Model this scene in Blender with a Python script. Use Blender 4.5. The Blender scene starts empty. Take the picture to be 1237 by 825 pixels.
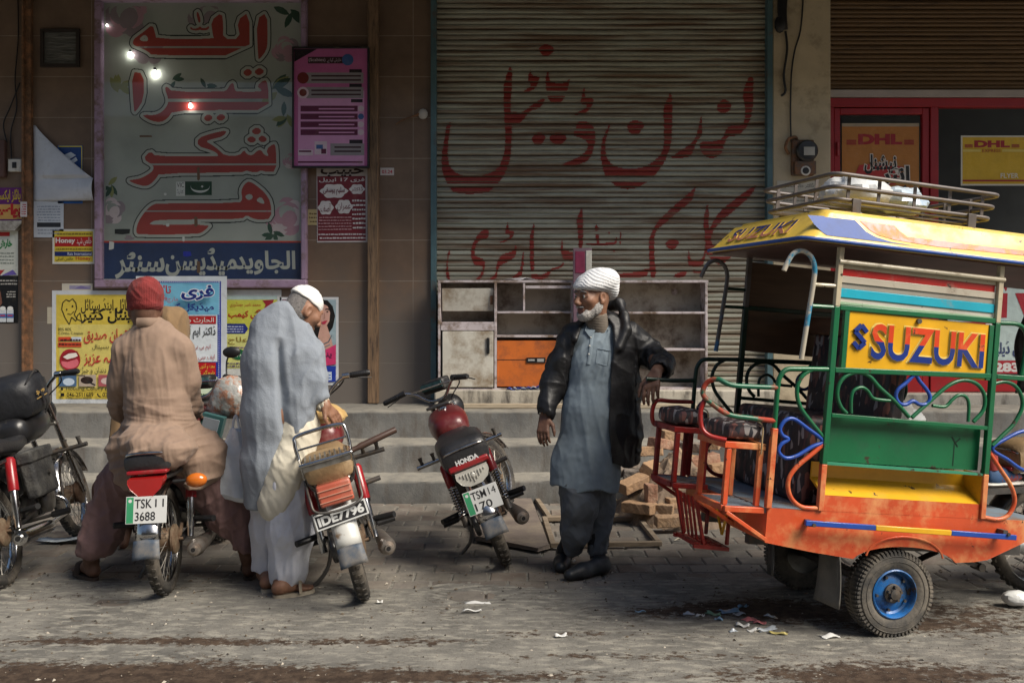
import bpy, math, random, re
import numpy as np
from mathutils import Vector, Matrix
from mathutils.geometry import tessellate_polygon

S = bpy.context.scene
COL = S.collection
rnd = random.Random(7)
RAD = math.radians

# ------------------------------------------------------------------ camera, sky, sun, exposure
cam = bpy.data.cameras.new('camera')
cam.lens = 35.0
cam.sensor_width = 36.0
cam.shift_y = -0.0303
cam.clip_end = 400
cam_ob = bpy.data.objects.new('camera', cam)
cam_ob.location = (0, 0, 1.5)
cam_ob.rotation_euler = (RAD(90), 0, 0)
COL.objects.link(cam_ob)
S.camera = cam_ob

SUN_EL, SUN_AZ = 46.0, 122.0          # azimuth: degrees clockwise from +Y (the shop wall lies at +Y)
world = bpy.data.worlds.new('World')
S.world = world
world.use_nodes = True
wn = world.node_tree
bg = wn.nodes['Background']
sky = wn.nodes.new('ShaderNodeTexSky')
sky.sky_type = 'NISHITA'
sky.sun_disc = False
sky.sun_elevation = RAD(SUN_EL)
sky.sun_rotation = RAD(SUN_AZ)
sky.dust_density = 2.0
wn.links.new(sky.outputs[0], bg.inputs[0])
bg.inputs[1].default_value = 0.062
sun = bpy.data.lights.new('sun', 'SUN')
sun.energy = 3.6
sun.angle = RAD(32)
sun.color = (1.0, 0.92, 0.80)
sun_ob = bpy.data.objects.new('sun', sun)
sd = Vector((math.sin(RAD(SUN_AZ)) * math.cos(RAD(SUN_EL)), math.cos(RAD(SUN_AZ)) * math.cos(RAD(SUN_EL)), math.sin(RAD(SUN_EL))))
sun_ob.rotation_euler = sd.to_track_quat('Z', 'Y').to_euler()
sun_ob.location = sd * 30
COL.objects.link(sun_ob)
S.view_settings.view_transform = 'Standard'
S.view_settings.look = 'None'
S.view_settings.gamma = 1.0
S.view_settings.use_curve_mapping = False
S.view_settings.exposure = 0.66
S.render.engine = 'CYCLES'
S.cycles.use_denoising = True
S.cycles.max_bounces = 6
S.cycles.transparent_max_bounces = 8

# ------------------------------------------------------------------ measuring helper (photo pixel at a known distance -> metres)
FPX, HOR = 1203.0, 375.0
def W(u, v, Y):
    return Vector(((u - 618.5) * Y / FPX, Y, 1.5 - (v - HOR) * Y / FPX))

# ------------------------------------------------------------------ materials
MATS = {}
def lin(c):
    return tuple((x / 12.92 if x <= 0.04045 else ((x + 0.055) / 1.055) ** 2.4) for x in c)
def hexc(h):
    return lin(tuple(int(h[i:i + 2], 16) / 255 for i in (0, 2, 4)))
def mat(name, col, rough=.6, metal=0., var=.18, vs=5., dirt=None, dl=(.5, .7), ds=3., bump=0., bs=60., st=(1, 1, 1),
        coat=0., sheen=0., spec=.5, trans=0., alpha=1., bd=.01, chips=None, crease=None):
    if name in MATS:
        return MATS[name]
    m = bpy.data.materials.new(name)
    m.use_nodes = True
    t = m.node_tree
    N, L = t.nodes, t.links
    p = N['Principled BSDF']
    if isinstance(col, str): col = hexc(col)
    if isinstance(dirt, str): dirt = hexc(dirt)
    tc = N.new('ShaderNodeTexCoord')
    mp = N.new('ShaderNodeMapping')
    mp.inputs['Scale'].default_value = st
    L.new(tc.outputs['Object'], mp.inputs[0])
    n1 = N.new('ShaderNodeTexNoise')
    n1.inputs['Scale'].default_value = vs
    n1.inputs['Detail'].default_value = 6
    n1.inputs['Roughness'].default_value = .6
    L.new(mp.outputs[0], n1.inputs[0])
    mr = N.new('ShaderNodeMapRange')
    mr.inputs[1].default_value = .3
    mr.inputs[2].default_value = .7
    mr.inputs[3].default_value = 1 - var
    mr.inputs[4].default_value = 1 + var
    L.new(n1.outputs[0], mr.inputs[0])
    mx = N.new('ShaderNodeVectorMath')
    mx.operation = 'SCALE'
    mx.inputs[0].default_value = col[:3]
    L.new(mr.outputs[0], mx.inputs['Scale'])
    out = mx.outputs[0]
    if dirt is not None:
        n2 = N.new('ShaderNodeTexNoise')
        n2.inputs['Scale'].default_value = ds
        n2.inputs['Detail'].default_value = 9
        n2.inputs['Roughness'].default_value = .68
        L.new(mp.outputs[0], n2.inputs[0])
        r2 = N.new('ShaderNodeMapRange')
        r2.inputs[1].default_value = dl[0]
        r2.inputs[2].default_value = dl[1]
        L.new(n2.outputs[0], r2.inputs[0])
        m2 = N.new('ShaderNodeMix')
        m2.data_type = 'RGBA'
        L.new(r2.outputs[0], m2.inputs[0])
        L.new(out, m2.inputs[6])
        m2.inputs[7].default_value = (*dirt[:3], 1)
        out = m2.outputs[2]
        if metal == 0 and rough < .5:
            rr = N.new('ShaderNodeMapRange')
            rr.inputs[3].default_value = rough
            rr.inputs[4].default_value = .85
            L.new(r2.outputs[0], rr.inputs[0])
            L.new(rr.outputs[0], p.inputs['Roughness'])
    if chips is not None:
        n4 = N.new('ShaderNodeTexNoise'); n4.inputs['Scale'].default_value = chips[2]; n4.inputs['Detail'].default_value = 5; n4.inputs['Roughness'].default_value = .7
        L.new(tc.outputs['Object'], n4.inputs[0])
        r4 = N.new('ShaderNodeMapRange'); r4.inputs[1].default_value = chips[1]; r4.inputs[2].default_value = chips[1] + .03; L.new(n4.outputs[0], r4.inputs[0])
        m4 = N.new('ShaderNodeMix'); m4.data_type = 'RGBA'; L.new(r4.outputs[0], m4.inputs[0]); L.new(out, m4.inputs[6]); m4.inputs[7].default_value = (*chips[0], 1); out = m4.outputs[2]
    L.new(out, p.inputs['Base Color'])
    if not p.inputs['Roughness'].is_linked:
        p.inputs['Roughness'].default_value = rough
    p.inputs['Metallic'].default_value = metal
    p.inputs['Coat Weight'].default_value = coat
    p.inputs['Sheen Weight'].default_value = sheen
    p.inputs['Specular IOR Level'].default_value = spec
    p.inputs['Transmission Weight'].default_value = trans
    p.inputs['Alpha'].default_value = alpha
    if bump:
        n3 = N.new('ShaderNodeTexNoise')
        n3.inputs['Scale'].default_value = bs
        n3.inputs['Detail'].default_value = 4
        L.new(mp.outputs[0], n3.inputs[0])
        b = N.new('ShaderNodeBump')
        b.inputs['Strength'].default_value = bump
        b.inputs['Distance'].default_value = bd
        L.new(n3.outputs[0], b.inputs['Height'])
        L.new(b.outputs[0], p.inputs['Normal'])
        if crease:
            n5 = N.new('ShaderNodeTexNoise'); n5.noise_type = 'RIDGED_MULTIFRACTAL'; n5.inputs['Scale'].default_value = crease[0]; n5.inputs['Detail'].default_value = 3; n5.inputs['Distortion'].default_value = .8
            mq = N.new('ShaderNodeMapping'); mq.inputs['Scale'].default_value = crease[2]; mq.inputs['Rotation'].default_value = (.3, .25, 0); L.new(tc.outputs['Object'], mq.inputs[0]); L.new(mq.outputs[0], n5.inputs[0])
            b5 = N.new('ShaderNodeBump'); b5.inputs['Strength'].default_value = crease[1]; b5.inputs['Distance'].default_value = .02; L.new(n5.outputs[0], b5.inputs['Height']); L.new(b5.outputs[0], b.inputs['Normal'])
    MATS[name] = m
    return m
def paper(h):
    """printed paper or flex of one ink colour, a little grubby"""
    return mat('print_' + h, h, rough=.5, var=.10, vs=6, dirt='7a7060', dl=(.56, .95), ds=6, bump=.5, bs=9, bd=.02)
def emit(name, col, s):
    m = bpy.data.materials.new(name); m.use_nodes = True
    p = m.node_tree.nodes['Principled BSDF']
    p.inputs['Emission Color'].default_value = (*col, 1); p.inputs['Emission Strength'].default_value = s
    return m
def glass(name, col=(.96, .98, .98), alpha=.03, rough=.03):
    """thin window glass: mostly see-through with a sharp reflection"""
    if name in MATS: return MATS[name]
    m = bpy.data.materials.new(name); m.use_nodes = True
    t = m.node_tree; N, L = t.nodes, t.links
    N.remove(N['Principled BSDF'])
    tr = N.new('ShaderNodeBsdfTransparent'); tr.inputs[0].default_value = (*col, 1)
    gl = N.new('ShaderNodeBsdfGlossy'); gl.inputs['Roughness'].default_value = rough
    df = N.new('ShaderNodeBsdfDiffuse'); df.inputs[0].default_value = (.35, .36, .34, 1)
    lw = N.new('ShaderNodeLayerWeight'); lw.inputs[0].default_value = .5
    pw = N.new('ShaderNodeMath'); pw.operation = 'POWER'; pw.inputs[1].default_value = 4; L.new(lw.outputs['Facing'], pw.inputs[0])
    fr = N.new('ShaderNodeMath'); fr.operation = 'MULTIPLY_ADD'; fr.inputs[1].default_value = .7; fr.inputs[2].default_value = .045; L.new(pw.outputs[0], fr.inputs[0])
    m1 = N.new('ShaderNodeMixShader'); m2 = N.new('ShaderNodeMixShader')
    m1.inputs[0].default_value = alpha
    L.new(tr.outputs[0], m1.inputs[1]); L.new(df.outputs[0], m1.inputs[2])
    L.new(fr.outputs[0], m2.inputs[0]); L.new(m1.outputs[0], m2.inputs[1]); L.new(gl.outputs[0], m2.inputs[2])
    L.new(m2.outputs[0], N['Material Output'].inputs[0])
    MATS[name] = m
    return m

# ------------------------------------------------------------------ mesh builder
def frames(pts):
    n = len(pts); T = []
    for i in range(n):
        a = pts[max(i - 1, 0)]; b = pts[min(i + 1, n - 1)]
        T.append((b - a).normalized())
    up = Vector((0, 0, 1)) if abs(T[0].z) < .9 else Vector((0, 1, 0))
    x = T[0].cross(up).normalized(); out = []
    for t in T:
        x = (x - t * x.dot(t))
        x = x.normalized() if x.length > 1e-6 else t.orthogonal().normalized()
        out.append((x, t.cross(x).normalized()))
    return out
def smooth_path(pts, n=6, closed=False):
    """Catmull-Rom through the points"""
    P = [Vector(p) for p in pts]; N = len(P); out = []
    rng = range(N if closed else N - 1)
    for i in rng:
        if closed: a, b, c, d = P[(i - 1) % N], P[i], P[(i + 1) % N], P[(i + 2) % N]
        else: a, b, c, d = P[max(i - 1, 0)], P[i], P[i + 1], P[min(i + 2, N - 1)]
        for k in range(n):
            t = k / n
            out.append(.5 * ((2 * b) + (c - a) * t + (2 * a - 5 * b + 4 * c - d) * t * t + (3 * b - a - 3 * c + d) * t ** 3))
    if not closed: out.append(P[-1])
    return out
class MB:
    def __init__(s, xf=None):
        s.v = []; s.f = []; s.m = []; s.xf = xf
    def add(s, vs, fs, mi=0):
        o = len(s.v)
        if s.xf is not None: vs = [s.xf @ Vector(p) for p in vs]
        s.v.extend(tuple(p) for p in vs)
        s.f.extend(tuple(i + o for i in f) for f in fs)
        s.m.extend([mi] * len(fs))
    def box(s, a, b, mi=0, R=None, c=None):
        """box between corners a and b; R rotates it about its centre (or c)"""
        a, b = Vector(a), Vector(b)
        vs = [Vector((x, y, z)) for x in (a.x, b.x) for y in (a.y, b.y) for z in (a.z, b.z)]
        if R is not None:
            c = Vector(c) if c is not None else (a + b) / 2
            vs = [R @ (p - c) + c for p in vs]
        s.add(vs, [(0, 1, 3, 2), (4, 6, 7, 5), (0, 4, 5, 1), (2, 3, 7, 6), (0, 2, 6, 4), (1, 5, 7, 3)], mi)
    def bar(s, p, q, w, h, mi=0, up=(0, 0, 1)):
        """rectangular bar from p to q, w wide and h high"""
        p, q = Vector(p), Vector(q); d = (q - p).normalized(); up = Vector(up)
        if abs(d.dot(up)) > .98: up = Vector((1, 0, 0))
        x = d.cross(up).normalized() * w / 2; y = x.cross(d).normalized() * h / 2
        vs = [e + i * x + j * y for e in (p, q) for i, j in ((-1, -1), (1, -1), (1, 1), (-1, 1))]
        s.add(vs, [(0, 3, 2, 1), (4, 5, 6, 7), (0, 1, 5, 4), (1, 2, 6, 5), (2, 3, 7, 6), (3, 0, 4, 7)], mi)
    def tube(s, pts, r, n=8, mi=0, closed=False, cap=True, sq=(1, 1)):
        P = [Vector(p) for p in pts]; N = len(P)
        rs = r if isinstance(r, (list, tuple)) else [r] * N
        if closed:
            F = frames(P + [P[0]])[:N]
        else: F = frames(P)
        vs = []
        for p, (x, y), q in zip(P, F, rs):
            for k in range(n):
                a = 2 * math.pi * k / n
                vs.append(p + (x * math.cos(a) * sq[0] + y * math.sin(a) * sq[1]) * q)
        fs = []
        for i in range(N if closed else N - 1):
            j = (i + 1) % N
            for k in range(n):
                l = (k + 1) % n
                fs.append((i * n + k, i * n + l, j * n + l, j * n + k))
        if cap and not closed:
            fs.append(tuple(range(n - 1, -1, -1))); fs.append(tuple((N - 1) * n + k for k in range(n)))
        s.add(vs, fs, mi)
    def cyl(s, p, q, r, r2=None, n=16, mi=0):
        s.tube([p, q], [r, r if r2 is None else r2], n, mi)
    def lathe(s, c, axis, prof, n=32, mi=0):
        """prof: (radius, offset along axis) closed loop or open line"""
        c = Vector(c); ax = Vector(axis).normalized(); x = ax.orthogonal().normalized(); y = ax.cross(x)
        vs = []
        for k in range(n):
            a = 2 * math.pi * k / n; d = x * math.cos(a) + y * math.sin(a)
            vs += [c + d * r + ax * o for r, o in prof]
        m = len(prof); fs = []
        for k in range(n):
            l = (k + 1) % n
            for i in range(m - 1):
                fs.append((k * m + i, l * m + i, l * m + i + 1, k * m + i + 1))
        s.add(vs, fs, mi)
    def ell(s, c, r, mi=0, n=16, R=None):
        c = Vector(c); r = (r, r, r) if not hasattr(r, '__len__') else r
        vs = []; fs = []; h = n // 2
        for i in range(h + 1):
            th = math.pi * i / h
            for k in range(n):
                a = 2 * math.pi * k / n
                p = Vector((r[0] * math.sin(th) * math.cos(a), r[1] * math.sin(th) * math.sin(a), r[2] * math.cos(th)))
                vs.append(c + (R @ p if R is not None else p))
        for i in range(h):
            for k in range(n):
                l = (k + 1) % n
                fs.append((i * n + k, (i + 1) * n + k, (i + 1) * n + l, i * n + l))
        s.add(vs, fs, mi)
    def loft(s, rings, mi=0, cap=True):
        n = len(rings[0]); vs = [p for r in rings for p in r]; fs = []
        for i in range(len(rings) - 1):
            for k in range(n):
                l = (k + 1) % n
                fs.append((i * n + k, i * n + l, (i + 1) * n + l, (i + 1) * n + k))
        if cap:
            fs.append(tuple(range(n - 1, -1, -1))); o = (len(rings) - 1) * n
            fs.append(tuple(o + k for k in range(n)))
        s.add(vs, fs, mi)
    def grid(s, fn, nu, nv, mi=0):
        vs = [fn(i / nu, j / nv) for j in range(nv + 1) for i in range(nu + 1)]
        fs = [(j * (nu + 1) + i, j * (nu + 1) + i + 1, (j + 1) * (nu + 1) + i + 1, (j + 1) * (nu + 1) + i) for j in range(nv) for i in range(nu)]
        s.add(vs, fs, mi)
    def prism(s, pts, d, mi=0):
        """closed outline (3-D points, any plane) pushed along d"""
        P = [Vector(p) for p in pts]; d = Vector(d); n = len(P)
        tri = tessellate_polygon([P])
        s.add(P + [p + d for p in P], [tuple(t) for t in tri] + [tuple(i + n for i in reversed(t)) for t in tri] +
              [(i, (i + 1) % n, (i + 1) % n + n, i + n) for i in range(n)], mi)
    def flat(s, pts, mi=0):
        P = [Vector(p) for p in pts]
        s.add(P, [tuple(t) for t in tessellate_polygon([P])], mi)
    def build(s, name, mats, parent=None, org=None, bevel=0., smooth=35, solid=0., seg=2):
        if not isinstance(mats, (list, tuple)): mats = [mats]
        o0 = Vector(org) if org is not None else Vector((0, 0, 0))
        me = bpy.data.meshes.new(name)
        vs = s.v if org is None else [(a - o0.x, b - o0.y, c - o0.z) for a, b, c in s.v]
        me.from_pydata(vs, [], s.f)
        for m in mats: me.materials.append(m)
        me.polygons.foreach_set('material_index', s.m)
        me.update()
        if smooth:
            me.polygons.foreach_set('use_smooth', [True] * len(me.polygons))
            me.set_sharp_from_angle(angle=RAD(smooth))
        o = bpy.data.objects.new(name, me)
        COL.objects.link(o)
        if parent is not None: o.parent = parent
        elif org is not None: o.location = o0
        if solid:
            q = o.modifiers.new('solid', 'SOLIDIFY'); q.thickness = solid; q.offset = 0
        if bevel:
            q = o.modifiers.new('bevel', 'BEVEL'); q.width = bevel; q.segments = seg; q.limit_method = 'ANGLE'; q.angle_limit = RAD(40)
            q.harden_normals = False
        return o
def tag(o, label=None, cat=None, group=None, kind=None):
    if label: o['label'] = label
    if cat: o['category'] = cat
    if group: o['group'] = group
    if kind: o['kind'] = kind
    return o
def thing(name, label, cat, loc=(0, 0, 0), rot=(0, 0, 0), group=None):
    o = bpy.data.objects.new(name, None)
    o.empty_display_size = .1
    o.location = loc; o.rotation_euler = rot
    COL.objects.link(o)
    return tag(o, label, cat, group)

# ------------------------------------------------------------------ lettering
FORMS = {'ا': (0xFE8D, 2), 'آ': (0xFE81, 2), 'ب': (0xFE8F, 4), 'پ': (0xFB56, 4), 'ت': (0xFE95, 4), 'ٹ': (0xFB66, 4), 'ث': (0xFE99, 4),
         'ج': (0xFE9D, 4), 'چ': (0xFB7A, 4), 'ح': (0xFEA1, 4), 'خ': (0xFEA5, 4), 'د': (0xFEA9, 2), 'ڈ': (0xFB88, 2), 'ر': (0xFEAD, 2),
         'ڑ': (0xFB8C, 2), 'ز': (0xFEAF, 2), 'س': (0xFEB1, 4), 'ش': (0xFEB5, 4), 'ص': (0xFEB9, 4), 'ط': (0xFEC1, 4), 'ع': (0xFEC9, 4),
         'ف': (0xFED1, 4), 'ق': (0xFED5, 4), 'ک': (0xFB8E, 4), 'گ': (0xFB92, 4), 'ل': (0xFEDD, 4), 'م': (0xFEE1, 4), 'ن': (0xFEE5, 4),
         'ں': (0xFB9E, 2), 'و': (0xFEED, 2), 'ہ': (0xFBA6, 4), 'ھ': (0xFBAA, 4), 'ی': (0xFBFC, 4), 'ے': (0xFBAE, 2), 'ئ': (0xFE89, 4)}
def shape_urdu(s):
    out = []
    for i, c in enumerate(s):
        if c not in FORMS: out.append(c); continue
        b, k = FORMS[c]
        p = i > 0 and s[i - 1] in FORMS and FORMS[s[i - 1]][1] == 4
        q = k == 4 and i < len(s) - 1 and s[i + 1] in FORMS
        out.append(chr(b + ((3 if q else 1) if p else (2 if q else 0))))
    return re.sub(r'[0-9][0-9:.-]*', lambda m: m.group()[::-1], ''.join(reversed(out)))
TXT = {}
def text_mesh(s, bold=0., shear=0.):
    k = (s, bold, shear)
    if k in TXT: return TXT[k]
    c = bpy.data.curves.new('lettering', 'FONT')
    c.body = shape_urdu(s) if any(ord(ch) > 0x5ff for ch in s) else s
    c.offset = bold; c.shear = shear; c.resolution_u = 3
    o = bpy.data.objects.new('lettering', c)
    me = o.to_mesh()
    V = np.array([v.co[:2] for v in me.vertices]); F = [tuple(p.vertices) for p in me.polygons]
    o.to_mesh_clear(); bpy.data.objects.remove(o); bpy.data.curves.remove(c)
    par = list(range(len(V)))
    def find(a):
        while par[a] != a: par[a] = par[par[a]]; a = par[a]
        return a
    for f in F:
        for i in f[1:]: par[find(i)] = find(f[0])
    ids = {}; Z = np.zeros(len(V))
    for i in range(len(V)): Z[i] = ids.setdefault(find(i), len(ids)) % 3
    lo = V.min(0); hi = V.max(0)
    V = (V - lo) / np.maximum(hi - lo, 1e-6)
    TXT[k] = (V, Z, F, (hi - lo))
    return TXT[k]
class Frame:
    """a flat face: origin, right and up directions; d metres off the face"""
    def __init__(s, o, x, y):
        s.o, s.x, s.y = Vector(o), Vector(x), Vector(y); s.n = s.x.cross(s.y).normalized()
    def __call__(s, a, b, d=0.): return s.o + s.x * a + s.y * b + s.n * d
def put_text(mb, fr, s, x0, y0, x1, y1, mi, d=.001, bold=.0, shear=0., keep=False):
    V, Z, F, sz = text_mesh(s, bold, shear)
    if keep:
        w = (y1 - y0) * sz[0] / sz[1]
        c = (x0 + x1) / 2; x0, x1 = c - w / 2, c + w / 2
    mb.add([fr(x0 + a * (x1 - x0), y0 + b * (y1 - y0), d + z * .00025) for (a, b), z in zip(V, Z)], F, mi)
def rect(mb, fr, x0, y0, x1, y1, mi, d):
    mb.add([fr(x0, y0, d), fr(x1, y0, d), fr(x1, y1, d), fr(x0, y1, d)], [(0, 1, 2, 3)], mi)
def chaikin(P, k=1):
    for _ in range(k):
        Q = []
        for i in range(len(P)):
            a, b = P[i], P[(i + 1) % len(P)]
            Q.append((a[0] * .75 + b[0] * .25, a[1] * .75 + b[1] * .25)); Q.append((a[0] * .25 + b[0] * .75, a[1] * .25 + b[1] * .75))
        P = Q
    return P
def runs(shapes, rows, dx, bands):
    """shapes: lists of loops (even-odd). Scan each row and return (band, x0, x1, row) runs; bands: upper distance limits"""
    X0 = min(p[0] for s in shapes for l in s for p in l) - bands[-1] - dx; X1 = max(p[0] for s in shapes for l in s for p in l) + bands[-1] + dx
    xs = np.arange(X0, X1 + dx, dx); rows = np.asarray(rows, float)
    D = np.full((len(rows), len(xs)), 9.0)
    for s in shapes:
        pts = [p for l in s for p in l]; mg = bands[-1] + dx * 2
        ys = [p[1] for p in pts]; xx = [p[0] for p in pts]
        ri = np.where((rows > min(ys) - mg) & (rows < max(ys) + mg))[0]; ci = np.where((xs > min(xx) - mg) & (xs < max(xx) + mg))[0]
        if not len(ri) or not len(ci): continue
        GX, GY = np.meshgrid(xs[ci], rows[ri]); d2 = np.full(GX.shape, 1e9); ins = np.zeros(GX.shape, bool)
        for l in s:
            for (ax, ay), (bx, by) in zip(l, l[1:] + l[:1]):
                ex, ey = bx - ax, by - ay; q = ex * ex + ey * ey + 1e-12
                t = np.clip(((GX - ax) * ex + (GY - ay) * ey) / q, 0, 1)
                d2 = np.minimum(d2, (GX - ax - t * ex) ** 2 + (GY - ay - t * ey) ** 2)
                if ay != by:
                    c = ((ay > GY) != (by > GY)) & (GX < ex * (GY - ay) / (by - ay) + ax); ins ^= c
        sdv = np.sqrt(d2) * np.where(ins, -1, 1)
        sub = np.ix_(ri, ci); D[sub] = np.minimum(D[sub], sdv)
    out = []
    lim = [-9.0] + list(bands)
    for r in range(len(rows)):
        d = D[r]
        if d.min() > bands[-1]: continue
        cuts = [xs[0]]
        for b in bands:
            a = d - b; k = np.where(np.sign(a[:-1]) * np.sign(a[1:]) < 0)[0]
            cuts += list(xs[k] + dx * a[k] / (a[k] - a[k + 1]))
        cuts.append(xs[-1]); cuts.sort()
        for a, b in zip(cuts, cuts[1:]):
            if b - a < 1e-5: continue
            v = np.interp((a + b) / 2, xs, d)
            for i, bd in enumerate(bands):
                if lim[i] <= v < bd: out.append((i, a, b, r)); break
    return out
def vnoise(P, seed=0):
    """smooth value noise on an (n,3) array, -1..1"""
    P = np.asarray(P, float); I = np.floor(P).astype(np.int64); f = P - I; f = f * f * (3 - 2 * f)
    def h(i, j, k):
        n = (i * 374761393 + j * 668265263 + k * 1274126177 + seed * 974634777) & 0xffffffff
        n = ((n ^ (n >> 13)) * 1274126177) & 0xffffffff
        return ((n ^ (n >> 16)) & 0xffff) / 32767.5 - 1
    r = 0
    for a in (0, 1):
        for b in (0, 1):
            for c in (0, 1):
                w = (f[:, 0] if a else 1 - f[:, 0]) * (f[:, 1] if b else 1 - f[:, 1]) * (f[:, 2] if c else 1 - f[:, 2])
                r = r + w * h(I[:, 0] + a, I[:, 1] + b, I[:, 2] + c)
    return r
# ------------------------------------------------------------------ the street
YW = 9.1
def wx(u, y=YW): return (u - 618.5) * y / FPX
def wz(v, y=YW): return 1.5 - (v - HOR) * y / FPX
def sstep(a, b, x): 
    t = np.clip((x - a) / (b - a), 0, 1); return t * t * (3 - 2 * t)

xs = np.concatenate([[-200, -60, -20, -9, -6], np.arange(-4.6, 4.61, .025), [6, 9, 20, 60, 200]])
ys = np.concatenate([[-200, -60, -20, -6, 0, 2.4], np.arange(3.0, 7.95, .025), [9, 20, 60, 200]])
GX, GY = np.meshgrid(xs, ys)
P0 = np.stack([GX.ravel(), GY.ravel(), np.zeros(GX.size)], 1)
def fb(s, seed, sx=1., sy=1.):
    Q = P0 * np.array([s * sx, s * sy, 1]) + .37
    return (vnoise(Q, seed) + .5 * vnoise(Q * 2.1, seed + 1) + .25 * vnoise(Q * 4.3, seed + 2)) / 1.75
edge = 5.52 + .30 * fb(.9, 3) + .14 * fb(4, 9)
cov = 1 - sstep(-.16, .20, P0[:, 1] - edge)
hgt = -.007 + .013 * cov + .004 * fb(6, 21) + (.010 * fb(1.1, 31) * (P0[:, 1] < 5.2)) + .0035 * fb(22, 41)
# a broken hollow in the paving, edged with torn paper
hol = np.exp(-(((P0[:, 0] + .22) / .12) ** 2 + ((P0[:, 1] - 5.25) / .085) ** 2) * 1.4)
hgt -= .035 * hol
# tyre ruts across the dust in front of the parked motorcycles
rut = np.exp(-((P0[:, 0] + 1.62 + .25 * (5.0 - P0[:, 1])) / .035) ** 2) * (P0[:, 1] < 5.3) * (P0[:, 1] > 4.55)
hgt -= .005 * rut
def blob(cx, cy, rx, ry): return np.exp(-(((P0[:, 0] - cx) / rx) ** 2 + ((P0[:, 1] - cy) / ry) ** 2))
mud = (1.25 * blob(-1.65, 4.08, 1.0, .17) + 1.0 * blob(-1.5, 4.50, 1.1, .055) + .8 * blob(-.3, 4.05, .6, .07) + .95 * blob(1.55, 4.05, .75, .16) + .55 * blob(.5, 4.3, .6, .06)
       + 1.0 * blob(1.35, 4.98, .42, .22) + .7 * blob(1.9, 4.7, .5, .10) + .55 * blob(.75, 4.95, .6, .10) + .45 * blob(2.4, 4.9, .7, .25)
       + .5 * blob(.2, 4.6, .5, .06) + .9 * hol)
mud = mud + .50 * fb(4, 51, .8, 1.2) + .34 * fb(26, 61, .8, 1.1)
nx = len(xs)
ii, jj = np.meshgrid(np.arange(nx - 1), np.arange(len(ys) - 1))
q = (jj * nx + ii).ravel()
me = bpy.data.meshes.new('street_ground')
V = P0.copy(); V[:, 2] = hgt
far = (np.abs(P0[:, 0]) > 5) | (P0[:, 1] < 2.5) | (P0[:, 1] > 8)
V[far, 2] = -.012
me.from_pydata(V.tolist(), [], np.stack([q, q + 1, q + nx + 1, q + nx], 1).tolist())
at = me.attributes.new('mud', 'FLOAT', 'POINT')
at.data.foreach_set('value', np.clip(mud, 0, 1.5).astype(np.float32))
at = me.attributes.new('rut', 'FLOAT', 'POINT')
at.data.foreach_set('value', (rut * .8 + .0).astype(np.float32))
me.polygons.foreach_set('use_smooth', [True] * len(me.polygons))
ground = bpy.data.objects.new('street_ground', me); COL.objects.link(ground)
tag(ground, kind='structure')
def ground_mat():
    m = bpy.data.materials.new('dusty_ground'); m.use_nodes = True
    t = m.node_tree; N, L = t.nodes, t.links; p = N['Principled BSDF']
    tc = N.new('ShaderNodeTexCoord')
    def noise(s, det=8, ro=.65, st=(1, 1, 1)):
        mp = N.new('ShaderNodeMapping'); mp.inputs['Scale'].default_value = st; L.new(tc.outputs['Object'], mp.inputs[0])
        n = N.new('ShaderNodeTexNoise'); n.inputs['Scale'].default_value = s; n.inputs['Detail'].default_value = det; n.inputs['Roughness'].default_value = ro
        L.new(mp.outputs[0], n.inputs[0]); return n.outputs[0]
    def ramp(src, a, b, o0=0., o1=1.):
        r = N.new('ShaderNodeMapRange'); r.inputs[1].default_value = a; r.inputs[2].default_value = b; r.inputs[3].default_value = o0; r.inputs[4].default_value = o1
        L.new(src, r.inputs[0]); return r.outputs[0]
    def mix(f, a, b):
        x = N.new('ShaderNodeMix'); x.data_type = 'RGBA'; L.new(f, x.inputs[0])
        for s, i in ((a, 6), (b, 7)):
            if isinstance(s, tuple): x.inputs[i].default_value = (*s, 1)
            else: L.new(s, x.inputs[i])
        return x.outputs[2]
    base = mix(ramp(noise(2.2), .35, .65), (.105, .101, .092), (.225, .214, .188))
    base = mix(ramp(noise(14, st=(.6, 1.5, 1)), .48, .62), base, (.29, .275, .235))
    base = mix(ramp(noise(60, 4, .7), .60, .68), base, (.085, .07, .055))
    base = mix(ramp(noise(120, 3, .7), .66, .72), base, (.40, .38, .33))
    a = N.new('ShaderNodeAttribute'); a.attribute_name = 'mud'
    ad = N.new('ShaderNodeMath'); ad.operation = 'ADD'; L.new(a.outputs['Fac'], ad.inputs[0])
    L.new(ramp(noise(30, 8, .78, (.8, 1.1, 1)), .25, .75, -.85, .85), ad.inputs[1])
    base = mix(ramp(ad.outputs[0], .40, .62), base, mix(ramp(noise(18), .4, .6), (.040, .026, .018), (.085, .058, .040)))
    L.new(base, p.inputs['Base Color']); p.inputs['Roughness'].default_value = .92; p.inputs['Specular IOR Level'].default_value = .25
    b = N.new('ShaderNodeBump'); b.inputs['Strength'].default_value = .8; b.inputs['Distance'].default_value = .012
    L.new(noise(45, 8, .75), b.inputs['Height']); L.new(b.outputs[0], p.inputs['Normal'])
    return m
me.materials.append(ground_mat())

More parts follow.
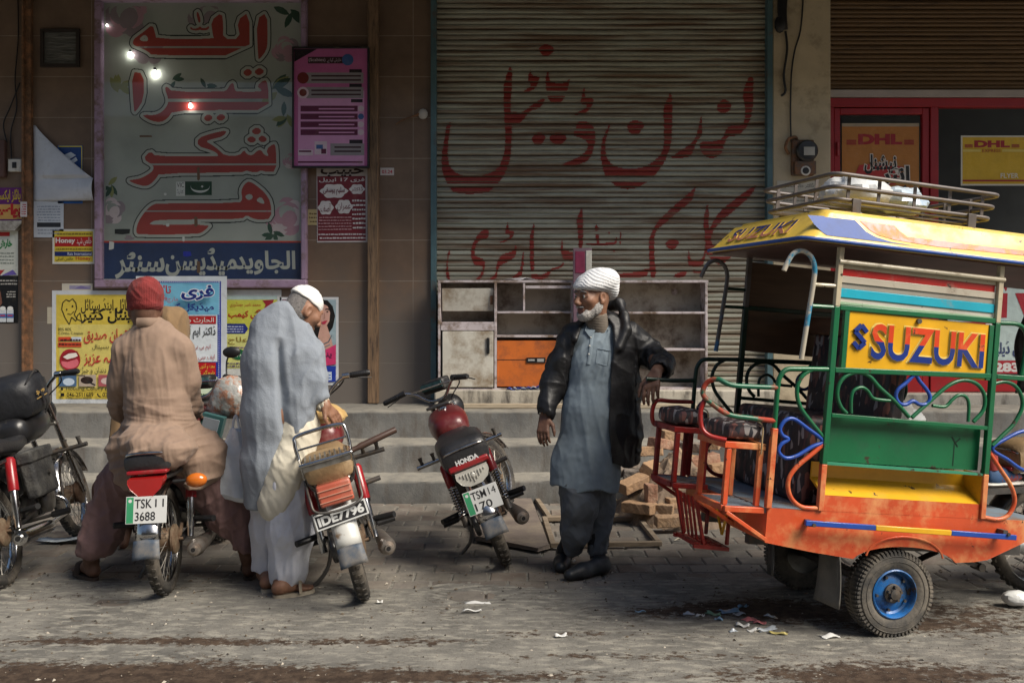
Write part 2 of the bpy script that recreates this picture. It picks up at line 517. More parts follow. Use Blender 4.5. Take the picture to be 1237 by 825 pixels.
# paving blocks in running bond, dust filled, real joints
pv = MB(); tone = []
row, y = 0, 5.0
while y < 7.78:
    d = .178
    x = -4.7 + (row % 2) * .105 + .02 * rnd.random()
    while x < 4.7:
        w = .212
        a, b = x + .005, x + w - .005; c, e = y + .005, min(y + d - .005, 7.8)
        z = rnd.gauss(0, .0016); tx, ty = rnd.gauss(0, .008), rnd.gauss(0, .008); i = .007
        def P(px, py, dz): return (px + rnd.uniform(-.002, .002), py + rnd.uniform(-.002, .002), z + dz + (px - x - w / 2) * tx + (py - y - d / 2) * ty)
        v = [P(a, c, -.04), P(b, c, -.04), P(b, e, -.04), P(a, e, -.04), P(a, c, -.006), P(b, c, -.006), P(b, e, -.006), P(a, e, -.006),
             P(a + i, c + i, 0), P(b - i, c + i, 0), P(b - i, e - i, 0), P(a + i, e - i, 0)]
        skip = rnd.random() < .012
        if not skip:
            pv.add(v, [(0, 1, 5, 4), (1, 2, 6, 5), (2, 3, 7, 6), (3, 0, 4, 7), (4, 5, 9, 8), (5, 6, 10, 9), (6, 7, 11, 10), (7, 4, 8, 11), (8, 9, 10, 11)])
            tone += [rnd.random()] * 12
        x += w
    y += d; row += 1
def paver_mat(name, cols, dust, att='tone', sc=1.0):
    m = bpy.data.materials.new(name); m.use_nodes = True
    t = m.node_tree; N, L = t.nodes, t.links; p = N['Principled BSDF']
    tc = N.new('ShaderNodeTexCoord')
    a = N.new('ShaderNodeAttribute'); a.attribute_name = att
    r = N.new('ShaderNodeValToRGB'); e = r.color_ramp.elements
    e[0].color = (*cols[0], 1); e[1].color = (*cols[-1], 1)
    for i, c in enumerate(cols[1:-1]): q = e.new((i + 1) / (len(cols) - 1)); q.color = (*c, 1)
    L.new(a.outputs['Fac'], r.inputs[0])
    n = N.new('ShaderNodeTexNoise'); n.inputs['Scale'].default_value = 7 * sc; n.inputs['Detail'].default_value = 10; n.inputs['Roughness'].default_value = .7
    L.new(tc.outputs['Object'], n.inputs[0])
    mr = N.new('ShaderNodeMapRange'); mr.inputs[1].default_value = .42; mr.inputs[2].default_value = .66; L.new(n.outputs[0], mr.inputs[0])
    x = N.new('ShaderNodeMix'); x.data_type = 'RGBA'; L.new(mr.outputs[0], x.inputs[0]); L.new(r.outputs[0], x.inputs[6]); x.inputs[7].default_value = (*dust, 1)
    n2 = N.new('ShaderNodeTexNoise'); n2.inputs['Scale'].default_value = 2.1 * sc; n2.inputs['Detail'].default_value = 8; L.new(tc.outputs['Object'], n2.inputs[0])
    m2 = N.new('ShaderNodeMapRange'); m2.inputs[1].default_value = .35; m2.inputs[2].default_value = .65; m2.inputs[3].default_value = .62; m2.inputs[4].default_value = 1.2; L.new(n2.outputs[0], m2.inputs[0])
    k = N.new('ShaderNodeVectorMath'); k.operation = 'SCALE'; L.new(x.outputs[2], k.inputs[0]); L.new(m2.outputs[0], k.inputs['Scale'])
    L.new(k.outputs[0], p.inputs['Base Color']); p.inputs['Roughness'].default_value = .9; p.inputs['Specular IOR Level'].default_value = .25
    n3 = N.new('ShaderNodeTexNoise'); n3.inputs['Scale'].default_value = 60 * sc; n3.inputs['Detail'].default_value = 6; L.new(tc.outputs['Object'], n3.inputs[0])
    b = N.new('ShaderNodeBump'); b.inputs['Strength'].default_value = .6; b.inputs['Distance'].default_value = .006
    L.new(n3.outputs[0], b.inputs['Height']); L.new(b.outputs[0], p.inputs['Normal'])
    return m
M_PAVE = paver_mat('paving_block', [(.12, .112, .10), (.19, .172, .15), (.17, .135, .11), (.15, .145, .136)], (.22, .20, .168))
pave = pv.build('pavement', M_PAVE, smooth=0)
at = pave.data.attributes.new('tone', 'FLOAT', 'POINT'); at.data.foreach_set('value', tone)
tag(pave, kind='structure')

# ------------------------------------------------------------------ concrete steps
def conc_mat(name, c0, c1, dust, stain=(.09, .08, .07)):
    m = bpy.data.materials.new(name); m.use_nodes = True
    t = m.node_tree; N, L = t.nodes, t.links; p = N['Principled BSDF']
    tc = N.new('ShaderNodeTexCoord')
    def noise(s, st=(1, 1, 1), det=9):
        mp = N.new('ShaderNodeMapping'); mp.inputs['Scale'].default_value = st; L.new(tc.outputs['Object'], mp.inputs[0])
        n = N.new('ShaderNodeTexNoise'); n.inputs['Scale'].default_value = s; n.inputs['Detail'].default_value = det; n.inputs['Roughness'].default_value = .66; L.new(mp.outputs[0], n.inputs[0]); return n.outputs[0]
    def ramp(src, a, b):
        r = N.new('ShaderNodeMapRange'); r.inputs[1].default_value = a; r.inputs[2].default_value = b; L.new(src, r.inputs[0]); return r.outputs[0]
    def mix(f, a, b):
        x = N.new('ShaderNodeMix'); x.data_type = 'RGBA'; L.new(f, x.inputs[0])
        for s, i in ((a, 6), (b, 7)):
            if isinstance(s, tuple): x.inputs[i].default_value = (*s, 1)
            else: L.new(s, x.inputs[i])
        return x.outputs[2]
    c = mix(ramp(noise(2.4), .35, .65), c0, c1)
    c = mix(ramp(noise(7, (1.6, 1, .42)), .48, .68), c, stain)
    g = N.new('ShaderNodeNewGeometry'); s = N.new('ShaderNodeSeparateXYZ'); L.new(g.outputs['Normal'], s.inputs[0])
    ml = N.new('ShaderNodeMath'); ml.operation = 'MULTIPLY'; L.new(ramp(s.outputs[2], .3, .95), ml.inputs[0]); L.new(ramp(noise(6), .25, .55), ml.inputs[1])
    c = mix(ml.outputs[0], c, dust)
    L.new(c, p.inputs['Base Color']); p.inputs['Roughness'].default_value = .9; p.inputs['Specular IOR Level'].default_value = .25
    b = N.new('ShaderNodeBump'); b.inputs['Strength'].default_value = .55; b.inputs['Distance'].default_value = .008
    L.new(noise(50), b.inputs['Height']); L.new(b.outputs[0], p.inputs['Normal'])
    return m
M_STEP = conc_mat('worn_concrete', (.08, .081, .08), (.165, .16, .148), (.235, .22, .188))
M_CONC = conc_mat('rough_concrete', (.24, .23, .21), (.36, .34, .30), (.40, .37, .31))
st = MB()
prof = [(7.745, -.05), (7.745, .155), (7.752, .173), (7.77, .18), (8.055, .185), (8.06, .19), (8.06, .39), (8.067, .407), (8.085, .414), (8.415, .419), (8.42, .425), (8.42, .625), (8.427, .641), (8.445, .648), (9.3, .652)]
SX = np.arange(-6.5, 6.51, .06)
pt = np.array([(x, y, z) for x in SX for y, z in prof])
jit = vnoise(pt * np.array([3.1, 2.2, 3.3]), 5) * .009 + vnoise(pt * 14, 6) * .006 + vnoise(pt * 40, 7) * .0025
chip = np.clip(vnoise(pt * np.array([7, 1, 3]), 12) - .30, 0, 1) * .07 * (np.tile([0, .6, 1, .6, 0, 0, .6, 1, .6, 0, 0, .6, 1, .6, 0], len(SX)))
jit = jit + chip
jz = -chip * .6 + vnoise(pt * np.array([2.3, 2.2, 2.3]), 8) * .006 + vnoise(pt * 17, 4) * .005
pt2 = pt.copy(); pt2[:, 1] += jit; pt2[:, 2] += jz
n = len(prof)
st.add([tuple(p) for p in pt2], [(i * n + k, (i + 1) * n + k, (i + 1) * n + k + 1, i * n + k + 1) for i in range(len(SX) - 1) for k in range(n - 1)])
steps = st.build('concrete_steps', M_STEP, org=(0, 8.3, 0), smooth=50)
tag(steps, 'three long worn grey concrete steps running along the foot of the shops', 'steps')

# ------------------------------------------------------------------ shop on the left: brown tiled wall, sign window
def tile_mat(name, c0, c1, joint, w, h, off=0.):
    m = bpy.data.materials.new(name); m.use_nodes = True
    t = m.node_tree; N, L = t.nodes, t.links; p = N['Principled BSDF']
    tc = N.new('ShaderNodeTexCoord'); sp = N.new('ShaderNodeSeparateXYZ'); L.new(tc.outputs['Object'], sp.inputs[0])
    cb = N.new('ShaderNodeCombineXYZ'); L.new(sp.outputs[0], cb.inputs[0]); L.new(sp.outputs[2], cb.inputs[1])
    b = N.new('ShaderNodeTexBrick'); b.offset = off; b.inputs['Scale'].default_value = 1; b.inputs['Brick Width'].default_value = w; b.inputs['Row Height'].default_value = h
    b.inputs['Mortar Size'].default_value = .004; b.inputs['Mortar Smooth'].default_value = .1
    b.inputs['Color1'].default_value = (*c0, 1); b.inputs['Color2'].default_value = (*c1, 1); b.inputs['Mortar'].default_value = (*joint, 1)
    L.new(cb.outputs[0], b.inputs[0])
    n = N.new('ShaderNodeTexNoise'); n.inputs['Scale'].default_value = 2.5; n.inputs['Detail'].default_value = 10; n.inputs['Roughness'].default_value = .68; L.new(tc.outputs['Object'], n.inputs[0])
    mr = N.new('ShaderNodeMapRange'); mr.inputs[1].default_value = .3; mr.inputs[2].default_value = .72; mr.inputs[3].default_value = .72; mr.inputs[4].default_value = 1.25; L.new(n.outputs[0], mr.inputs[0])
    k = N.new('ShaderNodeVectorMath'); k.operation = 'SCALE'; L.new(b.outputs['Color'], k.inputs[0]); L.new(mr.outputs[0], k.inputs['Scale'])
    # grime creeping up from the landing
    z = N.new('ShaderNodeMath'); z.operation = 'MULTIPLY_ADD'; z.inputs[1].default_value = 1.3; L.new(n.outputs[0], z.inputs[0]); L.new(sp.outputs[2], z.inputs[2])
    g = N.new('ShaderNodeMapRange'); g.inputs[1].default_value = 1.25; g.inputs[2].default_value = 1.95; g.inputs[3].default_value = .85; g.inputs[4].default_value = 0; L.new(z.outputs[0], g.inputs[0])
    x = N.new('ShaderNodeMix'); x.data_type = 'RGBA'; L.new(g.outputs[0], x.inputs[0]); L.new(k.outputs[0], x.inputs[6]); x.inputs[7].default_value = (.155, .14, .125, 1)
    L.new(x.outputs[2], p.inputs['Base Color']); p.inputs['Roughness'].default_value = .55
    bp = N.new('ShaderNodeBump'); bp.inputs['Strength'].default_value = .5; bp.inputs['Distance'].default_value = .004; bp.invert = True
    L.new(b.outputs['Fac'], bp.inputs['Height']); L.new(bp.outputs[0], p.inputs['Normal'])
    return m
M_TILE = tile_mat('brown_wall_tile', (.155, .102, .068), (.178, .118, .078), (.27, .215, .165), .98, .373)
M_LAV = mat('lavender_paint', (.33, .23, .33), .45, var=.2, dirt=(.18, .12, .11), dl=(.5, .66), ds=9, bump=.2)
M_POST = mat('old_brown_wood', (.20, .125, .07), .7, var=.35, st=(14, 14, 1.2), vs=3, dirt=(.07, .045, .03), dl=(.5, .62), ds=4, bump=.3, bs=20)
M_RUST = mat('rusty_iron', (.14, .075, .04), .85, var=.4, vs=14, dirt=(.28, .13, .06), dl=(.48, .62), ds=12, bump=.5)
M_DARK = mat('dark_interior', (.012, .012, .012), .9)
M_GLASS = glass('window_glass')
M_BLACK = mat('black_plastic', (.012, .012, .013), .45, var=.3, dirt=(.09, .08, .065), dl=(.55, .8), ds=8)
M_WHITEP = mat('white_plastic', (.62, .6, .55), .45, var=.1, dirt=(.3, .27, .22), dl=(.55, .75), ds=15)

shopA = thing('medicine_shop', 'brown tiled medicine shop front with a big red lettered flower print window', 'shop', (wx(240), YW, .65))
oA = shopA.location
def partA(mb, name, m, **k): return mb.build(name, m, shopA, org=oA, **k)
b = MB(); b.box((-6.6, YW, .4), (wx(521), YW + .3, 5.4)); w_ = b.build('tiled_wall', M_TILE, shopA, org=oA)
b = MB(); b.box((wx(445), YW - .07, .655), (wx(458), YW + .02, 5.0)); partA(b, 'timber_post', M_POST, bevel=.008)
b = MB(); b.box((wx(30.5), YW - .05, .66), (wx(40), YW + .02, 5.0)); b.box((wx(30.5), YW - .075, .66), (wx(33), YW - .05, 5.0)); partA(b, 'angle_iron', M_RUST, bevel=.003)
# little ventilation pane
b = MB(); X0, X1, Z0, Z1 = wx(50), wx(97), wz(82), wz(36)
for q in ((X0, Z0, X1, Z0 + .03), (X0, Z1 - .03, X1, Z1), (X0, Z0 + .03, X0 + .03, Z1 - .03), (X1 - .03, Z0 + .03, X1, Z1 - .03)): b.box((q[0], YW - .03, q[1]), (q[2], YW + .01, q[3]))
fr_ = partA(b, 'vent_window', mat('dark_frame', (.03, .022, .018), .5))
b = MB(); b.box((X0 + .03, YW - .012, Z0 + .03), (X1 - .03, YW - .006, Z1 - .03))
b.build('pane', mat('rippled_glass', (.11, .11, .10), .12, var=.5, vs=9, st=(.6, 1, 3.5), bump=.6, bs=14, bd=.02), fr_, org=oA)
# sign window
wu0, wu1, wv0, wv1 = 123, 368, 2, 347
b = MB()
fw = .075
X0, X1, Z0, Z1 = wx(wu0 - 6), wx(wu1 + 4), wz(wv1 + 1), wz(wv0 - 8)
for q in ((X0, Z0, X1, Z0 + fw), (X0, Z1 - fw, X1, Z1), (X0, Z0 + fw, X0 + fw * .9, Z1 - fw), (X1 - fw * .7, Z0 + fw, X1, Z1 - fw)):
    b.box((q[0], YW - .07, q[1]), (q[2], YW + .01, q[3]))
win = partA(b, 'sign_window', M_LAV, bevel=.012)
b = MB(); b.flat([(X0 + .05, YW - .045, Z0 + .05), (X1 - .04, YW - .045, Z0 + .05), (X1 - .04, YW - .045, Z1 - .05), (X0 + .05, YW - .045, Z1 - .05)]); b.build('pane', M_GLASS, win, org=oA)

# the printed sheet behind the glass: flowers, red words with a pale and a black outline, blue strip
def sheet_mat():
    m = bpy.data.materials.new('flower_print'); m.use_nodes = True
    t = m.node_tree; N, L = t.nodes, t.links; p = N['Principled BSDF']
    tc = N.new('ShaderNodeTexCoord')
    n = N.new('ShaderNodeTexNoise'); n.inputs['Scale'].default_value = 1.6; n.inputs['Detail'].default_value = 5; L.new(tc.outputs['Object'], n.inputs[0])
    r = N.new('ShaderNodeValToRGB'); e = r.color_ramp.elements
    e[0].position = .3; e[0].color = (.25, .27, .23, 1); e[1].position = .7; e[1].color = (.42, .43, .38, 1)
    q = e.new(.5); q.color = (.36, .38, .33, 1)
    L.new(n.outputs[0], r.inputs[0]); L.new(r.outputs[0], p.inputs['Base Color']); p.inputs['Roughness'].default_value = .5
    return m
def px(P, z, o): return [(o[0] + a / z, o[1] + b_ / z) for a, b_ in P]
Z1_, O1 = 5.5, (140, 0)
Z2_, O2 = 5.157, (140, 140)
LET = [
 [px([(888,80),(890,372),(240,372),(215,345),(150,315),(112,300),(118,265),(150,240),(185,215),(245,165),(262,225),(270,262),(655,262),(645,240),(632,140),(705,85),(715,170),(712,262),(828,262),(805,140)], Z1_, O1),
  px([(155,262),(190,232),(213,248),(215,278),(175,278)], Z1_, O1)],
 [px([(935,130),(1005,85),(1010,280),(1000,340),(955,398),(945,390)], Z1_, O1)],
 [px([(500,182),(515,195),(545,190),(560,178),(575,192),(600,190),(618,175),(622,190),(605,205),(575,207),(560,200),(540,208),(505,203),(492,190)], Z1_, O1)],
 [px([(535,90),(548,80),(566,140),(555,160),(545,140)], Z1_, O1)],
 [px([(105,480),(185,490),(188,660),(130,750),(120,735)], Z1_, O1)],
 [px([(990,530),(1012,560),(1017,735),(710,735),(690,728),(670,738),(380,738),(345,790),(300,815),(240,808),(178,772),(190,765),(260,768),(310,745),(345,700),(350,660),(325,590),(340,575),(375,612),(715,612),(740,600),(760,562),(782,552),(790,600),(805,612),(960,612),(972,600),(935,575)], Z1_, O1)],
 [px([(840,485),(880,455),(912,485),(875,515)], Z1_, O1)], [px([(915,480),(955,450),(992,478),(950,508)], Z1_, O1)],
 [px([(580,788),(615,756),(650,785),(612,815)], Z1_, O1)], [px([(662,785),(700,755),(735,780),(697,812)], Z1_, O1)],
 [px([(985,172),(998,200),(1001,350),(930,350),(905,340),(880,354),(845,352),(815,342),(785,354),(270,360),(252,392),(215,430),(180,440),(120,425),(80,405),(100,400),(150,393),(200,368),(235,340),(235,310),(170,270),(215,220),(250,255),(600,252),(640,255),(632,235),(600,217),(510,190),(512,140),(600,110),(697,90),(670,130),(600,147),(560,160),(600,183),(640,212),(680,250),(770,250),(800,213),(815,240),(850,250),(882,218),(905,213),(925,245),(955,255),(935,213)], Z2_, O2)],
 [px([(840,98),(880,70),(912,98),(876,125)], Z2_, O2)], [px([(812,150),(845,125),(880,150),(848,175)], Z2_, O2)], [px([(882,145),(915,120),(947,150),(915,172)], Z2_, O2)],
 [px([(780,470),(800,428),(830,408),(870,430),(930,480),(966,540),(970,640),(900,650),(850,640),(815,618),(785,645),(500,645),(260,650),(225,660),(205,682),(592,675),(550,720),(510,738),(140,742),(125,720),(140,660),(180,600),(220,560),(260,545),(770,545),(790,520)], Z2_, O2),
  px([(805,508),(815,492),(840,488),(855,502),(848,520),(825,527)], Z2_, O2), px([(870,528),(905,502),(930,545),(912,550)], Z2_, O2)],
]
sh = MB()
sc = YW / FPX
oS = (wx(245), YW, wz(175))
SF = Frame((0, YW - .006, 0), (1, 0, 0), (0, 0, 1))
def sp_(u, v): return (wx(u), wz(v))
sh.add([(X0 + .05, YW - .006, wz(292)), (X1 - .04, YW - .006, wz(292)), (X1 - .04, YW - .006, Z1 - .05), (X0 + .05, YW - .006, Z1 - .05)], [(0, 1, 2, 3)], 0)
rect(sh, SF, X0 + .05, Z0 + .05, X1 - .04, wz(292), 4, 0.0)
rect(sh, SF, X0 + .05, wz(293.3), X1 - .04, wz(291.3), 5, .0006)
rect(sh, SF, X0 + .05, Z0 + .072, X1 - .04, Z0 + .082, 2, .0006)
rows = np.arange(4, 291, .55)
shp = [[chaikin(l, 1) for l in s] for s in LET]
for bnd, a, b2, r in runs(shp, rows, .5, [0., 3.4, 4.6]):
    rect(sh, SF, wx(a), wz(rows[r] + .28), wx(b2), wz(rows[r] - .28), (1, 2, 3)[bnd], .0012)
# bright edge strokes on the letters and the roses of the print
rr = random.Random(3)
def petal(u, v, rx, ry, an, m, l, tip=0.):
    n_ = 12; ca, sa = math.cos(an), math.sin(an); P = []
    for t in np.linspace(0, 6.283, n_, endpoint=False):
        a_, c_ = rx * math.cos(t), ry * math.sin(t) * (1 - tip * abs(math.cos(t)) ** 3) * rr.uniform(.9, 1.1)
        P.append((min(max(u + a_ * ca - c_ * sa, 128), 362), min(max(v + a_ * sa + c_ * ca, 8), 290)))
    sh.flat([SF(*sp_(*p), l) for p in P], m)
def rose(u, v, R, mi, lvl):
    if mi[0] in (8, 10):
        for k in range(5): an = rr.random() * 6.28; petal(u + R * .7 * math.cos(an), v + R * .7 * math.sin(an), R * .75, R * .28, an + .3, mi[k % 2], lvl + k * .00005, .8)
        return
    for ring, (rd, n_) in enumerate(((.78, 7), (.5, 6), (.25, 4))):
        for k in range(n_):
            an = 6.283 * k / n_ + ring + rr.random() * .4; petal(u + R * rd * math.cos(an), v + R * rd * .85 * math.sin(an), R * .42, R * .5, an, (0, mi[0], mi[1], mi[0])[(k + ring) % 4], lvl + (ring * 7 + k) * .00003)
for u, v, R, mi in ((345, 262, 22, (6, 7)), (150, 20, 26, (9, 6)), (135, 255, 15, (7, 9)), (345, 60, 15, (6, 9)), (350, 15, 14, (8, 8)), (332, 110, 17, (8, 10)), (345, 140, 12, (10, 8)), (133, 225, 10, (8, 10)),
                    (250, 20, 20, (9, 0)), (180, 60, 18, (9, 9)), (330, 282, 10, (8, 8)), (210, 98, 9, (8, 8)), (250, 105, 9, (8, 8)), (352, 195, 9, (6, 7)), (145, 110, 14, (10, 10)), (160, 280, 12, (0, 9))):
    rose(u, v, R, mi, .0002 + .0004 * rr.random())
put_text(sh, SF, 'الجاوید', wx(284), wz(332), wx(357), wz(303), 2, .0008, .03)
put_text(sh, SF, 'میڈیسن', wx(200), wz(334), wx(286), wz(299), 2, .0008, .03)
put_text(sh, SF, 'سنٹر', wx(139), wz(337), wx(199), wz(304), 2, .0008, .03)
# flag sticker
rect(sh, SF, wx(213), wz(237), wx(223.7), wz(220), 11, .002); rect(sh, SF, wx(223.7), wz(236), wx(256), wz(219.5), 12, .002)
put_text(sh, SF, 'VIC', wx(214), wz(226.5), wx(222.5), wz(221), 3, .0026); put_text(sh, SF, 'کارڈ', wx(214), wz(235), wx(222), wz(229), 3, .0026)
sh.flat([SF(*sp_(231 + 11 + 11.5 * math.cos(t) * k, 226 + 7.2 * math.sin(t) * k2), .0026) for k, k2, ts in ((1, 1, np.linspace(-.25, 3.4, 14)), (.98, .62, np.linspace(3.3, -.15, 14))) for t in ts], 11)
sh.flat([SF(*sp_(244.5 + (1.9 if i % 2 == 0 else .8) * math.cos(i * .628 + .3), 225.6 + (1.9 if i % 2 == 0 else .8) * math.sin(i * .628 + .3)), .0026) for i in range(10)], 11)
# scraped patches and leftover tape
for u, v, w, h, mi in ((135, 297, 3, 5, 11), (203, 272, 2, 2, 11), (222, 289, 1.5, 3, 11), (176, 165, 8, 1.2, 13), (240, 210, 1.6, 8, 13), (237, 268, 2, 6, 13), (148, 280, 9, 3.5, 3), (200, 235, 1.5, 1.5, 11), (240, 323, 2.2, 7, 13), (226, 307, 5, 3, 14)):
    sh.flat([SF(*sp_(u + w * rr.uniform(.8, 1.1) * a, v + h * rr.uniform(.8, 1.1) * c), .003) for a, c in ((-1, -1), (.2, -1.1), (1, -.9), (1.1, .8), (0, 1), (-1, .9))], mi)
sh.build('printed_sheet', [sheet_mat(), mat('red_print', (.34, .040, .028), .5, var=.15, vs=3), mat('pale_print', (.43, .44, .38), .5, var=.08), paper('0e1210'),
    mat('navy_print', (.012, .032, .10), .45, var=.25, vs=4), paper('b8321f'), paper('b48a94'), paper('c8b8b6'), paper('2b4a38'), paper('8d7e82'), paper('8a8c54'), paper('d2d3cc'), paper('0d3a1e'), mat('tape_stain', (.15, .08, .04), .6), paper('1a2aa0')], win, org=oA, smooth=0)
# lamp reflections, built as small glowing shapes behind the glass
for i, (u, v, l) in enumerate(((157, 66, 'bare lit bulb by the top left red word behind the window glass'), (187, 89, 'brightest lit bulb over the second red word behind the window glass'), (230, 128, 'lit bulb in front of the long red letter behind the window glass'), (129, 31, 'faint lit bulb in the upper left corner behind the window glass'))):
    p = W(u, v, YW - .024)
    t_ = thing('light_bulb', l, 'bulb', p, group='lit bulbs in the sign window')
    r = (.017, .022, .017, .009)[i]
    b = MB(); b.lathe((0, 0, 0), (0, 0, 1), [(.0005, -r * 1.15), (r * .6, -r), (r * .95, -.4 * r), (r * .95, .2 * r), (r * .5, .9 * r), (r * .45, 1.2 * r)], 14)
    b.build('bulb_glass', MATS.setdefault('bulb_%d' % (i == 3), emit('lit_bulb', (1, .97, .9), (26, 26, 26, 8)[i])), t_)
    b = MB(); b.cyl((0, 0, 1.2 * r), (0, 0, 2.4 * r), r * .55, n=10); b.build('socket', M_BLACK, t_)

# ------------------------------------------------------------------ middle shop: roller shutter with red Urdu lettering
YS = 9.17
SL = .0965
PROF = [(0, 0), (.05, .012), (.12, .017), (.30, .019), (.43, .016), (.48, .008), (.53, .016), (.62, .019), (.82, .018), (.92, .013), (.97, .004)]
def slat_y(z, z0=.80):
    t = ((z - z0) / SL) % 1.0
    a = [p[0] for p in PROF] + [1.0]; d = [p[1] for p in PROF] + [0]
    return YS - float(np.interp(t, a, d)) * 1.5
shopB = thing('clinic_shop', 'closed shop front with pale roller shutter hand painted in big red Urdu letters', 'shop', (wx(727), YW, .65))
oB = shopB.location
b = MB()
zs = []
z = .80
while z < 4.75:
    for t, d in PROF: zs.append((z + t * SL, YS - d * 1.5))
    z += SL
xa, xb = wx(525), wx(930)
XS = np.linspace(xa, xb, 40)
sag = lambda x, z: .004 * math.sin(x * 2.1 + z * 1.3) + .003 * math.sin(x * 5.3 + z * 7)
pts = [(x, y + sag(x, z), z) for z, y in zs for x in XS]
m_ = len(XS)
b.add(pts, [(j * m_ + i, j * m_ + i + 1, (j + 1) * m_ + i + 1, (j + 1) * m_ + i) for j in range(len(zs) - 1) for i in range(m_ - 1)], 0)
def shutter_mat(name, c0, c1, rust, seed=0, wear=.44):
    m = bpy.data.materials.new(name); m.use_nodes = True
    t = m.node_tree; N, L = t.nodes, t.links; p = N['Principled BSDF']
    tc = N.new('ShaderNodeTexCoord')
    def noise(s, st, det=8):
        mp = N.new('ShaderNodeMapping'); mp.inputs['Scale'].default_value = st; mp.inputs['Location'].default_value = (seed, seed, seed); L.new(tc.outputs['Object'], mp.inputs[0])
        n = N.new('ShaderNodeTexNoise'); n.inputs['Scale'].default_value = s; n.inputs['Detail'].default_value = det; n.inputs['Roughness'].default_value = .65; L.new(mp.outputs[0], n.inputs[0]); return n.outputs[0]
    def ramp(src, a, b): 
        r = N.new('ShaderNodeMapRange'); r.inputs[1].default_value = a; r.inputs[2].default_value = b; L.new(src, r.inputs[0]); return r.outputs[0]
    def mix(f, a, b):
        x = N.new('ShaderNodeMix'); x.data_type = 'RGBA'; L.new(f, x.inputs[0])
        for s, i in ((a, 6), (b, 7)):
            if isinstance(s, tuple): x.inputs[i].default_value = (*s, 1)
            else: L.new(s, x.inputs[i])
        return x.outputs[2]
    c = mix(ramp(noise(3, (1, 1, 3)), .3, .7), c0, c1)
    c = mix(ramp(noise(2.2, (.35, 1, 9)), wear, wear + .17), c, rust)
    # rust and grease in the folds between slats
    sp = N.new('ShaderNodeSeparateXYZ'); L.new(tc.outputs['Object'], sp.inputs[0])
    w = N.new('ShaderNodeMath'); w.operation = 'MULTIPLY_ADD'; w.inputs[1].default_value = 1 / SL; w.inputs[2].default_value = 20 - (.80 - .65) / SL; L.new(sp.outputs[2], w.inputs[0])
    f = N.new('ShaderNodeMath'); f.operation = 'FRACT'; L.new(w.outputs[0], f.inputs[0])
    d = N.new('ShaderNodeMath'); d.operation = 'PINGPONG'; d.inputs[1].default_value = .5; L.new(f.outputs[0], d.inputs[0])
    g = N.new('ShaderNodeMapRange'); g.inputs[1].default_value = .03; g.inputs[2].default_value = .13; g.inputs[3].default_value = .85; g.inputs[4].default_value = 0; L.new(d.outputs[0], g.inputs[0])
    ml = N.new('ShaderNodeMath'); ml.operation = 'MULTIPLY'; L.new(g.outputs[0], ml.inputs[0]); L.new(ramp(noise(1.8, (.8, 1, 5)), .25, .6), ml.inputs[1])
    c = mix(ml.outputs[0], c, (.13, .075, .045))
    L.new(c, p.inputs['Base Color']); p.inputs['Roughness'].default_value = .5; p.inputs['Metallic'].default_value = .0
    return m
shut = b.build('roller_shutter', [shutter_mat('pale_green_shutter', (.305, .305, .245), (.40, .41, .335), (.165, .108, .068))], shopB, org=oB, smooth=60)
z4, o4 = 3.929, (520, 40); z5, o5 = 5.155, (710, 80); z6, o6 = 6.185, (530, 240); z7, o7 = 5.89, (720, 210)
URDU = [px(P, z5, o5) for P in (
 [(1012,60),(1042,62),(1036,140),(1040,215),(1025,325),(985,392),(940,430),(885,428),(862,470),(845,530),(812,565),(765,570),(728,552),(705,515),(695,465),(840,462),(868,385),(900,362),(965,365),(985,340),(988,240),(970,180),(985,110)],
 [(715,285),(720,380),(722,430),(690,450),(665,520),(645,565),(510,572),(545,545),(620,500),(660,465),(682,430),(695,375)],
 [(795,258),(850,188),(918,240),(860,300)],
 [(525,140),(535,250),(532,350),(525,480),(500,560),(460,630),(400,700),(330,750),(250,768),(180,750),(110,685),(88,600),(82,540),(90,470),(105,420),(145,340),(135,400),(118,440),(110,500),(118,560),(150,610),(220,635),(300,635),(370,620),(440,570),(475,520),(480,440),(478,330),(472,260),(500,200)],
 [(240,380),(265,340),(310,332),(370,352),(335,395),(320,430),(280,425)])]
URDU += [px(P, z4, o4) for P in (
 [(695,420),(730,412),(770,430),(785,470),(785,520),(760,600),(700,625),(615,630),(660,605),(720,580),(750,545),(745,510),(720,495),(675,485),(690,450)],
 [(735,235),(735,310),(775,300),(775,330),(750,375),(675,388),(715,365),(745,350),(740,335),(712,335),(718,300)],
 [(470,500),(515,462),(555,490),(515,545)], [(550,495),(605,463),(660,490),(610,540)],
 [(385,130),(390,250),(380,330),(388,430),(385,560),(370,630),(340,690),(300,735),(260,760),(120,762),(85,730),(62,680),(52,640),(52,560),(62,520),(68,470),(80,420),(102,418),(92,450),(82,520),(80,590),(95,640),(140,675),(220,680),(280,665),(320,640),(345,590),(358,500),(350,400),(345,300),(350,220)],
 [(380,365),(430,378),(470,350),(490,330),(545,300),(540,330),(510,360),(470,365),(450,400),(420,430),(382,432)],
 [(475,150),(480,200),(520,200),(515,230),(490,270),(425,283),(460,260),(480,245),(460,225)],
 [(562,160),(565,220),(590,235),(640,235),(665,205),(655,260),(630,320),(600,335),(570,325),(550,290),(545,210)],
 [(505,75),(545,40),(600,72),(550,115)])]
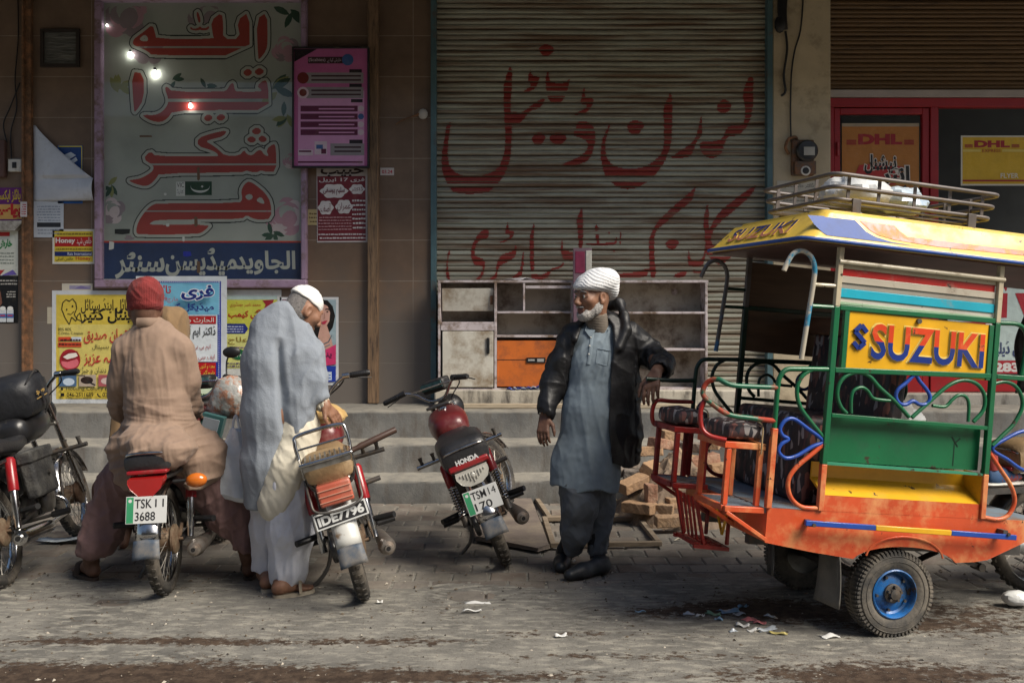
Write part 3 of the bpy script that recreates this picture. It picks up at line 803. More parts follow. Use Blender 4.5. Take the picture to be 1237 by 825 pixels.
URDU += [px(P, z7, o7) for P in (
 [(1165,58),(1110,155),(1030,225),(960,285),(870,360),(830,420),(825,520),(990,530),(985,570),(940,620),(890,648),(845,630),(815,590),(790,580),(788,520),(780,450),(845,330),(890,260),(980,190),(1060,130)],
 [(803,200),(812,260),(808,350),(815,420),(790,560),(770,655),(700,658),(655,650),(665,515),(672,590),(700,620),(760,610),(785,540),(780,420),(768,320),(785,260)],
 [(640,690),(655,690),(640,735),(545,737),(580,705)], [(680,680),(760,690),(760,705),(700,705)], [(485,500),(545,452),(612,485),(550,550)],
 [(728,72),(700,150),(690,190),(600,260),(540,310),(490,355),(440,390),(420,440),(422,600),(435,740),(388,740),(385,600),(380,480),(400,410),(440,340),(510,270),(600,190),(650,150),(700,100)],
 [(385,665),(385,690),(355,740),(125,740),(125,710),(270,705)],
 [(178,385),(185,400),(183,470),(175,515),(170,480)], [(-70,490),(110,490),(140,485),(148,445),(158,445),(152,495),(120,507),(-70,507)], [(85,415),(95,408),(110,418),(98,426)],
 [(105,540),(120,535),(128,545),(145,535),(152,545),(130,555)], [(-5,425),(20,420),(25,440),(30,490),(5,495)], [(5,345),(12,375),(30,385),(10,405),(-10,400)])]
URDU += [px(P, z6, o6) for P in (
 [(1070,55),(1082,120),(1083,250),(1078,370),(1045,375),(1048,300),(1035,200),(1028,160),(1055,100)],
 [(925,290),(930,350),(935,390),(1045,395),(1045,370),(1078,370),(1075,420),(1040,465),(940,465),(925,430),(915,400),(912,340)],
 [(935,470),(940,490),(900,525),(840,530),(820,600),(690,602),(690,560),(720,560),(770,575),(830,530),(860,515),(910,505)],
 [(718,150),(720,190),(710,260),(712,400),(718,540),(690,550),(682,450),(678,330),(682,280),(700,220)],
 [(630,395),(640,400),(635,500),(620,590),(540,590),(580,560),(610,530),(620,450)],
 [(580,315),(580,400),(565,440),(520,470),(450,500),(440,560),(430,602),(365,602),(420,570),(430,500),(440,450),(480,410),(560,390),(572,350)],
 [(520,155),(522,210),(530,240),(570,240),(565,270),(540,300),(480,325),(455,332),(460,320),(500,305),(530,285),(530,262),(500,270),(498,230)],
 [(375,215),(370,300),(300,310),(280,340),(265,400),(270,430),(330,445),(345,470),(345,520),(320,600),(270,602),(310,570),(330,520),(320,500),(260,495),(240,440),(238,400),(250,340),(275,290),(320,235)],
 [(80,380),(85,400),(70,440),(65,500),(75,550),(85,602),(55,602),(50,540),(55,480),(65,400)])]
zr = []
z = .80
while z < 4.7:
    tt = [0, .05, .12, .2, .3, .37, .43, .48, .53, .62, .72, .82, .92, .97]
    for a, c in zip(tt, tt[1:] + [1.0]): zr.append((z + a * SL, z + c * SL))
    z += SL
b = MB()
vm = [HOR - ((a + c) / 2 - 1.5) * FPX / YW for a, c in zr]
for bnd, a, c, r in runs([[chaikin(P, 2)] for P in URDU], vm, .8, [0.]):
    z0, z1 = zr[r]; xl, xr = wx(a) + rr.uniform(-.004, .006), wx(c) + rr.uniform(-.006, .004)
    if r % 14 in (0, 13) or (r % 14 == 7 and rr.random() < .6) or xr - xl < .004: continue
    n_ = max(1, int((xr - xl) / .08))
    for k in range(n_):
        x0 = xl + (xr - xl) * k / n_; x1 = xl + (xr - xl) * (k + 1) / n_
        b.add([(x0, slat_y(z0 + 1e-4) + sag(x0, z0) - .0025, z0), (x1, slat_y(z0 + 1e-4) + sag(x1, z0) - .0025, z0), (x1, slat_y(z1 - 1e-4) + sag(x1, z1) - .0025, z1), (x0, slat_y(z1 - 1e-4) + sag(x0, z1) - .0025, z1)], [(0, 1, 2, 3)])
b.build('painted_lettering', shutter_mat('faded_red_paint', (.27, .026, .018), (.21, .022, .015), (.20, .11, .075), 5, .56), shut, org=oB, smooth=60)
b = MB()
M_TEAL = mat('teal_paint', (.07, .135, .155), .5, var=.25, vs=4, dirt=(.10, .07, .05), dl=(.55, .68), ds=5)
for u in (524, 929):
    b = MB(); b.box((wx(u - 3.4), YW - .04, .655), (wx(u + 3.4), YW + .2, 5.0)); b.build("guide_rail", M_TEAL, shopB, org=oB, bevel=.004)
b = MB(); b.box((wx(528), 8.76, .655), (wx(925), YW + .2, .80))
b.build('stone_sill', conc_mat('pale_sill', (.40, .36, .29), (.52, .48, .40), (.5, .46, .38)), shopB, org=oB, bevel=.015)

# ------------------------------------------------------------------ right shop: cream pillar, dark shutter, red framed glazing
shopC = thing('courier_shop', 'courier shop with red framed glass door and raised brown shutter beside cream pillar', 'shop', (wx(1080), YW, .65))
oC = shopC.location
def partC(mb, name, m, **k): return mb.build(name, m, shopC, org=oC, **k)
M_CREAM = mat('cream_plaster', (.50, .42, .29), .85, var=.16, vs=3, dirt=(.20, .15, .10), dl=(.52, .72), ds=2.4, bump=.35, bs=25)
M_RED = mat('red_frame_paint', (.32, .010, .014), .4, var=.15, vs=3, dirt=(.10, .01, .01), dl=(.6, .85), ds=4)
b = MB(); b.box((wx(932.6), YW - .02, .4), (wx(1003), YW + .5, 5.4)); partC(b, 'plaster_pillar', M_CREAM, bevel=.012)
YR = 9.2
b = MB()
z = wz(106); zs2 = []
while z < 4.9:
    for t, d in PROF: zs2.append((z + t * .082, YR - .01 - d * 1.3))
    z += .082
XS2 = np.linspace(wx(1003), 6.5, 12); m_ = len(XS2)
b.add([(x, y, z) for z, y in zs2 for x in XS2], [(j * m_ + i, j * m_ + i + 1, (j + 1) * m_ + i + 1, (j + 1) * m_ + i) for j in range(len(zs2) - 1) for i in range(m_ - 1)])
partC(b, 'raised_shutter', mat('brown_shutter', (.16, .095, .045), .5, var=.3, st=(.5, 1, 5), vs=3, dirt=(.05, .03, .02), dl=(.5, .7)), smooth=60)
b = MB(); b.box((wx(1004), YR - .07, wz(116.5)), (6.5, YR + .05, wz(107.5))); partC(b, 'shutter_bottom_bar', mat('grey_bar', (.42, .37, .35), .5, var=.1), bevel=.004)
b = MB()
def fbox(u0, v0, u1, v1, y0=YR - .05, y1=YR + .05): b.box((wx(u0), y0, wz(v1)), (wx(u1) if u1 < 1300 else 6.5, y1, wz(v0)))
fbox(1003, 117, 1400, 128); fbox(1003, 128, 1010, 487); fbox(1127, 128, 1137, 455); fbox(1127, 455, 1400, 474)
partC(b, 'red_frame', M_RED, bevel=.006)
b = MB()
fbox(1010.6, 129, 1018, 484, YR - .035, YR + .02); fbox(1118, 129, 1126.4, 484, YR - .035, YR + .02); fbox(1018, 129, 1118, 136.5, YR - .035, YR + .02); fbox(1018, 440, 1118, 484, YR - .035, YR + .02)
door = partC(b, 'glass_door', M_RED, bevel=.005)
b = MB(); b.flat([(wx(a), YR - .005, wz(c)) for a, c in ((1018, 440), (1118, 440), (1118, 136.5), (1018, 136.5))]); b.build('pane', M_GLASS, door, org=oC)
b = MB(); b.cyl(W(1012, 172, YR - .045), W(1012, 188, YR - .045), .012, n=8); b.build('hinge', M_RED, door, org=oC)
b = MB(); b.flat([(x, YR - .005, z) for x, z in ((wx(1137), wz(455)), (6.5, wz(455)), (6.5, wz(128)), (wx(1137), wz(128)))]); partC(b, 'shop_pane', M_GLASS)
b = MB(); b.box((wx(1003), 8.98, .4), (6.5, YR + .1, wz(474.6)), 0); partC(b, 'plinth', M_CONC, bevel=.012)
b = MB()
b.box((wx(1003), 11.2, .5), (6.6, 11.3, 5)); b.box((wx(1003), YR + .12, 4.0), (6.6, 11.2, 4.1)); b.box((wx(1003) - .02, YR + .12, .5), (wx(1003) + .05, 11.2, 4.0)); b.box((wx(1003), YR + .12, .55), (6.6, 11.2, .64))
b.box((2.9, 10.2, .64), (6.0, 10.7, 1.75)); b.box((4.2, 11.0, 1.9), (5.2, 11.15, 2.6))
partC(b, 'shop_interior', mat('dim_interior', (.035, .037, .038), .8, var=.4, vs=1.5))
# unseen balcony over the whole row; depth and dropped fascia shaped to shade the wall
b = MB(); b.box((-9, 7.68, 4.78), (9, 9.5, 4.95)); b.box((-9, 9.42, 4.95), (9, 9.7, 9.0)); b.box((-9, 7.6, 3.90), (9, 7.68, 5.75))
ov = b.build('balcony', M_CONC, org=(0, 9.4, 4.72), bevel=.02)
tag(ov, 'deep concrete balcony overhanging the row of shop fronts', 'balcony')

# the houses across the street, behind the camera: they close the street canyon and stand in the window reflections
for k, (xa_, xb_, hh, c) in enumerate(((-16, -5.2, 6.4, (.26, .22, .18)), (-5.0, 3.9, 7.6, (.32, .28, .22)), (4.1, 15, 6.8, (.22, .20, .18)))):
    t_ = thing('street_house', ('dull brown house', 'taller sandy house', 'grey house')[k] + ' across the street behind the viewer, seen in the shop glass', 'house', ((xa_ + xb_) / 2, -7, 0))
    b = MB(); b.box((xa_, -10, -.1), (xb_, -7, hh)); b.build('wall', mat('house_%d' % k, c, .9, var=.2, vs=.6), t_, org=t_.location)
    for i in range(3):
        x = xa_ + (xb_ - xa_) * (i + .5) / 3
        b = MB(); b.box((x - 1.2, -6.97, .1), (x + 1.2, -6.9, 2.6)); b.build('shutter', mat('house_shutter', (.10, .11, .12), .6), t_, org=t_.location)
        b = MB(); b.box((x - .6, -6.97, 3.9), (x + .6, -6.92, 5.2)); b.build('window', M_DARK, t_, org=t_.location)
# ------------------------------------------------------------------ papers and posters on the wall
def poster(name, label, cat, r, base, items, Y=YW - .004, th=.002, tilt=0., group=None, curl=0., extra=None):
    """r: pixel rectangle on the wall; items are printed layers"""
    u0, v0, u1, v1 = r
    o = (wx((u0 + u1) / 2), Y, wz(v1))
    mats = [paper(base)]; idx = {base: 0}
    def mi(c):
        if c not in idx: idx[c] = len(mats); mats.append(paper(c))
        return idx[c]
    b = MB()
    x0, x1, z0, z1 = wx(u0), wx(u1), wz(v1), wz(v0)
    Rm = Matrix.Rotation(RAD(tilt), 4, 'Y')
    b.xf = Matrix.Translation(o) @ Rm @ Matrix.Translation([-q for q in o])
    b.box((x0, Y - th, z0), (x1, Y, z1))
    F = Frame((0, Y - th, 0), (1, 0, 0), (0, 0, 1))
    lv = .0006
    for it in items:
        k = it[0]
        if k == 'r': rect(b, F, wx(it[1]), wz(it[4]), wx(it[3]), wz(it[2]), mi(it[5]), lv)
        elif k == 't': put_text(b, F, it[1], wx(it[2]), wz(it[5]), wx(it[4]), wz(it[3]), mi(it[6]), lv, bold=it[7] if len(it) > 7 else .0)
        elif k == 'e':
            n = 22; b.flat([F(wx(it[1] + it[3] * math.cos(6.2832 * i / n)), wz(it[2] + it[4] * math.sin(6.2832 * i / n)), lv) for i in range(n)], mi(it[5]))
        elif k == 'p': b.flat([F(wx(a), wz(c), lv) for a, c in it[1]], mi(it[2]))
        elif k == 's':
            q = chaikin(it[1], 1) if len(it) > 4 else it[1]
            for j, ((a, c), (d, e)) in enumerate(zip(q, q[1:])):
                L_ = math.hypot(d - a, e - c) or 1; nx_, ny_ = -(e - c) / L_ * it[2], (d - a) / L_ * it[2]
                b.flat([F(wx(a + nx_), wz(c + ny_), lv + j * .00002), F(wx(d + nx_), wz(e + ny_), lv + j * .00002), F(wx(d - nx_), wz(e - ny_), lv + j * .00002), F(wx(a - nx_), wz(c - ny_), lv + j * .00002)], mi(it[3]))
        elif k == 'w':   # lines of small print
            a, c, d, e, n, col = it[1:]
            for j in range(n):
                y = c + (e - c) * (j + .5) / n; x = d
                while x > a + 1:
                    l = min(rnd.uniform(1.2, 4.5), x - a); rect(b, F, wx(x - l), wz(y + (e - c) / n * .22), wx(x), wz(y - (e - c) / n * .22 * rnd.uniform(.4, 1.1)), mi(col), lv); x -= l + .7
        lv += .0006
    if extra: extra(b, F, mi)
    ob = b.build(name, mats, org=o, smooth=0)
    return tag(ob, label, cat, group)

NV, RD, YL, BK, WH = '14287a', 'b3161c', 'd8bf3c', '14120f', 'd9d6cf'
poster('dental_poster', 'yellow dental clinic poster with a drawn tooth and an open red mouth', 'poster', (63, 351, 192, 487), 'cfd3d6', [
    ('r', 68, 356, 188, 482, 'd9c04a'), ('r', 72, 392, 188, 470, 'e0cf72'),
    ('t', 'سمائل اینڈ سٹائل', 98, 360, 166, 379, BK, .015), ('t', 'ڈینٹل کئیر', 98, 371, 168, 391, BK, .03),
    ('s', [(76, 366), (80, 362), (84, 364), (88, 361), (92, 366), (93, 373), (90, 380), (94, 386), (99, 388), (97, 378), (94, 381), (92, 388), (87, 383), (84, 392), (79, 384), (75, 374), (76, 366)], .55, BK),
    ('e', 81, 374, .9, 1.3, BK), ('e', 88, 370, .9, 1.3, BK), ('s', [(82, 379), (86, 380), (90, 376)], .4, BK),
    ('t', 'BDS, RDS,', 71, 396, 87, 400, BK), ('t', 'C.Ortho, C.Implant', 71, 401, 101, 405, BK),
    ('r', 71, 407, 86, 412, 'd84c2c'), ('r', 87, 407, 99, 412, 'cfd6e2'), ('r', 71, 413.5, 99, 419, 'd84c2c'), ('w', 72, 408, 98, 418.5, 2, '3a1510'),
    ('t', 'لقمان صدیق', 102, 397, 158, 415, 'c02430', .01), ('t', 'ڈینٹل ہسپتال', 112, 415, 150, 423, BK),
    ('t', 'صائمہ عزیز', 102, 424, 158, 442, 'c02430', .01), ('t', 'ماہر امراض دندان و جبڑہ', 97, 443, 160, 452, BK),
    ('e', 85.5, 434.5, 12.5, 13, 'a81f2c'), ('e', 85.5, 438, 10.5, 7, 'e0707c'), ('p', [(75, 430), (83, 425), (94, 424), (97, 430), (92, 434), (82, 437), (76, 436)], '8c1420'), ('p', [(77, 431), (84, 427), (93, 426), (95, 430), (90, 432), (82, 434)], 'eee6dc'),
    ('r', 72.5, 452.5, 93.5, 466.5, '4c6a8c'), ('e', 84, 461, 7, 4.5, 'c8d8e8'), ('r', 96.5, 452.5, 117, 466.5, 'b8a898'), ('e', 106, 459, 7.5, 4.5, '2a1714'), ('s', [(106, 460), (112, 463), (116, 465)], .9, '1a1a1c'),
    ('r', 120, 452.5, 141, 466.5, 'b05a60'), ('e', 130, 460, 7, 4, 'd8c0b8'),
    ('e', 76, 469.6, 1.6, 1.8, BK), ('t', 'Housing Colony (Sheikhupura)', 81, 467, 166, 472.5, BK, .01), ('t', '046-2511689', 82, 474, 114, 479, BK, .015), ('r', 74.5, 474.5, 79, 478.5, BK), ('s', [(119, 475), (120, 478), (123, 479)], .8, BK), ('t', '0300-4466889', 125, 474, 165, 479, BK, .015),
    ('w', 84, 480, 112, 482, 1, BK)])
poster('scrap_paper', 'torn pale paper scrap left of the yellow dental poster', 'paper', (57, 371, 66, 391), 'b8b09c', [], Y=YW - .001, th=.001)
poster('torn_label', 'pale torn label strip glued above the yellow dental poster', 'label', (75, 342.5, 112, 351), 'c9c2b2', [('r', 84, 345, 110, 349.5, '9a94b0'), ('p', [(90, 349), (98, 345), (110, 349)], '7a70a0')])
poster('medical_camp_poster', 'tall white free medical camp poster with blue dashed border and red bands', 'poster', (168, 334, 277, 506), 'd4dade', [
    ('r', 171, 340, 270, 500, '2a3a9a'), ('r', 173, 342, 268, 380, '7ec4e0')] +
    [('r', 171.4 + 2.6 * k, 340.4, 172.6 + 2.6 * k, 341.6, 'cdd4e4') for k in range(38)] + [('r', 268.6, 341 + 2.6 * k, 269.6, 342.2 + 2.6 * k, 'cdd4e4') for k in range(58)] + [
    ('r', 173, 380, 268, 391, 'bcd8e4'), ('r', 173, 391, 268, 436, 'dfe6ea'), ('r', 173, 454, 268, 498, 'cfe0c4'),
    ('t', "تا'19", 193, 345, 213, 355, RD, .02), ('t', 'مارچ2018', 195, 359, 221, 366, RD), ('t', 'فری', 224, 344, 265, 364, 'e6e6ee', .10), ('t', 'فری', 225, 345, 264, 363, NV, .04),
    ('t', 'میڈیکل کیمپ', 192, 366, 264, 378, NV, .04), ('r', 173, 381.5, 266.5, 391, RD), ('t', 'الحارث میڈی کیئر کلینک', 178, 382.5, 264, 390.5, WH, .01),
    ('t', 'ڈاکٹر ایم آصف', 218, 393, 266, 409, BK, .01), ('t', 'ایم بی بی ایس', 228, 415, 260, 423, 'a4262c'), ('t', 'ایف سی پی ایس', 226, 427, 265, 435, 'a4262c'),
    ('r', 173, 437, 266.5, 453.5, RD), ('t', 'معدہ و آنتوں کا مفت معائنہ', 226, 438, 265, 444.5, 'e4c84a'), ('t', 'شوگر کی جانچ', 226, 446, 265, 452.5, 'e4c84a'),
    ('t', 'مفت دوائیاں', 232, 459, 262, 468, RD), ('w', 190, 472, 262, 492, 4, '3a5a30')], Y=YW - .078)
poster('eye_camp_poster', 'yellow green eye camp poster with blue badges beside the medical camp poster', 'poster', (258, 350, 340, 477), 'cfd0cc', [
    ('r', 263, 357, 335, 445, 'c9c94e'), ('r', 263, 357, 335, 362, 'b0c4c0'), ('r', 263, 400, 335, 445, 'd6d684'), ('p', [(317, 363), (331, 362), (329, 368), (331, 373), (319, 373), (321, 368)], '9c2430'),
    ('t', 'محمد ناصر جھنڈوری', 278, 365, 315, 371, RD), ('t', 'فری آئی کیمپ', 276, 374, 333, 386, RD, .03), ('p', [(268, 391), (296, 391), (300, 397), (296, 403), (268, 403)], '1c2c80'), ('p', [(305, 391), (333, 391), (333, 403), (305, 403), (301, 397)], '1c2c80'),
    ('w', 272, 393, 294, 402, 3, 'c0c8e0'), ('w', 307, 393, 330, 402, 3, 'c0c8e0'), ('t', 'مفت علاج', 276, 407, 332, 416, '8c6a14'), ('w', 266, 418, 332, 421, 1, '7a4a90'), ('e', 288.5, 428, 8.5, 6.5, '14603a'), ('t', 'لیزر', 283, 425, 294, 431, 'd8e4d0'),
    ('e', 312, 428, 8.5, 6.5, '14603a'), ('w', 264, 437, 334, 444, 2, '503a70')], Y=YW - .003)
poster('beauty_poster', 'narrow poster of a dark haired woman over a pink and blue band', 'poster', (338, 359, 409, 465), 'd6d8da', [
    ('r', 341, 362, 406, 446, '6a1230'), ('r', 380, 362, 406, 446, '9fb4bc'),
    ('p', [(372, 364), (384, 361.5), (396, 363), (402, 370), (405, 382), (402, 396), (396, 404), (384, 408), (374, 400), (370, 384)], '16110f'),
    ('p', [(389, 366), (396, 370), (399, 378), (398, 388), (393, 396), (387, 396), (383, 388), (383, 376)], 'd7a898'), ('p', [(387, 394), (395, 393), (400, 408), (403, 420), (380, 424), (384, 408)], 'd2a493'),
    ('s', [(384, 377), (387, 375.6), (390, 377)], .6, '1c1412'), ('s', [(393, 374), (396, 373), (398, 374.6)], .6, '1c1412'), ('e', 387.4, 378.8, 1.4, .8, '16100e'), ('e', 395.6, 376.6, 1.2, .8, '16100e'), ('s', [(392, 378), (392.6, 384), (391, 385)], .3, 'b58474'),
    ('p', [(388, 389.5), (392, 387.6), (396, 387), (393, 391.5), (390, 391.6)], 'c03450'), ('s', [(384, 408), (390, 416), (397, 413), (401, 405)], .5, '5a6a78'), ('s', [(383, 412), (390, 420), (399, 416)], .5, '7a8890'),
    ('p', [(341, 430), (372, 424), (390, 424), (406, 416), (406, 440), (390, 442), (341, 446)], 'd23a70'), ('t', 'پنک', 384, 424, 401, 434, '1a1240', .02), ('t', 'ڈے', 385, 433, 394, 441, 'd8b0d0', .02),
    ('r', 341, 442, 406, 461, '1c3aa0'), ('r', 384, 449, 401, 459, 'c8d4e4'), ('w', 385, 451, 400, 458, 2, '4a6ab0')], Y=YW - .003)
poster('honey_poster', 'small yellow honey advert with a red heading and blue strip', 'poster', (63.5, 277, 115, 319), 'd5d2c8', [
    ('r', 66, 279.5, 112.5, 316.5, 'd9c23e'), ('r', 66.5, 286, 112, 298, 'b01818'), ('t', 'Honey', 67.5, 287.5, 91, 295.5, 'e6e2da', .03), ('t', 'خالص شہد', 93, 287, 111, 297, 'e6e2da'),
    ('r', 66.5, 304, 112, 309.5, '16286a'), ('t', 'Rais International', 82, 305, 111, 308.5, 'dadfea'), ('t', 'Honey', 92, 310, 110, 315.5, 'c03020', .01), ('w', 68, 280.5, 111, 285, 1, '8a7420'), ('w', 68, 299, 111, 303, 1, '8a7420'), ('t', 'خالص اصلی', 68, 310.5, 89, 315.5, BK)])
poster('text_leaflet', 'pale typed leaflet with one black line hanging under the curled sheet', 'leaflet', (41, 243, 77, 287), 'c2c8d0', [('w', 45, 248, 73, 268, 6, '8a94a4'), ('r', 45, 269, 73.5, 274.6, '23262c'), ('w', 46, 276, 72, 284, 2, '9aa2ae')])
poster('blue_notice', 'blue notice half hidden behind the curled white sheet', 'notice', (70, 176, 100, 246), '1c5aa4', [('r', 71.5, 178, 98.5, 244, '123c7a'), ('p', [(76, 188), (86, 184), (92, 188), (82, 194)], 'c8d0d8'), ('p', [(80, 198), (92, 190), (94, 194), (83, 202)], 'c8d0d8'), ('r', 71, 176.6, 99.5, 178, 'd8c840'), ('r', 98.6, 178, 99.6, 212, 'd8c840')])
poster('purple_poster', 'purple remedy poster with fat red and yellow Urdu words at the left edge', 'poster', (-14, 227, 28.5, 266.5), '6c1c74', [
    ('r', -12, 247, 27, 265, 'e0b060'), ('t', 'پائلز ایکسپرٹ', -12, 229, 25, 246, 'e4c832', .02), ('t', 'بواسیر', -10, 246, 27, 264, 'c81c20', .08)])
poster('itch_cream_poster', 'white cream advert with green Urdu word below the purple poster', 'poster', (-14, 279, 22, 333), 'cfd2c8', [('r', -12, 280.5, 12, 285.5, 'b82020'), ('t', 'خارش', -2, 289, 15, 301, '18803c', .05), ('w', -8, 304, 17, 320, 4, '8a9288'), ('p', [(-14, 333), (-14, 328), (6, 326), (0, 333)], 'b03030'), ('p', [(2, 333), (16, 326), (21, 332)], '6a5aa8')])
poster('medicine_poster', 'black medicine advert with white jars at the left edge', 'poster', (-14, 333.5, 22, 390), '0e0d0e', [
    ('w', -6, 337, 21, 345, 2, 'b4b0a8'), ('w', 8, 351, 19, 360, 3, 'c0bcb4'), ('p', [(-14, 340), (1, 352), (3, 366), (-4, 376), (-14, 380)], '7a5040')] +
    [q for k in range(3) for q in (('r', -9 + 9 * k, 374, -1 + 9 * k, 389, 'cdd2d6'), ('e', -5 + 9 * k, 372.5, 3.6, 2.4, 'e4e4e0'), ('r', -9 + 9 * k, 379, -1 + 9 * k, 384, '3a6ab0'), ('r', -8 + 9 * k, 380.5, -2 + 9 * k, 382, 'c03028'))])
poster('lab_chart', 'dark red and white printed notice hanging under the pink board', 'notice', (383, 203, 446, 293), 'b9b2b0', [
    ('r', 384, 213, 442, 291, '74202a'), ('t', 'حبیب', 388, 204, 440, 214, '2c1a1c', .03), ('t', 'فری 17 اپریل', 386, 215, 441, 221, 'd4ccca', .02)] +
    [('p', [(cx + rx * math.cos(t) * (1 + .10 * math.cos(6 * t)), cy + ry * math.sin(t) * (1 + .10 * math.cos(6 * t))) for t in np.linspace(0, 6.28, 24, endpoint=False)], 'd9d3d0') for cx, cy, rx, ry in ((404, 231, 16, 8.5), (432, 229, 9, 6), (394, 251, 9, 8.5), (416, 250, 10, 8.5))] +
    [('t', 'سلیم یوسفی', 391, 226, 417, 236, '6a2028', .02), ('t', 'ڈاکٹر', 425, 226, 439, 232, '6a2028'), ('t', 'آصف', 388, 246, 400, 256, '6a2028'), ('t', 'عمران', 408, 245, 424, 255, '6a2028'),
     ('w', 426, 240, 442, 278, 7, 'cfc8c6'), ('w', 385, 261, 425, 279, 5, 'b88a8c'), ('w', 385, 281, 442, 290, 2, 'c8bcbc')], tilt=-.4)
poster('wall_sticker', 'small white and red sticker right of the timber post', 'sticker', (459.5, 203, 476, 212), 'c8c0bc', [('t', '03.24', 461.5, 205.5, 474, 210, 'b02838', .02)])
poster('orange_wrapper_patch', 'torn yellowed paper patch left of the dark red notice', 'paper', (371, 253, 385, 272), 'b9a878', [('w', 373, 256, 383, 270, 3, '6a5530')], Y=YW - .002)
poster('tooth_sticker', 'small red and white sticker on the rusty angle iron', 'sticker', (29.5, 245, 37.5, 263), 'c9c0c0', [('w', 31, 247, 36.5, 261, 5, 'b03040')], Y=YW - .077)
# the pink framed health board hung in front of the window edge
b = MB(); x0, x1, z0, z1 = wx(353, 8.98), wx(446, 8.98), wz(203, 8.98), wz(57, 8.98)
hb = thing('health_board', 'pink framed board about scabies hung between the window and the timber post', 'board', ((x0 + x1) / 2, 8.98, z0))
ohb = hb.location
for q in ((x0, z0, x1, z0 + .016), (x0, z1 - .016, x1, z1), (x0, z0 + .016, x0 + .016, z1 - .016), (x1 - .016, z0 + .016, x1, z1 - .016)): b.box((q[0], 8.965, q[1]), (q[2], 9.02, q[3]))
b.build('frame', M_BLACK, hb, org=ohb, bevel=.003)
PK = 'b05c8e'
pb = poster('printed_panel', None, None, (356, 66, 442, 206), PK, [], Y=8.985)
bpy.data.objects.remove(pb)
mats_ = [paper(c) for c in (PK, '1c1018', '5a1638', '8a8488', 'c890b8', '3c2028', 'c8b4c0', '3a5a90', '6a2018')]
b = MB(); F = Frame((0, 8.980, 0), (1, 0, 0), (0, 0, 1))
b.box((x0 + .016, 8.9805, z0 + .016), (x1 - .016, 8.99, z1 - .016))
def hx(u): return wx(u, 8.98)
def hz(v): return wz(v, 8.98)
def hr(u0, v0, u1, v1, m, l): rect(b, F, hx(u0), hz(v1), hx(u1), hz(v0), m, l)
hr(360, 110, 440, 200, 4, .0004)
b.flat([F(hx(355.5), hz(59.5), .0008), F(hx(383), hz(59.5), .0008), F(hx(355.5), hz(75), .0008)], 1)
hr(372, 69, 416, 77, 5, .001); put_text(b, F, '(Scabies)', hx(373), hz(75.5), hx(393), hz(70.5), 6, .0016); put_text(b, F, 'خارش کیا ہے', hx(395), hz(76), hx(412), hz(70.5), 6, .0016)
def disc(u, v, r, m, l): b.flat([F(hx(u + r * math.cos(.3 * i)), hz(v + r * math.sin(.3 * i)), l) for i in range(21)], m)
disc(420, 72.5, 7, 7, .0016)
for k, (va, vb) in enumerate(((88, 101), (105.5, 119))):
    hr(370, va, 439, vb, 3, .001); disc(366, (va + vb) / 2, 7, 8 if k == 0 else 6, .0016); disc(366, (va + vb) / 2, 4.5, 8, .0022); hr(422, va - 4, 437, va, 1, .0016)
    for j in range(2): hr(376, va + 3 + 5 * j, 436, va + 5 + 5 * j, 5, .0016)
hr(424, 120, 438, 124, 1, .001)
for k in range(4): hr(363, 128 + 9.5 * k, 432, 135 + 9.5 * k, 2, .001); disc(436, 131.5 + 9.5 * k, 3.6, 6 if k != 1 else 7, .0016); hr(385, 131 + 9.5 * k, 428, 132.6 + 9.5 * k, 4, .0016)
hr(422, 169, 438, 173.5, 1, .001); hr(399, 173.5, 440, 188, 3, .001); hr(404, 177, 436, 179, 5, .0016); hr(404, 182, 436, 184, 5, .0016)
hr(360, 181, 378, 188, 6, .001); hr(361, 182, 376, 184, 2, .0016); hr(380, 171, 395, 187, 6, .001); hr(382, 175, 390, 180, 7, .0016); hr(388, 180, 394, 186, 2, .0018)
hr(360, 195, 438, 197, 2, .001)
b.build('printed_panel', mats_, hb, org=ohb, smooth=0)

# curled white sheet, top right corner folded down
b = MB()
def curl(i, j):
    u = 41 + (115 - 41) * i; v = 152 + (243 - 152) * j
    if j < .70:
        t = j / .70; w = 3 + 70 * t ** 1.15
        u = 41 + w * i * 1.0; lift = .05 * i * (t + .2) + .05 * math.sin(math.pi * i) * t
    else:
        lift = .03 * i + .045 * math.sin(math.pi * min(1, (1 - j) / .30)) * i
    return (wx(u), YW - .01 - lift, wz(v - (8 * i if j > .72 else 0) * (1 - j)))
b.grid(curl, 16, 24)
cs = b.build('curled_sheet', [paper('c4c9d2')], org=(wx(78), YW, wz(243)), solid=.0012)
tag(cs, 'large white sheet with its top corner curled over on the brown wall', 'paper')
b = MB()
for (u0, v0, u1, v1, m) in ((54, 217, 112, 236, 0), (57, 219, 70, 233, 1), (78, 219, 92, 226, 2), (94, 222, 107, 231, 3), (82, 228, 100, 233, 4)):
    pass
# purple shelf ledge under the purple poster
b = MB(); b.prism([W(-20, 268, YW - .01), W(30, 267.5, YW - .01), W(30, 271, YW - .01), W(22, 279, YW - .01), W(-20, 279, YW - .01)], (0, -.07, 0))
tag(b.build('light_box', mat('ledge_white', (.42, .40, .36), .5, var=.15, dirt=(.12, .1, .08), dl=(.5, .7), ds=8), org=(wx(5), YW, wz(279)), bevel=.004), 'narrow white ledge box fixed under the purple poster', 'ledge')
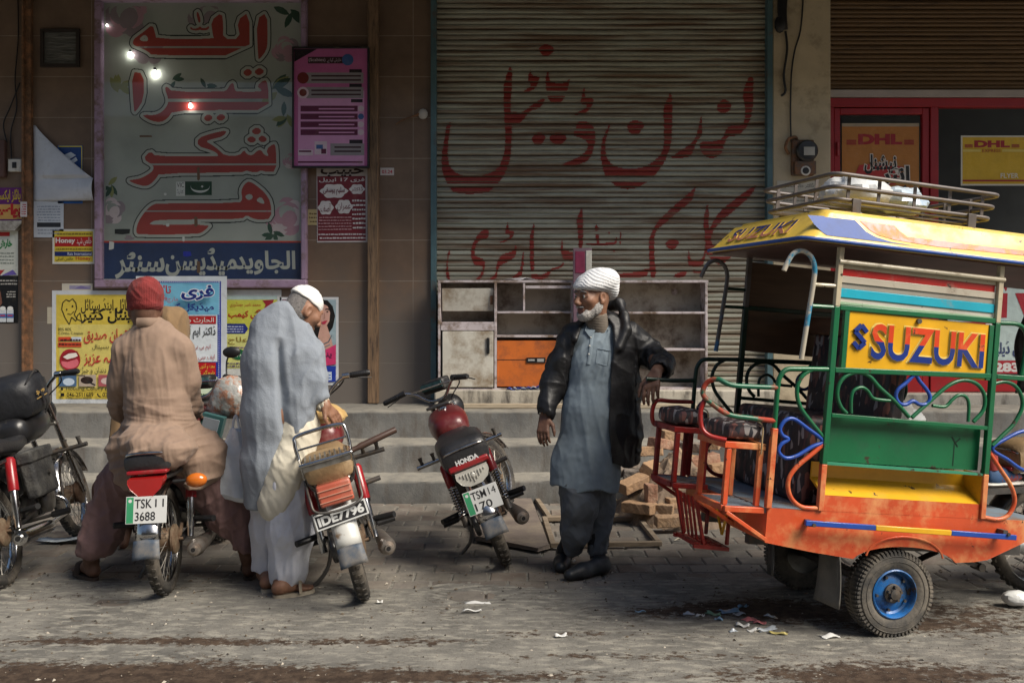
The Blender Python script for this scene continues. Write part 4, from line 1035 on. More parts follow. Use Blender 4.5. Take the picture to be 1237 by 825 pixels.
# switch box and pipes at the far left
sw = thing('switch_box', 'small white electric switch box on the wall near the left edge', 'switch', (wx(20), YW, wz(208)))
b = MB(); b.box((wx(12), YW - .04, wz(208)), (wx(28), YW, wz(193))); b.build('housing', M_WHITEP, sw, org=sw.location, bevel=.006)
b = MB(); b.box((wx(17.5), YW - .05, wz(204)), (wx(22.5), YW - .041, wz(197))); b.build('rocker', M_BLACK, sw, org=sw.location, bevel=.003)
b = MB(); b.box((wx(-8), YW - .06, wz(215)), (wx(9), YW, wz(170)))
tag(b.build('fuse_box', mat('dark_red_metal', (.10, .05, .04), .6, var=.3), org=(wx(0), YW, wz(215)), bevel=.01), 'dark fuse box cut off by the left edge', 'fuse box')
for pts, lab in (([(14, 193), (13, 160), (20, 130), (18, 95), (22, 40), (20, -40)], 'loose dark cable rising from the white switch box'), ([(8, 172), (4, 150), (12, 130), (24, 100)], 'short dark cable from the fuse box into the angle iron')):
    b = MB(); b.tube(smooth_path([W(u, v, YW - .02) for u, v in pts], 5), .006, 6)
    tag(b.build('cable', M_BLACK, org=W(pts[0][0], pts[0][1], YW)), lab, 'cable')
# broken wiring stub right of the timber post
b = MB()
for k in range(5): b.tube(smooth_path([W(512, 134 + k, YW - .01), W(500 - 3 * k, 140 + k, YW - .05), W(490 - 3 * k, 143 + 2 * k, YW - .02 - .02 * k)], 4), .005, 6, 0)
b.ell(W(511, 138, YW - .02), (.045, .03, .05), 1, 10)
tag(b.build('cable_stub', [M_RUST, mat('pale_cement', (.42, .4, .37), .9, bump=.4)], org=W(505, 140, YW)), 'torn cable stub with pale cement beside the shutter rail', 'cable')
b = MB()
for u, v, r in ((470, 155, .02), (476, 122, .012), (74, 125, .018), (75, 139, .015), (500, 100, .01), (111, 197, .012)): b.ell(W(u, v, YW - .002), (r, .006, r * 1.3), 0, 8)
# electricity meter and its cables on the pillar
mt = thing('electric_meter', 'old rusty electricity meter with a glass dial on the cream pillar', 'meter', W(968, 215, YW - .03))
om = mt.location; YM = YW - .02
def mbx(u0, v0, u1, v1, d0, d1): return (wx(u0, YM), YM - d1, wz(v1, YM)), (wx(u1, YM), YM - d0, wz(v0, YM))
M_MET = mat('meter_metal', (.12, .09, .07), .6, .3, var=.35, dirt=(.2, .09, .04), dl=(.45, .6), ds=20, bump=.3)
b = MB(); b.box(*mbx(955, 170, 982, 213, 0, .05)); b.build('case', M_MET, mt, org=om, bevel=.012)
b = MB(); p = W(972, 184, YM); b.lathe((p.x, YM - .05, p.z), (0, -1, 0), [(.098, 0), (.098, .04), (.085, .055), (.0005, .058)], 24); b.build('dial_housing', mat('meter_black', (.03, .028, .026), .3, dirt=(.12, .1, .08)), mt, org=om)
b = MB(); b.box(*mbx(967, 180, 980, 190, .1085, .112)); b.build('dial_window', mat('dial_face', (.45, .43, .38), .3, var=.2), mt, org=om)
b = MB(); b.box(*mbx(957, 196, 983, 212, .05, .085)); b.build('terminal_cover', M_MET, mt, org=om, bevel=.008)
b = MB(); b.lathe((wx(970, YM), YM - .086, wz(208, YM)), (0, -1, 0), [(.045, 0), (.04, .006), (.0005, .006)], 18); b.lathe((wx(970, YM), YM - .093, wz(208, YM)), (0, -1, 0), [(.03, 0), (.026, .004), (.0005, .004)], 16, 1); b.build('seal', [M_WHITEP, M_BLACK], mt, org=om)
b = MB(); b.tube(smooth_path([W(953, 186, YM - .02), W(949, 178, YM - .05), W(953, 168, YM - .05), W(961, 166, YM - .02), W(963, 170, YM)], 5), .014, 8); b.build('conduit_bend', M_RUST, mt, org=om)
for pts, r, lab in (([(949, 38), (951, 60), (947, 90), (949, 110), (944, 116)], .011, 'short black cable ending loose on the cream pillar'), ([(972, -40), (968, 30), (960, 62), (956, 92), (955, 140), (956, 172)], .008, 'long thin black cable running down to the electricity meter')):
    b = MB(); b.tube(smooth_path([W(u, v, YM - .02) for u, v in pts], 6), r, 7); tag(b.build('cable', M_BLACK, org=W(pts[0][0], pts[0][1], YM)), lab, 'cable')
b = MB()
for k in range(5): b.tube(smooth_path([W(944 + 2.2 * k, -40, YM - .02), W(941 + 2 * k, 10, YM - .04), W(944 + 1.5 * k, 36, YM - .03)], 5), .014, 6)
b.ell(W(942, 30, YM - .03), (.05, .04, .08), 0, 10)
tag(b.build('cable_bundle', M_BLACK, org=W(945, 36, YM)), 'thick knot of black cables at the top of the cream pillar', 'cables')
poster('pillar_notice', 'dirty white notice on the cream pillar under the electricity meter', 'notice', (938, 219, 985, 248), 'b9b4a6', [('t', 'ڈاکٹر خالد محمود', 944, 222, 982, 228, '2a2622'), ('w', 945, 231, 980, 245, 3, '8a8478')], Y=YW - .023)
# courier posters
ORG, DRED = 'c07a3a', '9c1a22'
def dhl(u0, v0, u1, v1, c):
    w = u1 - u0; q = [('t', 'DHL', u0 + w * .16, v0, u1 - w * .16, v1, c, .06)]
    for k in range(3):
        y = v0 + (v1 - v0) * (.56 + .17 * k); q += [('r', u0 - w * .02, y, u0 + w * .13, y + (v1 - v0) * .11, c), ('r', u1 - w * .13, y, u1 + w * .02, y + (v1 - v0) * .11, c)]
    return q
poster('courier_poster', 'orange courier poster with red block letters and black Urdu word inside the glass door', 'poster', (1021, 147, 1115, 330), 'b5752f', [('r', 1021, 147, 1115, 151, 'a89880')] + dhl(1028, 160, 1107, 173, DRED) + [
    ('p', [(1031, 222), (1042, 198), (1060, 196), (1096, 200), (1086, 222)], 'b4302c'), ('t', 'نیشنل', 1047, 184, 1088, 210, 'd8cfc4', .09), ('t', 'نیشنل', 1048, 185, 1087, 209, BK, .035), ('t', 'انٹر', 1067, 198, 1104, 226, 'd8cfc4', .09), ('t', 'انٹر', 1068, 199, 1103, 225, BK, .035),
    ('t', 'سروس', 1034, 222, 1100, 252, BK, .04)], Y=YR - .012)
poster('flyer_poster', 'yellow courier flyer taped inside the right shop window', 'poster', (1166, 162, 1262, 223), 'cfcabc', [('r', 1168, 164, 1260, 221, 'd0a820')] + dhl(1172, 168, 1236, 176.5, DRED) + [
    ('t', 'EXPRESS', 1192, 178.5, 1214, 182.5, DRED), ('r', 1168, 179, 1190, 182, 'd8c060'), ('r', 1216, 179, 1260, 182, 'd8c060'), ('t', 'FLYER', 1214, 208, 1236, 214, 'd8d2be', .02), ('r', 1168, 216, 1260, 218, DRED)], Y=YR - .012)
poster('shop_sign', 'large pale and red printed sign in the shop window behind the trailer roof', 'sign', (1150, 326, 1330, 452), 'bfd0cc', [
    ('p', [(1156, 326), (1180, 326), (1192, 352), (1192, 326), (1206, 326), (1206, 372), (1190, 372), (1172, 344), (1172, 372), (1156, 372)], 'a81e2c'), ('p', [(1212, 326), (1236, 326), (1226, 338), (1221, 352), (1214, 340)], 'a81e2c'),
    ('p', [(1212, 354), (1223, 354), (1222, 384), (1212, 384)], 'a81e2c'), ('p', [(1232, 354), (1256, 354), (1256, 384), (1244, 384)], 'a81e2c'), ('r', 1150, 389, 1213.5, 405, 'a81e2c'), ('t', 'EE', 1196, 391, 1212.5, 402, 'd6d6d2', .03),
    ('t', 'سروس ڈیلیوری', 1190, 412, 1262, 432, '2a3a6a', .02), ('r', 1150, 436, 1330, 452, 'a81e2c'), ('t', '5283', 1196, 438.5, 1237, 450, 'd8d6d2', .05)], Y=YR - .012)
# ------------------------------------------------------------------ old wall cabinet in front of the shutter
YC0, YC1 = 8.80, 9.06
cab = thing('wall_cabinet', 'long battered open wall cabinet with an orange bay standing on the stone sill', 'cabinet', (wx(690, YC0), 8.93, .805))
oc = cab.location
M_CAB = mat('cabinet_edge', (.55, .49, .50), .6, var=.12, dirt=(.20, .14, .10), dl=(.46, .62), ds=8)
M_CABIN = mat('cabinet_inside', (.50, .455, .36), .6, var=.2, vs=2.5, dirt=(.15, .11, .075), dl=(.44, .66), ds=5)
def cx(u): return wx(u, YC0)
def cz(v): return wz(v, YC0)
b = MB()
T = .022
def hshelf(u0, u1, v, t=T, y0=YC0, m=0): b.box((cx(u0), y0, cz(v) - t), (cx(u1), YC1 - .012, cz(v)), m)
def vpan(u, v0, v1, t=T, y0=YC0, m=0): b.box((cx(u) - t / 2, y0, cz(v1)), (cx(u) + t / 2, YC1 - .012, cz(v0)), m)
hshelf(529, 856, 338.5)
vpan(530.5, 341.6, 469); vpan(853.5, 341.6, 469); vpan(598.5, 341.6, 469); vpan(692, 341.6, 469)
hshelf(529, 856, 469)
b.build('carcass', M_CAB, cab, org=oc, bevel=.003)
b = MB(); b.box((cx(529), YC1 - .011, cz(472)), (cx(856), YC1, cz(338.5))); b.build('back_panel', M_CABIN, cab, org=oc)
def shelf(u0, u1, v, name='shelf', m=M_CAB, y0=YC0 + .004):
    global b
    b = MB(); hshelf(u0 + 1.7, u1 - 1.7, v, .02, y0); b.build(name, m, cab, org=oc, bevel=.003)
shelf(530.5, 598.5, 389); shelf(598.5, 692, 376); shelf(598.5, 692, 405); shelf(692, 853.5, 376.5); shelf(692, 853.5, 421)
b = MB(); vpan(633, 341.8, 375.6, .018, YC0 + .004); b.build('divider', M_CAB, cab, org=oc, bevel=.003)
b = MB(); b.box((cx(635), YC0 + .003, cz(348.5)), (cx(690), YC0 + .02, cz(345))); b.build('rail', M_CAB, cab, org=oc)
M_DOOR = mat('old_white_door', (.60, .575, .50), .5, var=.14, vs=4, dirt=(.24, .17, .10), dl=(.44, .70), ds=6)
b = MB(); b.box((cx(534.5), YC0 - .012, cz(467.5)), (cx(596), YC0 + .004, cz(400))); dr = b.build('cupboard_door', M_DOOR, cab, org=oc, bevel=.004); dr['label'] = 'grimy white cupboard door with a black handle'
b = MB(); b.box((cx(588), YC0 - .03, cz(427)), (cx(591.5), YC0 - .0125, cz(408))); b.build('handle', M_BLACK, dr, org=oc, bevel=.004)
b = MB(); b.box((cx(532.5), YC0 - .004, cz(399)), (cx(597), YC0 + .012, cz(391.8))); b.build('drawer_rail', M_CAB, cab, org=oc)
b = MB(); b.box((cx(533.5), YC0 + .05, cz(376)), (cx(596), YC0 + .062, cz(348)), R=Matrix.Rotation(.18, 3, 'X')); dr = b.build('flap_door', M_DOOR, cab, org=oc, bevel=.003)
b = MB(); b.box((cx(592), YC0 + .036, cz(368)), (cx(595.4), YC0 + .05, cz(357))); b.build('hinge', M_RUST, dr, org=oc)
b = MB(); b.box((cx(600.4), YC0 + .02, cz(467)), (cx(690), YC0 + .034, cz(411.5)))
b.box((cx(600.4), YC0 + .0185, cz(435.2)), (cx(690), YC0 + .0199, cz(434.4)), 1)
ob = b.build('orange_board', [mat('orange_board', (.62, .155, .025), .5, var=.13, vs=3, dirt=(.28, .085, .035), dl=(.48, .72), ds=7), M_DARK], cab, org=oc)
b = MB(); b.box((cx(636), YC0 + .010, cz(438.5)), (cx(659), YC0 + .018, cz(432))); b.box((cx(638), YC0 + .008, cz(436)), (cx(646), YC0 + .0099, cz(434)), 1); b.box((cx(649), YC0 + .008, cz(437)), (cx(657), YC0 + .0099, cz(433.4)), 1)
b.build('latch_strip', [M_BLACK, mat('silver_sticker', (.4, .4, .38), .4)], ob, org=oc)
b = MB(); b.prism([(cx(661), YC0 + .0195, cz(437)), (cx(668), YC0 + .0195, cz(427)), (cx(673), YC0 + .0195, cz(430)), (cx(674), YC0 + .0195, cz(437))], (0, -.004, 0)); b.build('burnt_patch', mat('burnt_board', (.05, .03, .025), .8), ob, org=oc)
b = MB(); b.lathe((cx(820), YC1 - .012, cz(352)), (0, -1, 0), [(.03, 0), (.03, .004), (.02, .006), (.0005, .006)], 14); b.build('cable_grommet', M_CAB, cab, org=oc)
# things on and under it
b = MB()
for k in range(7):
    x = 612 + k * 8
    b.grid(lambda i, j, x=x: (cx(x + 16 * i) , YC0 - .035 + .06 * j, .806 + .01 * math.sin(i * 9 + k) + .012 * j * rnd.random() + .004 * k), 6, 3, k % 2)
tag(b.build('plastic_strip', [mat('blue_plastic', (.03, .07, .33), .3, var=.3), mat('clear_plastic', (.4, .45, .52), .25, var=.3)], org=(cx(640), YC0 - .03, .806), solid=.001), 'crumpled blue plastic strip lying on the sill under the orange board', 'plastic')
b = MB(); b.grid(lambda i, j: (cx(608 + 42 * i), YC0 + .02 + .12 * j, cz(338.5) + .004 + .022 * math.sin(3.1 * i) * (.5 + .5 * math.sin(11 * i + 5 * j)) ** 2), 22, 5)
tag(b.build('plastic_sheet', mat('crumpled_white', (.6, .58, .6), .5, bump=.3), org=(cx(630), YC0 + .05, cz(338.5)), solid=.0015), 'crumpled white plastic sheet on top of the wall cabinet', 'plastic')
b = MB(); x0, x1 = wx(692.5, 8.73), wx(714.5, 8.73)
b.box((x0, 8.70, .805), (x1, 8.775, wz(300, 8.73)), 0); b.box((x1 - .05, 8.695, wz(348, 8.73)), (x1, 8.6995, wz(303, 8.73)), 1)
b.box((x0 + .015, 8.695, wz(330, 8.73)), (x1 - .06, 8.6995, wz(304, 8.73)), 2)
tag(b.build('upright_board', [mat('dark_panel', (.16, .10, .13), .5, var=.2), mat('white_edge', (.55, .55, .5), .6, dirt=(.2, .16, .12)), mat('pink_panel', (.19, .02, .06), .5, var=.4, vs=9)], org=(x0, 8.73, .81), bevel=.002), 'narrow upright dark board with pink print standing before the cabinet behind the turbaned man', 'board')
b = MB()
b.box((wx(534, 8.7), 8.62, .652), (wx(840, 8.7), 8.70, .69))
tag(b.build('timber_plank', mat('pale_plank', (.42, .35, .25), .75, var=.25, st=(1, 8, 8), vs=3, dirt=(.2, .15, .1)), org=(0, 8.66, .652), bevel=.005), 'long pale timber plank lying on the top step before the cabinet', 'plank')

# ------------------------------------------------------------------ fallen timber frames and the loose stick
M_FR = mat('weathered_timber', (.26, .205, .145), .8, var=.3, st=(1, 9, 9), vs=3, dirt=(.10, .075, .05), dl=(.5, .68), ds=6, bump=.2)
def gp(u, v, z=0.): 
    Y = FPX * (1.5 - z) / (v - HOR); return W(u, v, Y)
def frame_on_ground(name, lab, quad, w, h, z=.012):
    C = [gp(u, v, z) for u, v in quad]
    t = thing(name, lab, 'frame', C[0], group='timber frames lying on the paving')
    for i in range(4):
        p, q = C[i], C[(i + 1) % 4]; d = (q - p).normalized()
        if i % 2 == 0: p, q = p - d * w * .5, q + d * w * .5
        else: p, q = p + d * w * .5, q - d * w * .5
        b = MB(); b.bar(p + Vector((0, 0, h / 2)), q + Vector((0, 0, h / 2)), w, h); b.build('frame_rail', M_FR, t, org=t.location, bevel=.003)
    return t, C
tF, C = frame_on_ground('empty_casement', 'front timber frame lying flat on the paving behind the turbaned man', [(668, 661), (796, 659), (772, 629), (658, 629)], .035, .03)
frame_on_ground('empty_casement', 'rear timber frame half hidden behind the turbaned man', [(664, 628), (758, 624), (738, 602), (647, 603)], .035, .028)
b = MB(); p, q = gp(733, 660, .03), W(733, 598, 6.55); b.bar(p, q, .030, .012, 0); m_ = p.lerp(q, .42); b.bar(m_, q + (q - p).normalized() * .002, .032, .014, 1)
tag(b.build('painted_stick', [M_BLACK, mat('pale_blue_paint', (.36, .40, .50), .5, var=.2)], org=p), 'thin half black half pale stick propped in the front timber frame', 'stick')
b = MB(); b.prism([gp(560, 604, .02), gp(640, 602, .02), gp(656, 640, .02), gp(664, 662, .02), gp(650, 666, .02), gp(575, 652, .02)], (0, 0, .022))
tag(b.build('sheet_board', mat('grey_board', (.16, .13, .11), .8, var=.25, vs=4, dirt=(.24, .2, .15), dl=(.5, .7), ds=5, bump=.3), org=gp(600, 640), bevel=.004), 'flat brown board lying on the paving behind the red motorcycle', 'board')

# ------------------------------------------------------------------ loose bricks
M_BR = [mat('brick_%s' % n, c, .9, var=.22, vs=12, dirt=d, dl=(.48, .7), ds=9, bump=.7, bs=60) for n, c, d in (('buff', (.33, .205, .115), (.19, .12, .075)), ('sand', (.37, .24, .14), (.22, .155, .105)), ('rose', (.27, .14, .09), (.33, .23, .16)), ('grey', (.17, .145, .125), (.28, .22, .17)))]
BL, BW, BH = .225, .108, .072
def brick(name, lab, c, rz, rx, ry, m, half=1.0, group='loose bricks piled against the steps', holes=False):
    b = MB(); r2 = random.Random(hash(lab) % 999 if False else int(c[0] * 9100 + c[1] * 770))
    L_, n_ = BL * half, 6
    rings = []
    for i in range(n_ + 1):
        x = -L_ / 2 + L_ * i / n_; rings.append([(x + r2.uniform(-.005, .005), y + r2.uniform(-.004, .004), z + r2.uniform(-.004, .004)) for y, z in ((-BW / 2, -BH / 2), (0, -BH / 2), (BW / 2, -BH / 2), (BW / 2, BH / 2), (0, BH / 2), (-BW / 2, BH / 2))])
    b.loft(rings)
    o = b.build(name, M_BR[m], smooth=0, bevel=.006)
    o.location = c; o.rotation_euler = (RAD(rx), RAD(ry), RAD(rz))
    return tag(o, lab, 'brick', group)
BK_ = [  # (u, v of the brick's middle, Y, rz, rx, ry, material, half, label)
 (812, 629, 6.72, 4, 0, 0, 1, 1, 'nearest pale brick with a broken hollow beside it, lying flat on the paving'),
 (765, 584, 7.15, 35, 8, -14, 0, 1, 'tilted buff brick with a pressed hollow, directly right of the black coat hem'),
 (786, 600, 7.0, 8, 0, 90, 2, .8, 'rosy brick standing between the pale front brick and the tilted buff brick'),
 (772, 613, 6.95, -35, 0, 0, 0, 1, 'buff brick lying left of the nearest pale brick'),
 (797, 614, 6.95, -20, 0, 0, 1, .9, 'flat brick between the rosy brick and the nearest pale brick'),
 (753, 566, 7.4, 25, 10, -18, 3, 1.05, 'grey tilted brick on the left side of the pile'),
 (788, 566, 7.3, 60, 30, 0, 0, 1, 'buff brick leaning up the pile beside the red step frame'),
 (803, 578, 7.2, -50, 20, 10, 1, 1, 'sand brick under the left rear seat legs'),
 (822, 606, 7.0, 20, 0, 0, 1, 1, 'sand brick behind the slatted red step'),
 (782, 545, 7.55, 10, -8, 0, 0, 1, 'upper buff brick at the back of the pile touching the steps'),
 (800, 536, 7.6, 40, 0, 12, 2, 1, 'rosy brick near the top of the pile'),
 (825, 555, 7.45, -12, 0, 5, 0, 1, 'buff brick seen between the two left rear seat legs'),
 (832, 572, 7.3, 6, 0, 0, 1, 1, 'orange tinted sand brick behind the left rear seat'),
 (838, 540, 7.55, -30, 0, 0, 3, 1, 'greyish top brick behind the left rear seat'),
 (850, 556, 7.4, 15, 0, -10, 2, 1, 'rosy brick right of the left rear seat legs'),
 (852, 580, 7.25, -8, 0, 0, 0, 1, 'buff brick low behind the nearer rear seat'),
 (862, 535, 7.6, 70, 0, 0, 1, 1, 'sand brick at the right top of the pile'),
 (818, 525, 7.66, 5, 0, 0, 1, 1, 'topmost sand brick against the second step'),
 (772, 575, 7.3, -10, 0, 6, 3, 1, 'grey brick wedged under the tilted buff brick'),
 (806, 596, 7.15, 30, 0, 20, 3, .9, 'dark greyish brick wedged in the middle of the pile'),
 (872, 565, 7.35, 20, 0, 0, 0, 1, 'buff brick at the right foot of the pile')]
for k, (u, v, Y, rz, rx, ry, m, hf, lab) in enumerate(BK_):
    p = W(u, v, Y); p.z = max(p.z, .037)
    brick('brick', lab, p, rz, rx, ry, m, hf)

# broken rubble under the bricks
b = MB()
def heap(i, j):
    a = 6.283 * i; r = 1 - j; x = 1.22 + .50 * r * math.cos(a); y = 7.30 + .52 * r * math.sin(a)
    h = .50 * (1 - r) ** .8 + (0 if r > .97 else .05 * float(vnoise([[x * 11, y * 11, 1]], 3)[0]) + .03 * float(vnoise([[x * 30, y * 30, 2]], 4)[0]))
    return (x, min(y, 7.74), max(h - .02, -.01))
b.grid(heap, 48, 14)
tag(b.build('rubble', mat('brick_rubble', (.17, .125, .09), .95, var=.35, vs=14, dirt=(.30, .21, .13), dl=(.5, .65), ds=16, bump=.8, bs=40), smooth=20), kind='stuff')
# ------------------------------------------------------------------ motorcycles (x forward, y left, z up; origin under the rear axle)
M_TYRE = mat('tyre_rubber', (.022, .021, .020), .8, var=.3, vs=10, dirt=(.16, .135, .105), dl=(.42, .72), ds=6, bump=.2)
M_CHROME = mat('worn_chrome', (.52, .52, .52), .18, 1., var=.15, dirt=(.16, .13, .10), dl=(.50, .72), ds=8)
M_ALU = mat('dull_alloy', (.30, .29, .27), .42, .85, var=.25, vs=12, dirt=(.10, .08, .06), dl=(.45, .7), ds=9)
M_STEEL = mat('dark_steel', (.10, .095, .09), .5, .6, var=.3, vs=12, dirt=(.15, .11, .075), dl=(.48, .7), ds=10)
M_BLKP = mat('black_enamel', (.013, .013, .014), .3, var=.2, dirt=(.10, .085, .065), dl=(.52, .8), ds=6)
M_VINYL = mat('black_vinyl', (.018, .018, .02), .42, var=.3, vs=6, dirt=(.10, .09, .075), dl=(.55, .85), ds=5, bump=.25, bs=70)
M_REDP = mat('red_enamel', (.26, .010, .014), .28, var=.15, dirt=(.12, .05, .035), dl=(.58, .8), ds=6, coat=.3)
M_REDL = mat('red_lens', (.33, .012, .012), .15, var=.1, coat=.5, dirt=(.2, .08, .06), dl=(.6, .9), ds=10)
M_AMB = mat('amber_lens', (.55, .14, .015), .18, var=.1, coat=.4, dirt=(.3, .13, .06), dl=(.6, .9), ds=10)
M_EXH = mat('exhaust_metal', (.26, .235, .21), .45, .75, var=.3, vs=9, dirt=(.17, .12, .085), dl=(.45, .66), ds=8)
M_PLATE = mat('plate_white', (.55, .56, .55), .4, var=.06, dirt=(.3, .27, .22), dl=(.58, .85), ds=12)
M_PGREEN = mat('plate_green', (.04, .26, .12), .4)
M_INK = mat('plate_ink', (.012, .012, .014), .5)
M_FLAP = mat('mud_flap', (.05, .07, .10), .55, var=.3, dirt=(.22, .19, .15), dl=(.4, .7), ds=8)
M_WFEND = mat('white_fender', (.55, .55, .52), .3, var=.1, dirt=(.22, .15, .09), dl=(.56, .68), ds=9)
M_SPOKE = mat('spoke_steel', (.30, .28, .25), .45, .8, var=.3)
M_HUB = mat('rusty_hub', (.20, .15, .10), .6, .4, var=.35, vs=14, dirt=(.11, .06, .035), dl=(.42, .6), ds=12)

def wheel(root, c, R, xf=None, drum=1):
    c = Vector(c)
    w = bpy.data.objects.new('wheel', None); COL.objects.link(w); w.parent = root; w.empty_display_size = .05
    b = MB(xf)
    t = .036
    prof = [(R - .062, -.022), (R - .05, -.030), (R - .03, -.036), (R - .012, -.030), (R - .004, -.018), (R, -.006), (R, .006), (R - .004, .018), (R - .012, .030), (R - .03, .036), (R - .05, .030), (R - .062, .022)]
    b.lathe(c, (0, 1, 0), prof, 56)
    for k in range(72):       # tread blocks
        a = 2 * math.pi * k / 72; s = (k % 2 - .5) * .026
        d = Vector((math.cos(a), 0, math.sin(a))); tg = Vector((-math.sin(a), 0, math.cos(a)))
        p = c + d * (R - .001) + Vector((0, s, 0))
        b.bar(p - tg * .0075, p + tg * .0075, .019, .010, up=d)
    b.build('tyre', M_TYRE, w, smooth=50)
    b = MB(xf); r = R - .055
    b.lathe(c, (0, 1, 0), [(r + .006, -.026), (r, -.027), (r - .008, -.018), (r - .010, 0), (r - .008, .018), (r, .027), (r + .006, .026)], 48)
    b.build('rim', M_CHROME, w, smooth=60)
    b = MB(xf)
    for k in range(36):
        a = 2 * math.pi * k / 36; sgn = 1 if k % 2 else -1
        a2 = a + (.55 if (k // 2) % 2 else -.55)
        p = c + Vector((.048 * math.cos(a2), sgn * .03, .048 * math.sin(a2))); q = c + Vector(((r - .008) * math.cos(a), sgn * .006, (r - .008) * math.sin(a)))
        b.tube([p, q], .0019, 4, cap=False)
    b.build('spokes', M_SPOKE, w)
    b = MB(xf)
    b.lathe(c, (0, 1, 0), [(.0005, -.052), (.03, -.052), (.055, -.046), (.062, -.034), (.062, .02), (.05, .034), (.03, .05), (.0005, .052)], 28)
    b.cyl(c - Vector((0, .10, 0)), c + Vector((0, .10, 0)), .009, n=10)
    b.build('hub', M_HUB, w, smooth=40)
    if drum:
        b = MB(xf)
        b.lathe(c + Vector((0, -.05, 0)), (0, -1, 0), [(.078, 0), (.078, .012), (.066, .02), (.03, .026), (.0005, .028)], 28)
        b.bar(c + Vector((0, -.08, 0)), c + Vector((.06, -.085, .07)), .016, .008)
        b.build('brake_drum', M_HUB, w, smooth=40)
    return w
def fender(root, name, c, R, w, a0, a1, m, xf=None, depth=.028):
    c = Vector(c); b = MB(xf); n = 22
    def fn(i, j):
        a = RAD(a0 + (a1 - a0) * j); y = (i - .5) * 2
        r = R - depth * abs(y) ** 2.2
        return c + Vector((math.cos(a) * r, y * w * .5, math.sin(a) * r))
    b.grid(fn, 8, n)
    return b.build(name, m, root, solid=.003, smooth=60)
def shock(root, y, sleeve, chrome_low=True):
    e = bpy.data.objects.new('shock_absorber', None); COL.objects.link(e); e.parent = root
    lo, hi = Vector((.015, y, .30)), Vector((.135, y, .66)); d = hi - lo
    if sleeve == 'spring':
        b = MB(); n = 110; ax = d.normalized(); x = ax.orthogonal().normalized(); z = ax.cross(x)
        b.tube([lo + d * (.14 + .50 * k / n) + (x * math.cos(k * .62) + z * math.sin(k * .62)) * .024 for k in range(n + 1)], .0045, 6); b.build('spring', M_CHROME, e)
        b = MB(); b.cyl(lo, lo + d * .6, .011, n=10); b.cyl(lo - d * .02, lo + d * .13, .021, n=12); b.build('damper', M_STEEL, e)
        b = MB(); b.tube([lo + d * .62, lo + d * .66, lo + d * .96, hi], [.026, .028, .028, .02], 14); b.build('sleeve', M_REDP, e)
    else:
        b = MB(); b.tube([lo - d * .04, lo + d * .08, lo + d * .10, lo + d * .52], [.017, .017, .021, .021], 14); b.build('damper', M_CHROME, e)
        b = MB(); b.tube([lo + d * .5, lo + d * .52, lo + d * .96, hi], [.027, .029, .029, .02], 14); b.build('sleeve', M_REDP if sleeve == 'red' else M_CHROME, e)
def sbox(rings, n=20, p=3.2):
    """superellipse loft: rings of (x, zc, half width, half height)"""
    out = []
    for x, zc, hw, hh in rings:
        r = []
        for k in range(n):
            a = 2 * math.pi * k / n; c, s = math.cos(a), math.sin(a)
            r.append((x, hw * math.copysign(abs(c) ** (2 / p), c), zc + hh * math.copysign(abs(s) ** (2 / p), s)))
        out.append(r)
    return out
